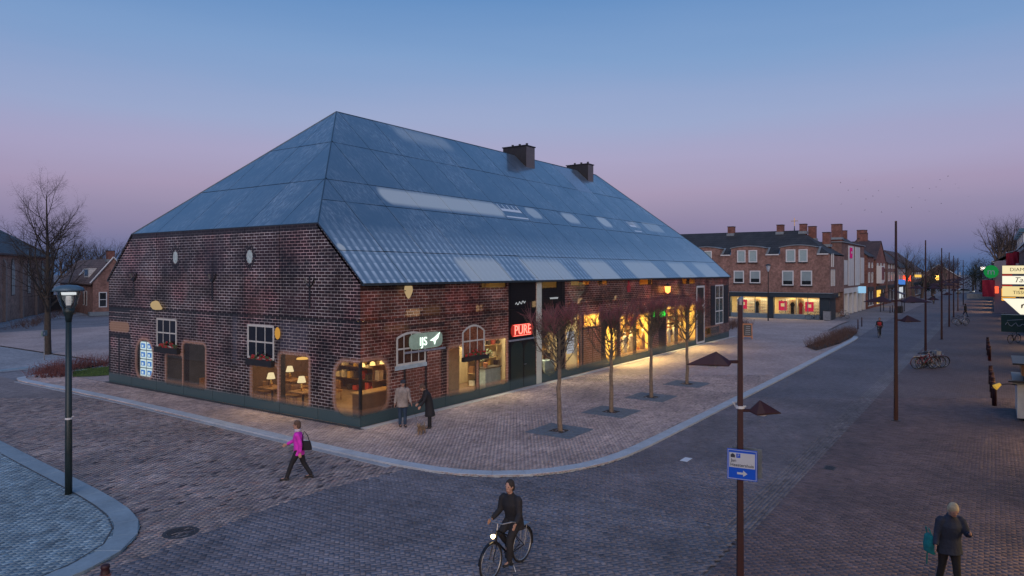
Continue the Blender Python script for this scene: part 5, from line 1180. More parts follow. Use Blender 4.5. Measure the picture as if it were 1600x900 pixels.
    for s in 'LR':
        j = J[s]; sh = MB(); T(sh, [j['heel'] + (-.015, 0, .0), j['ank'] + (.03, 0, -.03), j['toe'] * .6 + j['ank'] * .4 + (0, 0, -.018), j['toe'] + (.03, 0, .0)], [(.04, .042), (.047, .05), (.05, .034), (.036, .026)], 10, (0, 1, 0)); remeshed(sh.build('shoe', wear.get('shoe', RUBBER), t, True), .01, 2)
    hr = MB(); up_h = Rx((-.018, 0, .06), hd, (0, 1, 0)); hr.ball(S(head + up_h), .108 * k, .092 * k, .112 * k, 14, 10)
    bk = Rx((-.055, 0, .0), hd, (0, 1, 0)); hr.ball(S(head + bk), .07 * k, .088 * k, (.1 + wear.get('hair_len', 0)) * k, 12, 8)
    remeshed(hr.build('hair', wear['hair'], t, True), .014, 2)
    for sd in (-1, 1): MB().ball(S(head + Rx((.083, sd * .032, .035), hd, (0, 1, 0))), .012 * k, .012 * k, .009 * k, 8, 6).build('eye', BLACK, t)
    mo = head + Rx((.092, 0, -.045), hd, (0, 1, 0)); MB().ball(S(mo), .008 * k, .024 * k, .006 * k, 8, 6).build('mouth', mat('lip', (.3, .1, .09), .5), t)
    if wear.get('cap'):
        cp = MB(); cp.ball(S(head + Rx((-.01, 0, .09), hd, (0, 1, 0))), .122 * k, .105 * k, .085 * k, 14, 8); v0 = head + Rx((.09, 0, .085), hd, (0, 1, 0)); cp.ball(S(v0), .07 * k, .08 * k, .014 * k, 12, 6); remeshed(cp.build('cap', wear['cap'], t, True), .01, 2)
    if wear.get('vest'): vs_ = MB(); T(vs_, [up(.06), up(.2), chest, up(.46)], [(.185 * fat, .152 * fat), (.188 * fat, .152 * fat), (.195 * fat, .158 * fat), (.17, .125)], 18, (0, 1, 0)); vs_.build('vest', wear['vest'], t, True)
    if wear.get('collar'): cl = MB(); T(cl, [up(.5), up(.59)], [(.1, .1), (.085, .09)], 14); cl.build('collar', wear['collar'], t, True)
    return t, J, k
FAB = lambda n, c, r=.85: mat(n, c, r, var=.35, scale=6, bmp=.9, fine=17)
GREYHAIR = FAB('grey_hair', (.34, .33, .31)); BROWNHAIR = FAB('brown_hair', (.10, .06, .04)); DKHAIR = FAB('dark_hair', (.025, .02, .018)); BLOND = FAB('blond_grey_hair', (.46, .38, .24))
JEANS = FAB('dark_jeans', (.02, .045, .085)); BLKC = FAB('black_cloth', (.014, .014, .017)); TAUPE = FAB('taupe_jacket_cloth', (.27, .235, .21)); PINK = FAB('magenta_jacket_cloth', (.62, .03, .46)); NAVY = FAB('navy_jacket_cloth', (.02, .028, .05))
ANG = lambda dx, dd: math.atan2(-.8217 * dx + .57 * dd, .57 * dx + .8217 * dd)     # heading from screen-right / away components
person('man in a taupe jacket and dark cap standing at the glass corner', (1.07, -1.18, ZP + .01), ANG(.35, -1), dict(thL=2, thR=-3, arL=6, arR=-4, abL=12, abR=12, elL=16, elR=14, head=16, hip=.93), dict(coat=TAUPE, trousers=JEANS, hair=GREYHAIR, cap=FAB('dark_cap', (.03, .035, .045)), coat_len=.2, fat=1.12), 1.77)
pw, JW, kw = person('woman in a long black coat bending over her little dog', (1.44, -2.23, ZP + .01), ANG(-1, -.25), dict(lean=17, head=28, thL=2, thR=-2, arL=24, arR=26, elL=14, elR=18, hip=.92), dict(coat=BLKC, trousers=BLKC, hair=BROWNHAIR, coat_len=.46, fat=1.12, sway=-.02, collar=BLKC), 1.72)
pp, JP, kp = person('woman striding in a bright magenta jacket on the mottled lane', (-5.47, -3.33, .0), ANG(-1, -.15), dict(lean=4, thL=27, knL=8, thR=-16, knR=16, arL=-20, arR=28, elL=20, elR=35, hip=.875), dict(coat=PINK, trousers=BLKC, hair=BROWNHAIR, coat_len=.16, fat=1.05, collar=FAB('pale_scarf', (.5, .45, .48))), 1.72)
pb, JB, kb = person('woman in a dark navy jacket walking with a teal bag on the right pavement', (-2.94, -19.17, .0), ANG(-.1, -1), dict(lean=7, head=24, thL=13, knL=4, thR=-9, knR=10, arL=28, arR=8, elL=88, elR=38, abR=16, abL=14, inL=35, inR=-10, hip=.90), dict(coat=NAVY, trousers=BLKC, hair=BLOND, coat_len=.2, fat=1.18), 1.70)
# bags and the dog's lead are held things
t = thing('shoulder_bag', 'black shoulder bag carried by the woman in magenta', 'bag', (-5.42, -3.56, 0), ANG(-1, 0))
b_ = MB(); b_.tube([(-.02, 0, .86), (-.02, 0, .98), (-.02, 0, 1.12)], [(.17, .07), (.16, .08), (.12, .05)], 12, side=(1, 0, 0)); remeshed(b_.build('body', BLKC, t, True), .012)
MB().tube([(-.12, .02, 1.1), (-.08, .08, 1.3), (.0, .12, 1.42), (.06, .08, 1.3), (.08, .02, 1.1)], .012, 6).build('strap', BLKC, t)
TEAL = FAB('teal_bag_cloth', (.01, .20, .19))
t = thing('hand_bag', 'teal bag hanging from the arm of the woman in navy', 'bag', (-3.06, -18.86, 0), ANG(0, -1))
b_ = MB(); b_.tube([(0, 0, .66), (0, 0, .8), (0, 0, .95), (0, 0, 1.0)], [(.16, .07), (.17, .085), (.14, .06), (.1, .03)], 12, side=(1, 0, 0)); remeshed(b_.build('body', TEAL, t, True), .012)
MB().tube([(-.08, .0, .98), (-.05, -.04, 1.12), (.05, -.04, 1.12), (.08, .0, .98)], .012, 6).build('handle', TEAL, t); MB().tube([(-.1, .02, .68), (-.13, .03, .5), (-.12, .02, .38)], .012, 5).build('loose_strap', TEAL, t)
# the terrier sits between the two, facing the camera
FUR = mat('sandy_terrier_fur', (.27, .19, .12), .95, var=.5, scale=18, bmp=.9); FURD = mat('dark_terrier_fur', (.05, .04, .035), .95, var=.4, scale=18)
t = thing('dog', 'small shaggy sandy terrier on a lead at the black coat woman\'s feet', 'dog', (.51, -2.64, ZP), ANG(-.35, -1))
b_ = MB()
b_.tube([(-.2, 0, .2), (-.1, 0, .215), (.04, 0, .215), (.13, 0, .24)], [(.06, .07), (.075, .08), (.08, .095), (.06, .075)], 12, side=(0, 1, 0))
b_.tube([(.1, 0, .25), (.17, 0, .33)], [.06, .055], 10); b_.ball((.2, 0, .36), .07, .06, .06); b_.tube([(.22, 0, .345), (.295, 0, .33)], [.042, .028], 8)
for sd in (-1, 1):
    b_.tube([(.1, sd * .05, .2), (.1, sd * .055, .11), (.105, sd * .055, .03), (.13, sd * .055, .015)], [.04, .03, .025, .025], 8)
    b_.tube([(-.17, sd * .05, .2), (-.13, sd * .06, .14), (-.2, sd * .06, .08), (-.19, sd * .06, .025), (-.165, sd * .06, .015)], [.055, .042, .026, .024, .024], 8)
    b_.tube([(.18, sd * .04, .4), (.175, sd * .06, .455)], [.03, .01], 6)
b_.tube([(-.22, 0, .25), (-.28, 0, .33), (-.29, 0, .4)], [.03, .02, .012], 8)
remeshed(b_.build('body', FUR, t, True), .008, 2)
MB().ball((.3, 0, .335), .014, .018, .014).build('nose', BLACK, t)
for sd in (-1, 1): MB().ball((.25, sd * .03, .38), .01).build('eye', BLACK, t)
rg = np.random.default_rng(9); sh_ = []
for _ in range(500):
    q = np.array((rg.uniform(-.2, .26), rg.normal(0, .05), rg.uniform(.14, .4))); q[2] = np.clip(q[2], .14, .3 if q[0] < .1 else .42); d_ = nrmv(np.array((-.3, rg.normal(0, 1), -.6))); sh_.append((q + d_ * .02, q + d_ * .075, .004, .001))
tag(link('shaggy_coat', segmesh(sh_, 3, 'shaggy_coat', FUR), t), kind='stuff')
MB().lathe([(.062, 0), (.062, .02)], (.13, 0, .29), 10, False).build('collar', BRED, t)
hw = Matrix.Rotation(ANG(-1, -.25), 3, 'Z') @ Vector(tuple(np.array(JW['R']['wr'] + JW['R']['df'] * .3) * kw)); hw = (hw.x + 1.44, hw.y - 2.23, hw.z + ZP)
tag(MB().tube([hw, (hw[0] * .5 + .3, hw[1] * .5 - 1.28, .42), (.62, -2.66, ZP + .3)], .006, 5).build('dog_lead', BLACK), 'thin black lead between the black coat woman and the terrier', 'lead')
# riders
def rider(loc, rz, label, bike_label, wear, bm, light, H=1.74):
    bicycle(loc, rz, bm, bike_label, light=light)
    c, s = math.cos(rz), math.sin(rz); x = -.26
    return person(label, (loc[0] + x * c, loc[1] + x * s, loc[2]), rz, dict(lean=16, head=-8, hip=.99, thL=44, knL=43, thR=61, knR=106, arL=12, arR=12, elL=50, elR=50, abL=11, abR=11), wear, H)
HL = emis('bike_headlight', (1, .72, .35), 9)
rider((-7.1, -11.85, 0), R(180), 'person in black cycling over the slate crossing', 'black bicycle with its headlight on, ridden over the crossing', dict(coat=BLKC, trousers=BLKC, hair=DKHAIR, coat_len=.2, fat=1.1), BBLK, HL)
rider((52.8, -11.3, 0), R(180), 'person in a red vest cycling towards the plaza along the road', 'dark bicycle ridden along the road past the dry shrub bed', dict(coat=BLKC, trousers=BLKC, hair=BROWNHAIR, vest=FAB('red_vest_cloth', (.42, .03, .03)), coat_len=.12, fat=1.15), BBLK, STEEL)
rider((131, -10.8, 0), R(180), 'person riding towards the camera far down the road', 'black bicycle with a bright headlight far down the road', dict(coat=BLKC, trousers=BLKC, hair=DKHAIR, coat_len=.2), BBLK, emis('far_headlight', (1, .9, .75), 30))
person('person in dark clothes walking by the far lamp poles', (92, -16.8, 0), ANG(-.4, 1), dict(thL=20, thR=-14, knR=12, arL=-15, arR=18, hip=.89), dict(coat=BLKC, trousers=JEANS, hair=DKHAIR, coat_len=.3), 1.75)

# ================================================================== SURROUNDING BUILDINGS
BR1 = brickmat('brown_red_brick', (.25, .125, .098), (.20, .102, .082), (.27, .22, .195)); BR2 = brickmat('dark_red_brick', (.21, .075, .058), (.165, .06, .048), (.21, .16, .135)); BR3 = brickmat('purple_brown_brick', (.19, .105, .09), (.15, .084, .074), (.2, .16, .145))
def tilemat(name, c, sc=.3):
    m, n, out = newmat(name); b = bsdf(n, out, .7, 0, .4); v, s = wallvec(n)
    t = bricktex(n, v, sc, sc, .02, c, tuple(x * .75 for x in c), tuple(x * .35 for x in c)); k = mapr(n, noise(n, .8, 4, pos(n)), .3, .7, .75, 1.3)
    vm = n.nodes.new('ShaderNodeVectorMath'); vm.operation = 'SCALE'; n.links.new(t.outputs[0], vm.inputs[0]); n.links.new(k, vm.inputs['Scale']); n.links.new(vm.outputs[0], b.inputs['Base Color']); bump(n, b, t.outputs['Fac'], -.6, .03); MATS[name] = m; return m
TILE = tilemat('dark_roof_tile', (.04, .041, .043)); TILEB = tilemat('brown_roof_tile', (.085, .05, .042)); SLATE = tilemat('blue_slate', (.05, .068, .082), .35)
NAVYF = mat('navy_fascia', (.02, .035, .048), .45, var=.15); GREYBLUE = mat('grey_blue_riser', (.13, .19, .24), .5, var=.12); LEAD = mat('lead_sheet', (.22, .26, .28), .5, .3, var=.15)
def gable_roof(parent, x0, x1, y0, y1, ze, zr, m, axis='y', hip0=0, hip1=0, th=.15, over=.25, name='roof'):
    """ridge along axis; hips shorten the ridge at either end"""
    mb = MB()
    if axis == 'y':
        xm = (x0 + x1) / 2; s = (zr - ze) / (xm - x0); e = lambda z: z - over * s
        A = [(x0 - over, y0 - (over if hip0 else .1), e(ze)), (x0 - over, y1 + (over if hip1 else .1), e(ze)), (xm, y1 - hip1 + (0 if hip1 else .1), zr), (xm, y0 + hip0 - (0 if hip0 else .1), zr)]
        B = [(x1 + over, A[0][1], e(ze)), (x1 + over, A[1][1], e(ze)), A[2], A[3]]
    else:
        ym = (y0 + y1) / 2; s = (zr - ze) / (ym - y0); e = lambda z: z - over * s
        A = [(x0 - (over if hip0 else .1), y0 - over, e(ze)), (x1 + (over if hip1 else .1), y0 - over, e(ze)), (x1 - hip1 + (0 if hip1 else .1), ym, zr), (x0 + hip0 - (0 if hip0 else .1), ym, zr)]
        B = [(A[0][0], y1 + over, e(ze)), (A[1][0], y1 + over, e(ze)), A[2], A[3]]
    for q in (A, B): mb.prism([np.array(p) for p in q], (0, 0, -th))
    if hip0: mb.prism([np.array(p) for p in (A[0], A[3], B[0])], (0, 0, -th))
    if hip1: mb.prism([np.array(p) for p in (A[1], A[2], B[1])], (0, 0, -th))
    return mb.build(name, m, parent)
def chimney(parent, x, y, z0, z1, w=1.0, d=.7, m=BR2):
    c = box('chimney', m, parent, x - w / 2, x + w / 2, y - d / 2, y + d / 2, z0, z1); box('cap', DARKMET, c, x - w / 2 - .05, x + w / 2 + .05, y - d / 2 - .05, y + d / 2 + .05, z1, z1 + .08)
    box('flashing', LEAD, c, x - w / 2 - .12, x + w / 2 + .12, y - d / 2 - .12, y + d / 2 + .12, z0 + .1, z0 + .45); return c
# ---- the shoe shop across the plaza
sh = thing('shoe_shop', 'brown brick shop building with lit shoe windows and three dormers', 'building')
def quadwall(name, m, parent, x0, x1, holes_v, v0, v1, z0, z1):
    box(name, m, parent, x0, x1, v0, v1, z0, z1)
quadwall('wall', BR1, sh, 74, 84, None, -3.3, 34, 3.3, 8.2)
for v0, v1, zt in ((4.45, 8.8, 9.05), (-1.75, 2.55, 9.05), (10.3, 14.2, 9.05)):
    n = 10; pl = [(74.0, v0, 8.2), (74.0, v1, 8.2)] + [(74.0, v1 - (v1 - v0) * k / n, zt + .28 * (1 - (2 * k / n - 1) ** 2)) for k in range(n + 1)]
    dm = MB().prism([(73.98, p[1], p[2]) for p in pl], (2.2, 0, 0)).build('dormer', BR1, sh)
    cp = [(v1 + .12 - (v1 - v0 + .24) * k / n, zt + .28 * (1 - (2 * k / n - 1) ** 2)) for k in range(n + 1)]
    for k in range(n): MB().prism([(73.85, cp[k][0], cp[k][1]), (73.85, cp[k + 1][0], cp[k + 1][1]), (73.85, cp[k + 1][0], cp[k + 1][1] + .1), (73.85, cp[k][0], cp[k][1] + .1)], (2.5, 0, 0)).build('coping', LEAD, dm)
    for s_ in (v0 - .3, v1): MB().prism([(74.3, s_, 8.25), (74.3, s_ + .3, 8.25), (75.6, s_ + .3, 9.2), (75.6, s_, 9.2)], (.5, 0, 0)).build('dormer_cheek', LEAD, dm)
gable_roof(sh, 74.25, 84, -3.3, 34, 8.2, 11.5, TILE, 'y', 4.6, 0, over=0)
for v0, v1 in ((2.55, 4.45), (8.8, 10.3), (-3.3, -1.75)): box('gutter', WHITE, sh, 73.8, 74.05, v0 + .13, v1 - .13, 8.12, 8.26)
for v in (10.3, 3.7, .8): chimney(sh, 79, v, 10.9, 12.25, .95, .8)
chimney(sh, 81.5, -1.6, 9.2, 11.2, 1.0, .9); chimney(sh, 80.6, .0, 10.0, 12.0, .9, .9)
UP = [(6.9, 8.0), (5.4, 6.5), (.68, 1.84), (-.77, .3), (11.4, 12.4), (12.7, 13.6)]
for a_, b_ in UP: w_ = sash(sh, ('A', 73.98), a_, b_, 7.22, 8.82, 1, 1, .12, pm=mat('pale_blind', (.30, .40, .40), .4, var=.1), proud=.06); box('sill', MATS['dark_metal'], w_, 73.82, 73.97, a_ - .05, b_ + .05, 7.12, 7.21)
for a_, b_, z0 in ((7.1, 8.45, 4.5), (5.0, 6.35, 4.5), (.9, 2.3, 4.25), (-1.3, .06, 4.25), (12.0, 13.4, 4.5), (10.2, 11.5, 4.5)):
    w_ = sash(sh, ('A', 74), a_, b_, z0, 6.14, 1, 1, .13, pm=DARKGLASS, proud=.06); box('blind', BLIND, w_, 73.965, 73.985, a_ + .14, b_ - .14, z0 + .6, 6.0); box('sill', DARKMET, w_, 73.84, 73.99, a_ - .05, b_ + .05, z0 - .1, z0 - .01)
box('fascia', NAVYF, sh, 73.6, 74.4, -3.6, 34, 2.75, 3.3); box('fascia_top', LEAD, sh, 73.5, 74.5, -3.7, 34, 3.302, 3.38); box('side_fascia', NAVYF, sh, 74.42, 78, -3.62, -3.31, 2.75, 3.3)
for v0, v1 in ((-3.3, -2.15), (3.35, 4.1), (8.85, 9.4), (14.5, 15.2)): box('pillar', NAVYF, sh, 73.9, 74.6, v0, v1, 0, 2.75)
box('ground_wall', NAVYF, sh, 74.62, 78.0, -3.3, -3.0, 0, 2.75); box('ground_wall', BR1, sh, 83.6, 84, -3.3, 34, 0, 3.3); box('shop_floor', mat('pale_floor', (.4, .33, .24), .5), sh, 74.6, 83.5, -2.9, 33.8, .0, .5); box('shop_ceiling', CREAM, sh, 74.45, 83.5, -2.9, 33.8, 2.72, 3.2); box('shop_back', CREAM, sh, 76.9, 77.0, -2.9, 33.8, .51, 2.71)
SG = glassmat('shop_glass', (.92, .94, .92), .12)
for v0, v1, n in ((4.13, 8.83, 3), (-2.12, 3.33, 4), (9.42, 14.48, 3)):
    box('stall_riser', GREYBLUE, sh, 73.95, 74.3, v0, v1, 0, .62)
    for k in range(n):
        a_, b_ = v0 + (v1 - v0) * k / n, v0 + (v1 - v0) * (k + 1) / n; p_ = box('shop_pane', SG, sh, 74.1, 74.12, a_ + .04, b_ - .04, .64, 2.7)
        if k: box('glazing_bar', GREYBLUE, p_, 74.06, 74.16, a_ - .035, a_ + .035, .63, 2.72)
for v in (-.8, 1.6, 5.2, 7.6, 11.9):
    l = bpy.data.lights.new('shop_lamp_light', 'AREA'); l.size = 1.8; l.energy = 150; l.color = (1, .74, .38)
    t = thing('ceiling_lamp', 'flat ceiling lamp over the shoe shop window display', 'ceiling lamp', (75.4, v, 2.66), 0, 'lamps in the shoe shop window'); box('housing', WHITE, t, -.3, .3, -.3, .3, .01, .05); link('lamp_light', l, t)
SHOEC = [mat('shoe_' + k, c, .5) for k, c in (('black', (.03, .03, .03)), ('brown', (.18, .08, .04)), ('tan', (.35, .2, .1)), ('red', (.35, .04, .05)), ('grey', (.2, .2, .22)))]
for v0 in [-2.0 + .78 * k for k in range(7)] + [4.3 + .78 * k for k in range(6)]:
    t = thing('shoe_rack', 'white wall rack of paired shoes inside the shoe shop', 'shoe rack', (76.5, v0, .5), 0, 'shoe racks in the shoe shop')
    box('panel', WHITE, t, .34, .38, 0, .72, 0, 2.0)
    for r_ in range(5):
        sf = box('shelf', WHITE, t, 0, .34, 0, .72, .2 + r_ * .36, .22 + r_ * .36)
        for q in range(3): s2 = MB(); s2.tube([(.05, .14 + q * .22, .26 + r_ * .36), (.15, .14 + q * .22, .26 + r_ * .36), (.28, .14 + q * .22, .29 + r_ * .36)], [(.035, .03), (.045, .035), (.045, .065)], 6, side=(0, 1, 0)); s2.build('shoe', SHOEC[random.randrange(5)], t)
PR = emis('poster_pink', (.85, .03, .10), .75); PY = emis('poster_yellow', (.95, .72, .35), .8)
for v, z in ((7.3, 1.7), (2.3, 1.65), (-.9, 1.6)):
    t = thing('sale_poster', 'pink sale poster with pale centre hanging in the shoe shop window', 'poster', (74.3, v, z), 0, 'sale posters in the shoe shop'); box('sheet', PR, t, 0, .02, -.5, .5, -.6, .6); box('centre', PY, t, -.008, -.002, -.22, .22, -.1, .3)
for v, m_ in ((5.6, BLKC), (1.2, BLKC), (.2, FAB('red_vest_cloth', (.42, .03, .03)))):
    t = thing('photo_panel', 'tall photo panel with a dark figure silhouette in the shoe shop window', 'photo panel', (74.75, v, .5), 0, 'photo panels in the shoe shop')
    box('board', mat('photo_board', (.55, .4, .22), .6), t, 0, .03, -.38, .38, 0, 2.1); f_ = MB(); f_.prism([(-.012, -.2, .1), (-.012, .22, .1), (-.012, .2, 1.0), (-.012, .3, 1.3), (-.012, .12, 1.62), (-.012, -.12, 1.62), (-.012, -.28, 1.25), (-.012, -.16, 1.0)], (.01, 0, 0)); f_.build('figure', m_, t); f2 = MB(); f2.prism([(-.013, .12 * math.cos(k * .524), 1.78 + .15 * math.sin(k * .524)) for k in range(12)], (.01, 0, 0)); f2.build('face', SKIN, t)
for u0 in (75.0, 76.1): sash(sh, ('B', -3.3), u0, u0 + .5, 6.6, 9.1 - .8, 1, 1, .09, pm=BLIND, proud=.05)
for u0 in (74.8, 75.8, 76.8): sash(sh, ('B', -3.3), u0, u0 + .55, 4.2, 6.3, 1, 1, .09, pm=BLIND, proud=.05)
t = thing('litter_bin', 'grey steel litter bin beside the shoe shop corner', 'bin', (73.0, -3.2, 0)); box('body', STEEL, t, -.3, .3, -.4, .4, .08, 1.2); box('lid', DARKMET, t, -.33, .33, -.43, .43, 1.2, 1.27); box('foot', DARKMET, t, -.2, .2, -.3, .3, 0, .08)
# ---- white panelled shop front down the side street
wb = thing('white_shop_building', 'brick shop with tall white facade panels over a white colonnade', 'building')
box('wall', BR3, wb, 84.2, 104, -3.0, 3, 3.7, 10.0); box('roof_edge', LEAD, wb, 84.0, 104.2, -3.2, 3.2, 10.002, 10.12); box('ground_wall', mat('dark_grey_wall', (.15, .14, .14), .7), wb, 84.4, 104, -.9, 2.9, 0, 3.68)  # ground wall in plain dark grey, set back behind the columns
WB_ = mat('white_render', (.60, .61, .60), .6, var=.1, scale=.7)
for u0, u1, z0, z1 in ((84.6, 88.4, 4.2, 7.6), (89.2, 93.8, 4.0, 9.7), (95.0, 99.4, 4.0, 9.7), (100.2, 103.6, 4.2, 8.2)):
    p_ = box('white_panel', WB_, wb, u0, u1, -3.06, -2.998, z0, z1)
    for k in range(1, 3): box('panel_joint', LEAD, p_, u0 + (u1 - u0) * k / 3 - .03, u0 + (u1 - u0) * k / 3 + .03, -3.075, -3.062, z0 + .05, z1 - .05)
box('lintel', WB_, wb, 84.2, 104, -3.2, -2.6, 3.0, 3.698)
for k in range(6): box('column', WB_, wb, 84.3 + k * 3.8, 85.3 + k * 3.8, -3.15, -2.5, 0, 2.998)
for k in range(5):
    if k % 2 == 0: box('lit_door', emis('warm_door', (1, .62, .3), .35), wb, 85.5 + k * 3.8, 87.9 + k * 3.8, -.98, -.91, .1, 2.7)
t = thing('logo_sign', 'small pink square logo on the tall white facade panel', 'sign', (91.0, -3.1, 8.7)); box('plate', emis('magenta_plate', (.75, .03, .28), .4), t, -.9, .9, -.06, .0, -.75, .75); box('mark', WB_, t, -.3, .5, -.08, -.065, -.1, .2)
t = thing('light_box_sign', 'blue light-box sign hanging on the white colonnade', 'sign', (97, -3.7, 3.3)); box('box', emis('ice_blue_box', (.35, .65, .95), .8), t, -.5, .5, -.45, .45, -.5, .5); box('bracket', DARKMET, t, -.05, .05, .45, .55, -.1, .1)
# ---- houses further down the left side of the street
def street_house(u0, u1, v0, v1, ze, zr, wall, roofm, label, axis='x', lit=None, nwin=3, name='row_house', shop=None):
    t = thing(name, label, 'building', ((u0 + u1) / 2, v0, 0)); cx = (u0 + u1) / 2; a, b = u0 - cx, u1 - cx; D = v1 - v0
    box('wall', wall, t, a, b, 0, D, 0, ze)
    if axis == 'y':
        pass
    gable_roof(t, a, b, 0, D, ze, zr, roofm, axis, over=.2)
    # gable walls
    if axis == 'x':
        for x in (a + .001, b - .3): MB().prism([(x, 0.002, ze - .01), (x, D - .002, ze - .01), (x, D / 2, zr - .16)], (.299, 0, 0)).build('gable', wall, t)
    else:
        for y in (.001, D - .3): MB().prism([(a, y, ze - .01), (b, y, ze - .01), (0, y, zr - .16)], (0, .299, 0)).build('gable', wall, t)
    for k in range(nwin):
        x = a + (b - a) * (k + .5) / nwin; hw = (b - a) / nwin * .26
        sash(t, ('B', 0), x - hw, x + hw, 4.2, 5.9, 2, 1, .12, .06, pm=DARKGLASS, proud=.05)
        if ze > 7.5: sash(t, ('B', 0), x - hw * .8, x + hw * .8, 6.6, 7.5, 2, 1, .1, .06, pm=BLIND, proud=.05)
    box('shop_fascia', NAVYF, t, a + .3, b - .3, -.14, -.001, 2.9, 3.5)
    for k in range(2):
        x = a + (b - a) * (.28 + .44 * k); p_ = box('shop_window', emis(lit[0], lit[1], lit[2]) if lit and k == 0 else DARKGLASS, t, x - (b - a) * .18, x + (b - a) * .18, -.06, -.001, .5, 2.8); box('frame_bar', WHITE, p_, x - .04, x + .04, -.09, -.062, .5, 2.8); box('frame_sill', WHITE, p_, x - (b - a) * .19, x + (b - a) * .19, -.12, -.002, .38, .5)
    return t
h1 = street_house(106, 113, -3.2, 6, 8.7, 12.0, BR2, TILE, 'red brick gabled house rising behind the white shop', 'x', nwin=2); chimney(h1, -3.0, 4.6, 11.2, 13.8, 1.4, 1.5); chimney(h1, 2.6, 4.6, 11.0, 13.0, 1.2, 1.2)
sash(h1, ('A', -3.5), .6, 2.4, 5.0, 7.4, 1, 2, .12, .06, pm=BLIND, proud=.05)
h2 = street_house(114, 127, -3.4, 6, 8.2, 11.5, BR2, TILEB, 'dark red house with a yellow lit shop window', 'y', ('yellow_window', (1, .6, .1), 1.1), 3); chimney(h2, 2, 3, 10, 13, 1.2, 1.2)
bay = box('bay_window', WHITE, h2, -5.5, -2.5, -.8, -.001, 4.0, 7.0)
for k in range(4): box('bay_pane', mat('rose_pane', (.2, .07, .08), .3), bay, -5.4 + k * .74, -4.85 + k * .74, -.84, -.802, 4.6, 6.8)
h3 = street_house(128, 141, -3.6, 6, 7.8, 12.5, BR3, TILEB, 'brown house behind the street tree with red lamps', 'x', None, 3); chimney(h3, -4, 4.8, 11.5, 14, 1.3, 1.3); chimney(h3, 0, 4.8, 11.5, 14.2, 1.0, 1.0)
h4 = street_house(142, 160, -4, 6, 7.0, 11, mat('grey_render', (.3, .3, .31), .7, var=.15), TILE, 'grey rendered house with white doorway down the street', 'x', ('white_door', (.85, .92, 1), .7), 4)
h5 = street_house(162, 190, -4.5, 6, 6.5, 11, BR3, TILEB, 'long low brown house far down the street', 'x', None, 5)
h6 = street_house(270, 284, -10, 2, 4.2, 8.6, BR3, TILEB, 'far gabled house closing the view down the street', 'x', None, 2)
MB().prism([(-7.05, .2, 4.3), (-7.05, 6, 8.4), (-7.05, 6, 8.75), (-7.05, -.2, 4.35)], (-.05, 0, 0)).build('verge_board', WHITE, h6); MB().prism([(-7.05, 11.8, 4.3), (-7.05, 6, 8.4), (-7.05, 6, 8.75), (-7.05, 12.2, 4.35)], (-.05, 0, 0)).build('verge_board', WHITE, h6)
h7 = street_house(195, 225, -3, 8, 6, 10, BR3, TILE, 'low dark roofed house behind the street trees', 'x', None, 5)
# ---- shops along the right edge
def shopR(u0, u1, v, ze, wall, label, lit, nwin, zr=None):
    t = thing('shop_row', label, 'building', (u0, v, 0)); L_ = u1 - u0
    box('upper_wall', wall, t, 0, L_, -8, 0, 3.2, ze); box('fascia', NAVYF, t, 0, L_, .001, .25, 2.7, 3.3); box('cornice', WHITE, t, -.1, L_ + .1, .001, .3, ze - .3, ze); box('back_wall', wall, t, 0, L_, -8, -3, 0, 3.198)
    gable_roof(t, 0, L_, -8, 0, ze, zr or ze + 3, TILE, 'x', 0, 0, over=.3)
    n = max(1, int(L_ / 5))
    for k in range(n + 1): x = L_ * k / n; box('pier', wall, t, max(0, x - .3), min(L_, x + .3), -2.998, -.001, 0, 3.198)
    for k in range(n):
        x0, x1 = L_ * k / n + .32, L_ * (k + 1) / n - .32; p_ = box('shop_window', SG, t, x0, x1, -.2, -.18, .4, 2.68); box('riser', NAVYF, t, x0, x1, -.3, -.05, 0, .4)
        box('window_bar', WHITE, p_, (x0 + x1) / 2 - .04, (x0 + x1) / 2 + .04, -.24, -.14, .4, 2.68)
    for k in range(nwin):
        x = L_ * (k + .5) / nwin; r_ = MB(); r_.box(x - .7, x + .7, .001, .06, 4.2, 6.1); w_ = r_.build('window', WHITE, t); box('pane', DARKGLASS, w_, x - .58, x + .58, .062, .075, 4.32, 5.98); box('glazing_bar', WHITE, w_, x - .04, x + .04, .077, .09, 4.32, 5.98)
    if lit:
        for k in range(n):
            if (k % lit[3]) != 0: continue
            l = bpy.data.lights.new('shop_lamp_light', 'AREA'); l.shape = 'RECTANGLE'; l.size = L_ / n * .7; l.size_y = 1.6; l.energy = lit[1]; l.color = lit[0]
            lo = link('shop_lamp', l, t); lo.location = (L_ * (k + .5) / n, -1.6, 2.5); lo.rotation_euler = (R(58), 0, 0)
    return t
shopR(-14, 24, -23.4, 8, BR1, 'brick shop row with warm lit windows behind the kiosk', ((1, .62, .3), 420, 0, 2), 6)
sA = shopR(26, 98, -22.7, 9, BR3, 'dark brick shop row behind the glowing stacked sign boards', ((1, .6, .3), 190, 0, 2), 14, 11)
for k in range(5):
    x = 48 + k * 5; d_ = box('dormer', WHITE, sA, x - 1.1, x + 1.1, -2.2, .25, 8.4, 10.2); box('dormer_roof', mat('blue_zinc', (.06, .14, .2), .4, .4), d_, x - 1.4, x + 1.4, -2.5, .6, 10.202, 10.6); box('dormer_pane', DARKGLASS, d_, x - .9, x + .9, .252, .27, 8.7, 10.0)
sB = shopR(104, 165, -19.95, 7.6, mat('mauve_render', (.26, .22, .25), .8, var=.12), 'mauve rendered shop row with green round sign and red banners', ((1, .55, .25), 420, 0, 3), 12, 10)
sC = shopR(170, 260, -21.5, 6, BR3, 'far dark shop row at the end of the right pavement', None, 14, 9)
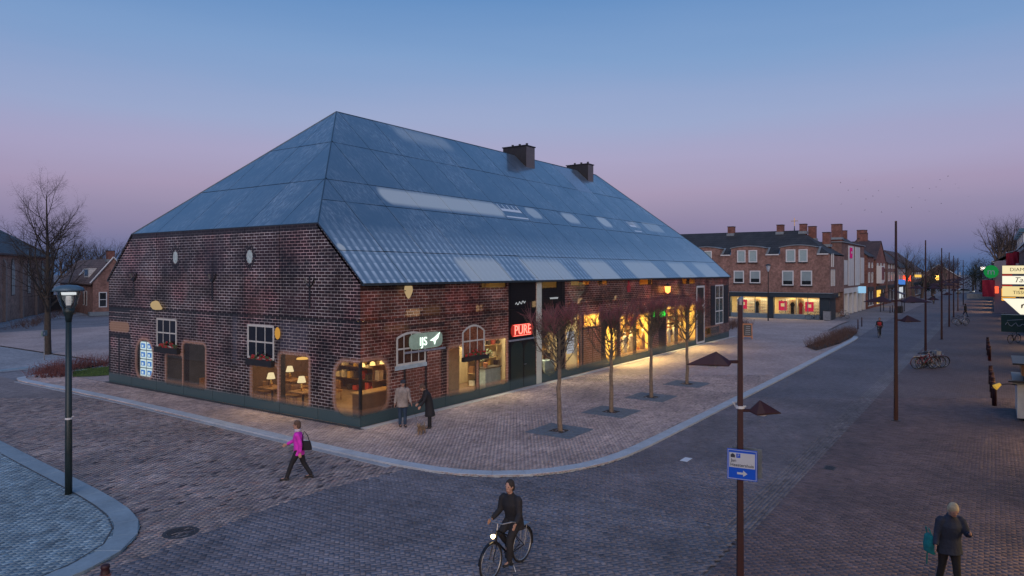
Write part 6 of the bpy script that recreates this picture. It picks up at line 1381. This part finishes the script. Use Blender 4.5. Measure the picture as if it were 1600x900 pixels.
# stacked light boards
SB1 = emis('board_cream', (1, .86, .52), .95); SB2 = emis('board_white', (1, .93, .74), 1.05); SB3 = emis('board_amber', (1, .78, .36), .9); INK = mat('board_ink', (.06, .035, .015), .6); INKG = mat('board_gold_ink', (.35, .2, .06), .6)
def board(label, z0, z1, m, txt, size, ink, shear=0, mark=False):
    t = thing('light_board', label, 'sign', (55, -21.75, 0)); box('panel', m, t, -.12, .12, -1.25, 1.25, z0, z1); box('frame', DARKMET, t, -.13, .13, -1.3, 1.3, z0 - .05, z0 - .002); box('arm', DARKMET, t, -.04, .04, -1.2, -1.0, z1 + .001, z1 + .1)
    if txt: lettering(txt, size, ink, t, (-.128, -.12, (z0 + z1) / 2 - (.1 if mark else 0)), (0, -1, 0), shear)
    return t
board('cream light board reading DIAMON at the top of the sign stack', 5.82, 6.52, SB1, 'DIAMON', .42, INKG)
board('white light board with italic script in the sign stack', 4.93, 5.63, SB2, 'Taus', .62, INK, .35)
t3 = board('amber light board reading TISSOT in the sign stack', 3.88, 4.74, SB3, 'TISSOT', .40, INK, 0, True); box('mark', mat('red_mark', (.5, .05, .03), .5), t3, -.128, -.122, -.25, .05, 4.48, 4.64)
t = thing('light_board', 'white glowing triangle sign under the amber board', 'sign', (55, -21.75, 0)); MB().prism([(-.12, 1.25, 3.7), (-.12, -1.3, 3.7), (-.12, -.15, 2.2)], (.24, 0, 0)).build('panel', SB2, t); box('frame', DARKMET, t, -.13, .13, -1.3, 1.26, 3.702, 3.76); MB().tube([(-.135, -.1, 2.9), (-.135, -.12, 3.15), (-.135, -.3, 3.25), (-.135, -.7, 3.4)], [.05, .08, .04, .02], 6).build('emblem', INKG, t)
for z in (5.66, 4.77): t = thing('red_sign_strip', 'thin red strip between the stacked light boards', 'sign strip', (55, -20.75, z), 0, 'red strips in the sign stack'); box('strip', emis('red_strip', (.8, .03, .03), .5), t, -.1, .1, -.45, .25, .0, .12)
t = thing('sign_mast', 'dark steel mast carrying the stacked light boards', 'mast', (55, -23.0, 0)); box('post', DARKMET, t, -.08, .08, -.08, .08, 0, 6.9)
for z in (6.6, 5.7, 4.82, 3.8): box('bracket', DARKMET, t, -.04, .04, .08, .3, z, z + .06)
DG = mat('dark_green_box', (.008, .05, .04), .45, var=.15)
t = thing('box_sign', 'dark green box sign with white handwriting on the shop row', 'sign', (37, -22.7, 0)); box('box', DG, t, -.5, .5, .9, 2.42, 2.12, 3.22); box('arm', DARKMET, t, -.05, .05, .0, .9, 2.9, 3.0)
MB().tube([(-.51, 2.2 - .11 * k, 2.58 + .12 * math.sin(k * 1.7) * (1.6 if k in (0, 1, 5) else .7)) for k in range(11)], .018, 4).build('script', SWHITE, t); MB().tube([(-.51, 2.1, 2.86), (-.51, 1.3, 2.95)], .014, 4).build('underline', SWHITE, t)
# kiosk at the right edge
t = thing('kiosk', 'white snack kiosk with brown shelf at the edge of the pavement', 'kiosk', (16, -23.1, 0)); KW = mat('kiosk_white', (.50, .55, .58), .5, var=.1)
box('body', KW, t, 0, 3.2, 0, 2.45, .12, 1.5); box('counter', LEAD, t, -.15, 3.3, -.05, 2.6, 1.502, 1.58); box('flap', BLACK, t, -.5, -.15, .2, 2.75, 1.6, 1.66); box('shelf_box', WOOD, t, .2, 3.0, .2, 2.3, 1.8, 2.25); box('shelf_top', BLACK, t, -.05, 3.2, 0, 2.6, 2.252, 2.32)
for a_, b_ in ((.25, .3), (2.9, .3), (.25, 2.2), (2.9, 2.2)): box('post', DARKMET, t, a_ - .04, a_ + .04, b_ - .04, b_ + .04, 1.582, 1.798); MB().lathe([(.06, 0), (.06, .12)], (a_, b_, 0), 8).build('foot', DARKMET, t)
t = thing('gooseneck_lamp', 'small yellow gooseneck lamp reaching out from the kiosk', 'lamp', (16, -20.65, 0)); MB().tube([(0, 0, 1.45), (-.2, .25, 1.5), (-.5, .6, 1.48)], .018, 6).build('arm', DARKMET, t); MB().tube([(-.46, .56, 1.5), (-.56, .74, 1.36)], [.06, .12], 10).build('shade', mat('yellow_shade', (.5, .3, .04), .4, emit=.35, emitcol=(1, .6, .08)), t)
# signs and flags hung along the right row
GS = emis('green_disc', (.02, .42, .10), .45)
t = thing('round_sign', 'green round sign with a white letter m', 'sign', (103.5, -19.6, 6.0)); MB().prism([(0, .9 * math.cos(k * .3927), .95 * math.sin(k * .3927)) for k in range(16)], (.12, 0, 0)).build('disc', GS, t); lettering('m', 1.3, SWHITE, t, (-.02, 0, 0), (0, -1, 0)); box('arm', DARKMET, t, .03, .09, -.95, -.88, -.1, .1)
REDC = mat('red_banner_cloth', (.42, .015, .04), .7, var=.25)
def banner(u, v, z, label, w_=1.5, h_=2.2, m=REDC, grp=None, txt=None):
    t = thing('banner', label, 'flag', (u, v, z), 0, grp); n = 8; mb = MB()
    vs = [(.12 * math.sin(i * 1.3 + j * .6), -w_ / 2 + w_ * i / n, -h_ * j / 6 - .25 * h_ * (1 - i / n) * (0 if j else 0)) for j in range(7) for i in range(n + 1)]
    mb.add(vs + [(x + .02, y, z_) for x, y, z_ in vs], [(j * (n + 1) + i, j * (n + 1) + i + 1, (j + 1) * (n + 1) + i + 1, (j + 1) * (n + 1) + i) for j in range(6) for i in range(n)] + [tuple(63 + q for q in (j * (n + 1) + i, (j + 1) * (n + 1) + i, (j + 1) * (n + 1) + i + 1, j * (n + 1) + i + 1)) for j in range(6) for i in range(n)])
    mb.build('cloth', m, t, True); MB().tube([(0, -w_ / 2 - .6, .5), (0, w_ / 2 + .1, -.02)], .03, 6).build('staff', STEEL, t)
banner(103, -19.3, 4.8, 'dark red banner hanging under the green round sign', 1.5, 2.4)
banner(78, -21.5, 8.1, 'red flag on a slanted staff above the sign stack', .9, 1.7); banner(84, -22.1, 8.4, 'small red flag beside the larger red flag', .6, 1.4)
t = thing('lit_sign', 'glowing red box sign beside the dark red banner', 'sign', (103.2, -19.9, 3.4)); box('panel', emis('red_box', (1, .12, .05), 1.4), t, -.1, .1, -.6, .4, -.5, .5); box('arm', DARKMET, t, -.03, .03, -.75, -.6, .1, .2)
t = thing('lit_sign', 'glowing orange box sign left of the stacked light boards', 'sign', (86, -21.4, 3.2)); box('panel', emis('orange_box', (1, .42, .05), 1.2), t, -.1, .1, -.7, .7, -.75, .75); box('arm', DARKMET, t, -.03, .03, -1.3, -.7, .1, .2)
def wall_sign(label, u, v, z, col, s, sx_=.5, sz_=.4): t = thing('lit_sign', label, 'sign', (u, v, z)); box('panel', emis('lit_%s' % label[:10].replace(' ', '_'), col, s), t, -.08, .08, -sx_, sx_, -sz_, sz_); box('arm', DARKMET, t, -.03, .03, sx_, sx_ + .6, -.05, .05)
wall_sign('bright red lamp sign behind the tall lamp pole', 150, -4.9, 4.6, (1, .08, .03), 2.0, .8, .6); wall_sign('small blue lit sign near the red lamp sign', 142.5, -4.5, 3.9, (.1, .3, .9), .7, .7, .5)
wall_sign('orange street light spot far down the road', 230, -5.5, 1.0 + 3.2, (1, .55, .1), 5.0, .7, .7); wall_sign('yellow lamps among the branches by the grey house', 170, -5.2, 5.0, (1, .6, .12), 1.0, .8, .3)
wall_sign('white lamp spot at the far right of the road', 262, -17, 7.0, (1, .9, .8), 5.0, .6, .6)
t = thing('lamp_mast', 'thin mast under the far white lamp', 'mast', (262, -16.2, 0)); MB().tube([(0, 0, 0), (0, 0, 7.1)], .08).build('pole', DARKMET, t)
t = thing('lamp_mast', 'thin mast under the far orange lamp', 'mast', (230, -4.2, 0)); MB().tube([(0, 0, 0), (0, 0, 4.6)], .08).build('pole', DARKMET, t)
t = thing('awning', 'maroon street parasol terrace canopy beyond the lamp pole', 'canopy', (100, -7.4, 0))
MB().prism([(-2, -1.6, 2.6), (2, -1.6, 2.6), (2, 0, 3.2), (-2, 0, 3.2)], (0, 0, .06)).build('cloth', MAROON, t); MB().prism([(-2, 1.6, 2.6), (2, 1.6, 2.6), (2, 0.001, 3.2), (-2, 0.001, 3.2)], (0, 0, .06)).build('cloth', MAROON, t)
for a_ in (-1.8, 1.8):
    for b_ in (-1.4, 1.4): box('post', DARKMET, t, a_ - .05, a_ + .05, b_ - .05, b_ + .05, 0, 2.66)
t = thing('planter', 'dark rectangular planter under the maroon canopy', 'planter', (97.5, -8.6, 0)); box('trough', DARKMET, t, -1.2, 1.2, -.35, .35, 0, .9); box('soil', SOIL, t, -1.1, 1.1, -.28, .28, .9, .95)
# parked and passing cars far down the road
def car(loc, rz, m, label, group=None, lights=None):
    t = thing('car', label, 'car', loc, rz, group); b_ = MB()
    prof = [(-2.1, .35), (2.1, .35), (2.15, .7), (1.35, .85), (.75, 1.35), (-.9, 1.42), (-1.75, .95), (-2.15, .88)]
    b_.prism([(x, -.82, z) for x, z in prof], (0, 1.64, 0)); b_.build('body', m, t)
    for s_ in (-.83, .83):
        g_ = MB(); g_.prism([(1.2, s_, .9), (.7, s_, 1.3), (-.85, s_, 1.36), (-1.55, s_, .95)], (0, .012 * (1 if s_ > 0 else -1), 0)); g_.build('side_window', DARKGLASS, t)
        for x in (-1.35, 1.35): w_ = MB(); w_.tube([(x, s_ - .1, .33), (x, s_ + .1, .33)], .33, 16); w_ = w_.build('wheel', RUBBER, t); h_ = MB(); h_.tube([(x, s_ * 1.0 + (.105 if s_ > 0 else -.105), .33), (x, s_ + (.115 if s_ > 0 else -.115), .33)], .2, 12); h_.build('hubcap', STEEL, w_)
    for s_ in (-.6, .6): box('headlight', lights or STEEL, t, 2.1, 2.17, s_ - .18, s_ + .18, .6, .74); box('tail_light', mat('tail_lens', (.3, .02, .02), .3), t, -2.17, -2.1, s_ - .15, s_ + .15, .7, .85)
CARL = emis('car_headlight', (1, .95, .85), 5)
car((205, -13.4, 0), R(-75), mat('pale_blue_paint', (.35, .42, .48), .3, .4), 'pale blue car crossing far down the road with headlights on', lights=CARL)
car((235, -17.5, 0), R(170), mat('dark_car_paint', (.03, .035, .045), .3, .4), 'dark car parked at the far end of the right pavement'); car((250, -18.5, 0), R(160), mat('silver_paint', (.3, .32, .34), .3, .5), 'silver car parked behind the dark car far away')
t = thing('pillar_box', 'pale low display box standing on the far right pavement', 'box', (168, -17.6, 0)); box('body', mat('pale_stone', (.4, .38, .33), .7), t, -1.2, 1.2, -2.6, 2.6, .0, 1.1); box('lid', LEAD, t, -1.25, 1.25, -2.65, 2.65, 1.1, 1.2)

# ---- left: church, parish house, shelter
cu = thing('church', 'brick church with tall pointed windows and steep slate roof', 'church', (14.3, 76.4, 0), math.atan2(.841, .541)); CB_ = brickmat('church_brick', (.40, .215, .15), (.33, .18, .125), (.38, .28, .225), .23, .08)
MB().box(-26, 28, 0, 14, 0, 8.3).build('wall', CB_, cu)
MB().add([(-26, -.4, 8.2), (28.4, -.4, 8.2), (19.5, 6, 12.6), (-26, 6, 12.6), (28.4, 14, 8.2), (19.5, 14, 12.6)], [(0, 1, 2, 3), (1, 4, 5, 2)]).build('aisle_roof', SLATE, cu)
MB().box(-26, 19.3, 6.002, 14, 8.3, 13.0).build('clerestory', CB_, cu); MB().add([(-26, 5.6, 13.0), (19.8, 5.6, 13.0), (8, 14, 22.5), (-26, 14, 22.5), (19.8, 22, 13.0)], [(0, 1, 2, 3), (1, 4, 2)]).build('nave_roof', SLATE, cu); MB().box(-26, 19.8, 5.5, 5.75, 12.8, 12.998).build('nave_gutter', DARKMET, cu); MB().box(-26, 28.4, -.5, -.25, 8.0, 8.198).build('aisle_gutter', DARKMET, cu)
TR = mat('window_tracery', (.62, .60, .54), .7, var=.15)
for x in (-9.8, -2.2, 5.4, 13.0, 20.6):
    ar = [(-.55, 3.1), (.55, 3.1)] + [(.55 - 1.1 * (1 - math.cos(k * math.pi / 3 / 5)), 6.7 + 1.1 * math.sin(k * math.pi / 3 / 5)) for k in range(6)] + [(-.55 + 1.1 * (1 - math.cos(k * math.pi / 3 / 5)), 6.7 + 1.1 * math.sin(k * math.pi / 3 / 5)) for k in range(4, -1, -1)]
    w_ = MB(); w_.prism([(x + a * 1.25, -.06, (z - 5.4) * 1.04 + 5.4) for a, z in ar], (0, .058, 0)); w_ = w_.build('window', mat('stone_surround', (.16, .12, .1), .8), cu)
    MB().prism([(x + a, -.08, z) for a, z in ar], (0, .018, 0)).build('pane', mat('leaded_pane', (.16, .17, .17), .3, var=.3), w_)
    for a in (-.52, 0, .52): MB().box(x + a - .06, x + a + .06, -.13, -.082, 3.15, 7.5 if a == 0 else 6.8).build('mullion', TR, w_)
    b_ = MB(); b_.prism([(x + 3.5, -.002, 0), (x + 3.5, -.3, 0), (x + 3.5, -.3, 7.0), (x + 3.5, -.002, 7.6)], (.6, 0, 0)); b_.build('pilaster', mat('pilaster_stone', (.34, .24, .19), .8, var=.2), cu)
stems('church_hedge', 'low brown hedge growing along the church wall', [(10.3, 64.0), (31, 97.5), (33, 96.0), (12, 63)], 500, .9, DRY2, z=0, seed=21, cat='hedge')
hs = thing('parish_house', 'brown brick house with a long tiled roof beyond the square', 'building', (26.85, 81.4, 0), math.atan2(.97, .244))
PHB = brickmat('parish_brick', (.27, .135, .105), (.22, .11, .088), (.27, .21, .18))
box('wall', PHB, hs, 0, 27, -5, 0, 0, 4.7); gable_roof(hs, 0, 27, -5, 0, 4.7, 7.9, tilemat('warm_brown_tile', (.15, .095, .075)), 'x', over=.3)
for x in (.001, 26.7): MB().prism([(x, -4.998, 4.69), (x, -.002, 4.69), (x, -2.5, 7.74)], (.299, 0, 0)).build('gable', PHB, hs)
for (p_, q_) in (((-.12, .35, 4.45), (-.12, -2.5, 8.05)), ((-.12, -5.35, 4.45), (-.12, -2.5, 8.05))): MB().tube([p_, q_], .09, 4).build('verge_board', WHITE, hs)
for y0 in (-1.7, -4.2): sash(hs, ('A', 0), y0, y0 + 1.0, 1.1, 3.2, 1, 2, .12, .06, pm=DARKGLASS, proud=.05)
for x in (4, 6, 11, 15, 19):
    w_ = box('window', WHITE, hs, x, x + .9, .001, .06, 1.2, 3.3); box('pane', DARKGLASS, w_, x + .1, x + .8, .062, .075, 1.3, 3.2)
d_ = box('dormer', WHITE, hs, 5.0, 8.4, -1.6, -.35, 5.2, 6.5); box('dormer_pane', DARKGLASS, d_, 5.5, 7.9, -.348, -.33, 5.4, 6.3); MB().prism([(12, -.5, 5.42), (13.4, -.5, 5.42), (13.4, -1.2, 6.32), (12, -1.2, 6.32)], (0, 0, .1)).build('skylight', WHITE, hs); chimney(hs, 2.0, -2.5, 7.3, 8.9, .9, .9)
box('step', LEAD, hs, -1.2, -.002, -3.6, .6, 0, .5)
shd = thing('cycle_shelter', 'dark cycle shelter with pale blue roof by the church', 'shelter', (30.0, 96.0, 0), math.atan2(.97, .244))
for a_ in (0, 5): 
    for b_ in (0, 2.4): box('post', DARKMET, shd, a_, a_ + .1, b_, b_ + .1, 0, 2.6)
box('back_panel', BLACK, shd, .12, 4.98, 2.42, 2.48, .1, 2.5); box('side_panel', BLACK, shd, .02, .08, .12, 2.38, .1, 2.5); box('front_panel', BLACK, shd, .12, 4.98, .02, .08, .1, 2.4); MB().prism([(-.3, -.4, 2.62), (5.4, -.4, 2.62), (5.4, 2.8, 3.1), (-.3, 2.8, 3.1)], (0, 0, .1)).build('roof', mat('pale_blue_sheet', (.22, .38, .46), .5), shd)
# weathervane spire behind the shoe shop
t = thing('spire', 'thin spire with a gilt weathervane behind the shoe shop roof', 'spire', (112, 9.3, 0)); MB().lathe([(1.0, 0), (.9, 9), (.12, 13.2), (.05, 14.2)], n=8).build('needle', SLATE, t); MB().tube([(0, 0, 14.1), (0, 0, 15.6)], .05, 6).build('rod', mat('gilt', (.6, .4, .12), .35, .8), t); box('cross_arm', MATS['gilt'], t, -.04, .04, -.6, .6, 15.0, 15.1)

# ---- trees further off: a few built, the rest copies that share their meshes
def place(proto, spots, labels, group):
    for i, (u, v, s, rz) in enumerate(spots):
        o = proto if i == 0 else copy_tree(proto); o.location = (u, v, 0); o.scale = (s, s, s); o.rotation_euler = (0, 0, rz); o['label'] = labels[i] if isinstance(labels, list) else labels; o['group'] = group
FARTW = mat('far_twig', (.036, .027, .025), .9, var=.3)
pr = tree('x', (0, 0, 0), BROAD, 7.5, .42, 31, twig_m=FARTW); pr2 = tree('x', (0, 0, 0), SMALL, 6.5, .40, 32, twig_m=FARTW); pr3 = tree('x', (0, 0, 0), BROAD, 8.5, .55, 33, twig_m=FARTW)
place(pr, [(139, -6.0, .95, 0), (147, -6.4, .8, 2), (163, -6.6, .85, 4)], ['bare street tree before the brown house, beside the red lamp sign', 'bare street tree in front of the grey rendered house', 'bare street tree before the long low house'], 'street trees on the left side')
place(pr3, [(169, -19.6, 1.25, 1), (176, -21.5, 1.2, 3), (192, -24.6, 1.4, 5), (186, -22.3, 1.25, 2.2), (210, -25, 1.3, 4.4)], ['large bare tree standing at the end of the mauve shop row', 'large bare tree just behind the one at the end of the mauve row', 'tallest bare tree set back behind the far dark shop row', 'large bare tree leaning over the far dark shop row', 'furthest large bare tree behind the far dark shop row'], 'big trees behind the right shops')
random.seed(4)
sp2 = [(58 + k * 1.6 + random.uniform(-1, 1), 168 - k * 2.2 + random.uniform(-4, 4), random.uniform(1.05, 1.4), random.uniform(0, 6)) for k in range(16)] + [(45 + k * 2.2, 185 - 1.3 * k, 1.25, k) for k in range(6)]
place(pr2, sp2, 'bare tree in the row behind the parish house', 'far tree row behind the parish house')
o2 = copy_tree(pr2); sp3 = [(200 + 11 * k + random.uniform(-3, 3), (-24 if k % 2 else -5.5) + random.uniform(-1.5, 1.5) - (3 if k % 2 else 0), random.uniform(.8, 1.15), random.uniform(0, 6)) for k in range(14)] + [(320 + 12 * k, -40 + 9 * k, 1.2, k) for k in range(8)]
place(o2, sp3, 'bare tree at the hazy far end of the street', 'trees at the end of the street')
# evergreen mass at the far right
def bushy(label, loc, h, w_, seed, col=(.02, .026, .014), n=2600, group=None):
    rg = np.random.default_rng(seed); t = thing('evergreen_tree', label, 'tree', loc, 0, group); nb = 14
    cs = np.stack([rg.normal(0, w_ * .3, nb), rg.normal(0, w_ * .3, nb), rg.uniform(h * .3, h * .85, nb)], 1); rs = rg.uniform(w_ * .22, w_ * .4, nb)
    i = rg.integers(0, nb, n); d = rg.normal(0, 1, (n, 3)); d /= np.linalg.norm(d, axis=1)[:, None]; p = cs[i] + d * rs[i][:, None] * rg.uniform(.6, 1.05, (n, 1))
    a = rg.normal(0, 1, (n, 3)); a /= np.linalg.norm(a, axis=1)[:, None]; b = np.cross(a, d); s = rg.uniform(.12, .28, (n, 1))
    V = np.stack([p - a * s, p + b * s * .6, p + a * s], 1).reshape(-1, 3); me = bpy.data.meshes.new('crown'); me.from_pydata(V.tolist(), [], np.arange(3 * n).reshape(-1, 3).tolist()); me.materials.append(mat('evergreen_leaf', col, .8, var=.4, scale=.8)); link('crown', me, t)
    MB().tube([(0, 0, -.1), (0, 0, h * .4), (0, 0, h * .7)], [.25, .18, .06], 8).build('trunk', BARK, t)
for k, (u, v, h, w_) in enumerate(((215, -15.2, 8, 6), (228, -17, 9.5, 8), (243, -18.5, 9, 8), (262, -15, 10, 9), (182, -7.4, 6, 4))): bushy(['dark evergreen nearest the passing pale blue car', 'round dark evergreen behind the parked dark car', 'dark evergreen behind the parked silver car', 'tall dark evergreen closing the end of the road', 'low dark evergreen beside the long low brown house'][k], (u, v, 0), h, w_, 50 + k, group='evergreens down the street')
# birds
BM = mat('bird_dark', (.09, .085, .10), .7)
bd = MB(); bd.tube([(-.22, 0, 0), (0, 0, 0), (.2, 0, .02)], [.02, .06, .02], 6)
bd.prism([(.08, 0, .02), (-.05, .45, .16), (-.12, .42, .16), (-.08, 0, .02)], (0, 0, .01)); bd.prism([(.08, 0, .02), (-.08, 0, .02), (-.12, -.42, .16), (-.05, -.45, .16)], (0, 0, .01)); bme = bd.mesh('bird', BM)
rg = np.random.default_rng(15)
for k in range(26):
    s_ = rg.uniform(.47, .66); d_ = rg.uniform(150, 175); r_ = (.57 * s_ + .8217, -.8217 * s_ + .57); z_ = 6 + d_ * rg.normal(.107, .014)
    b_ = tag(link('bird', bme), 'tiny dark bird flying in the loose flock over the street', 'bird', 'birds in the flock'); b_.location = (-18.47 + r_[0] * d_, -19.86 + r_[1] * d_, z_); b_.rotation_euler = (rg.normal(0, .3), 0, rg.uniform(0, 6.28)); b_.scale = (.6, .6, .6)
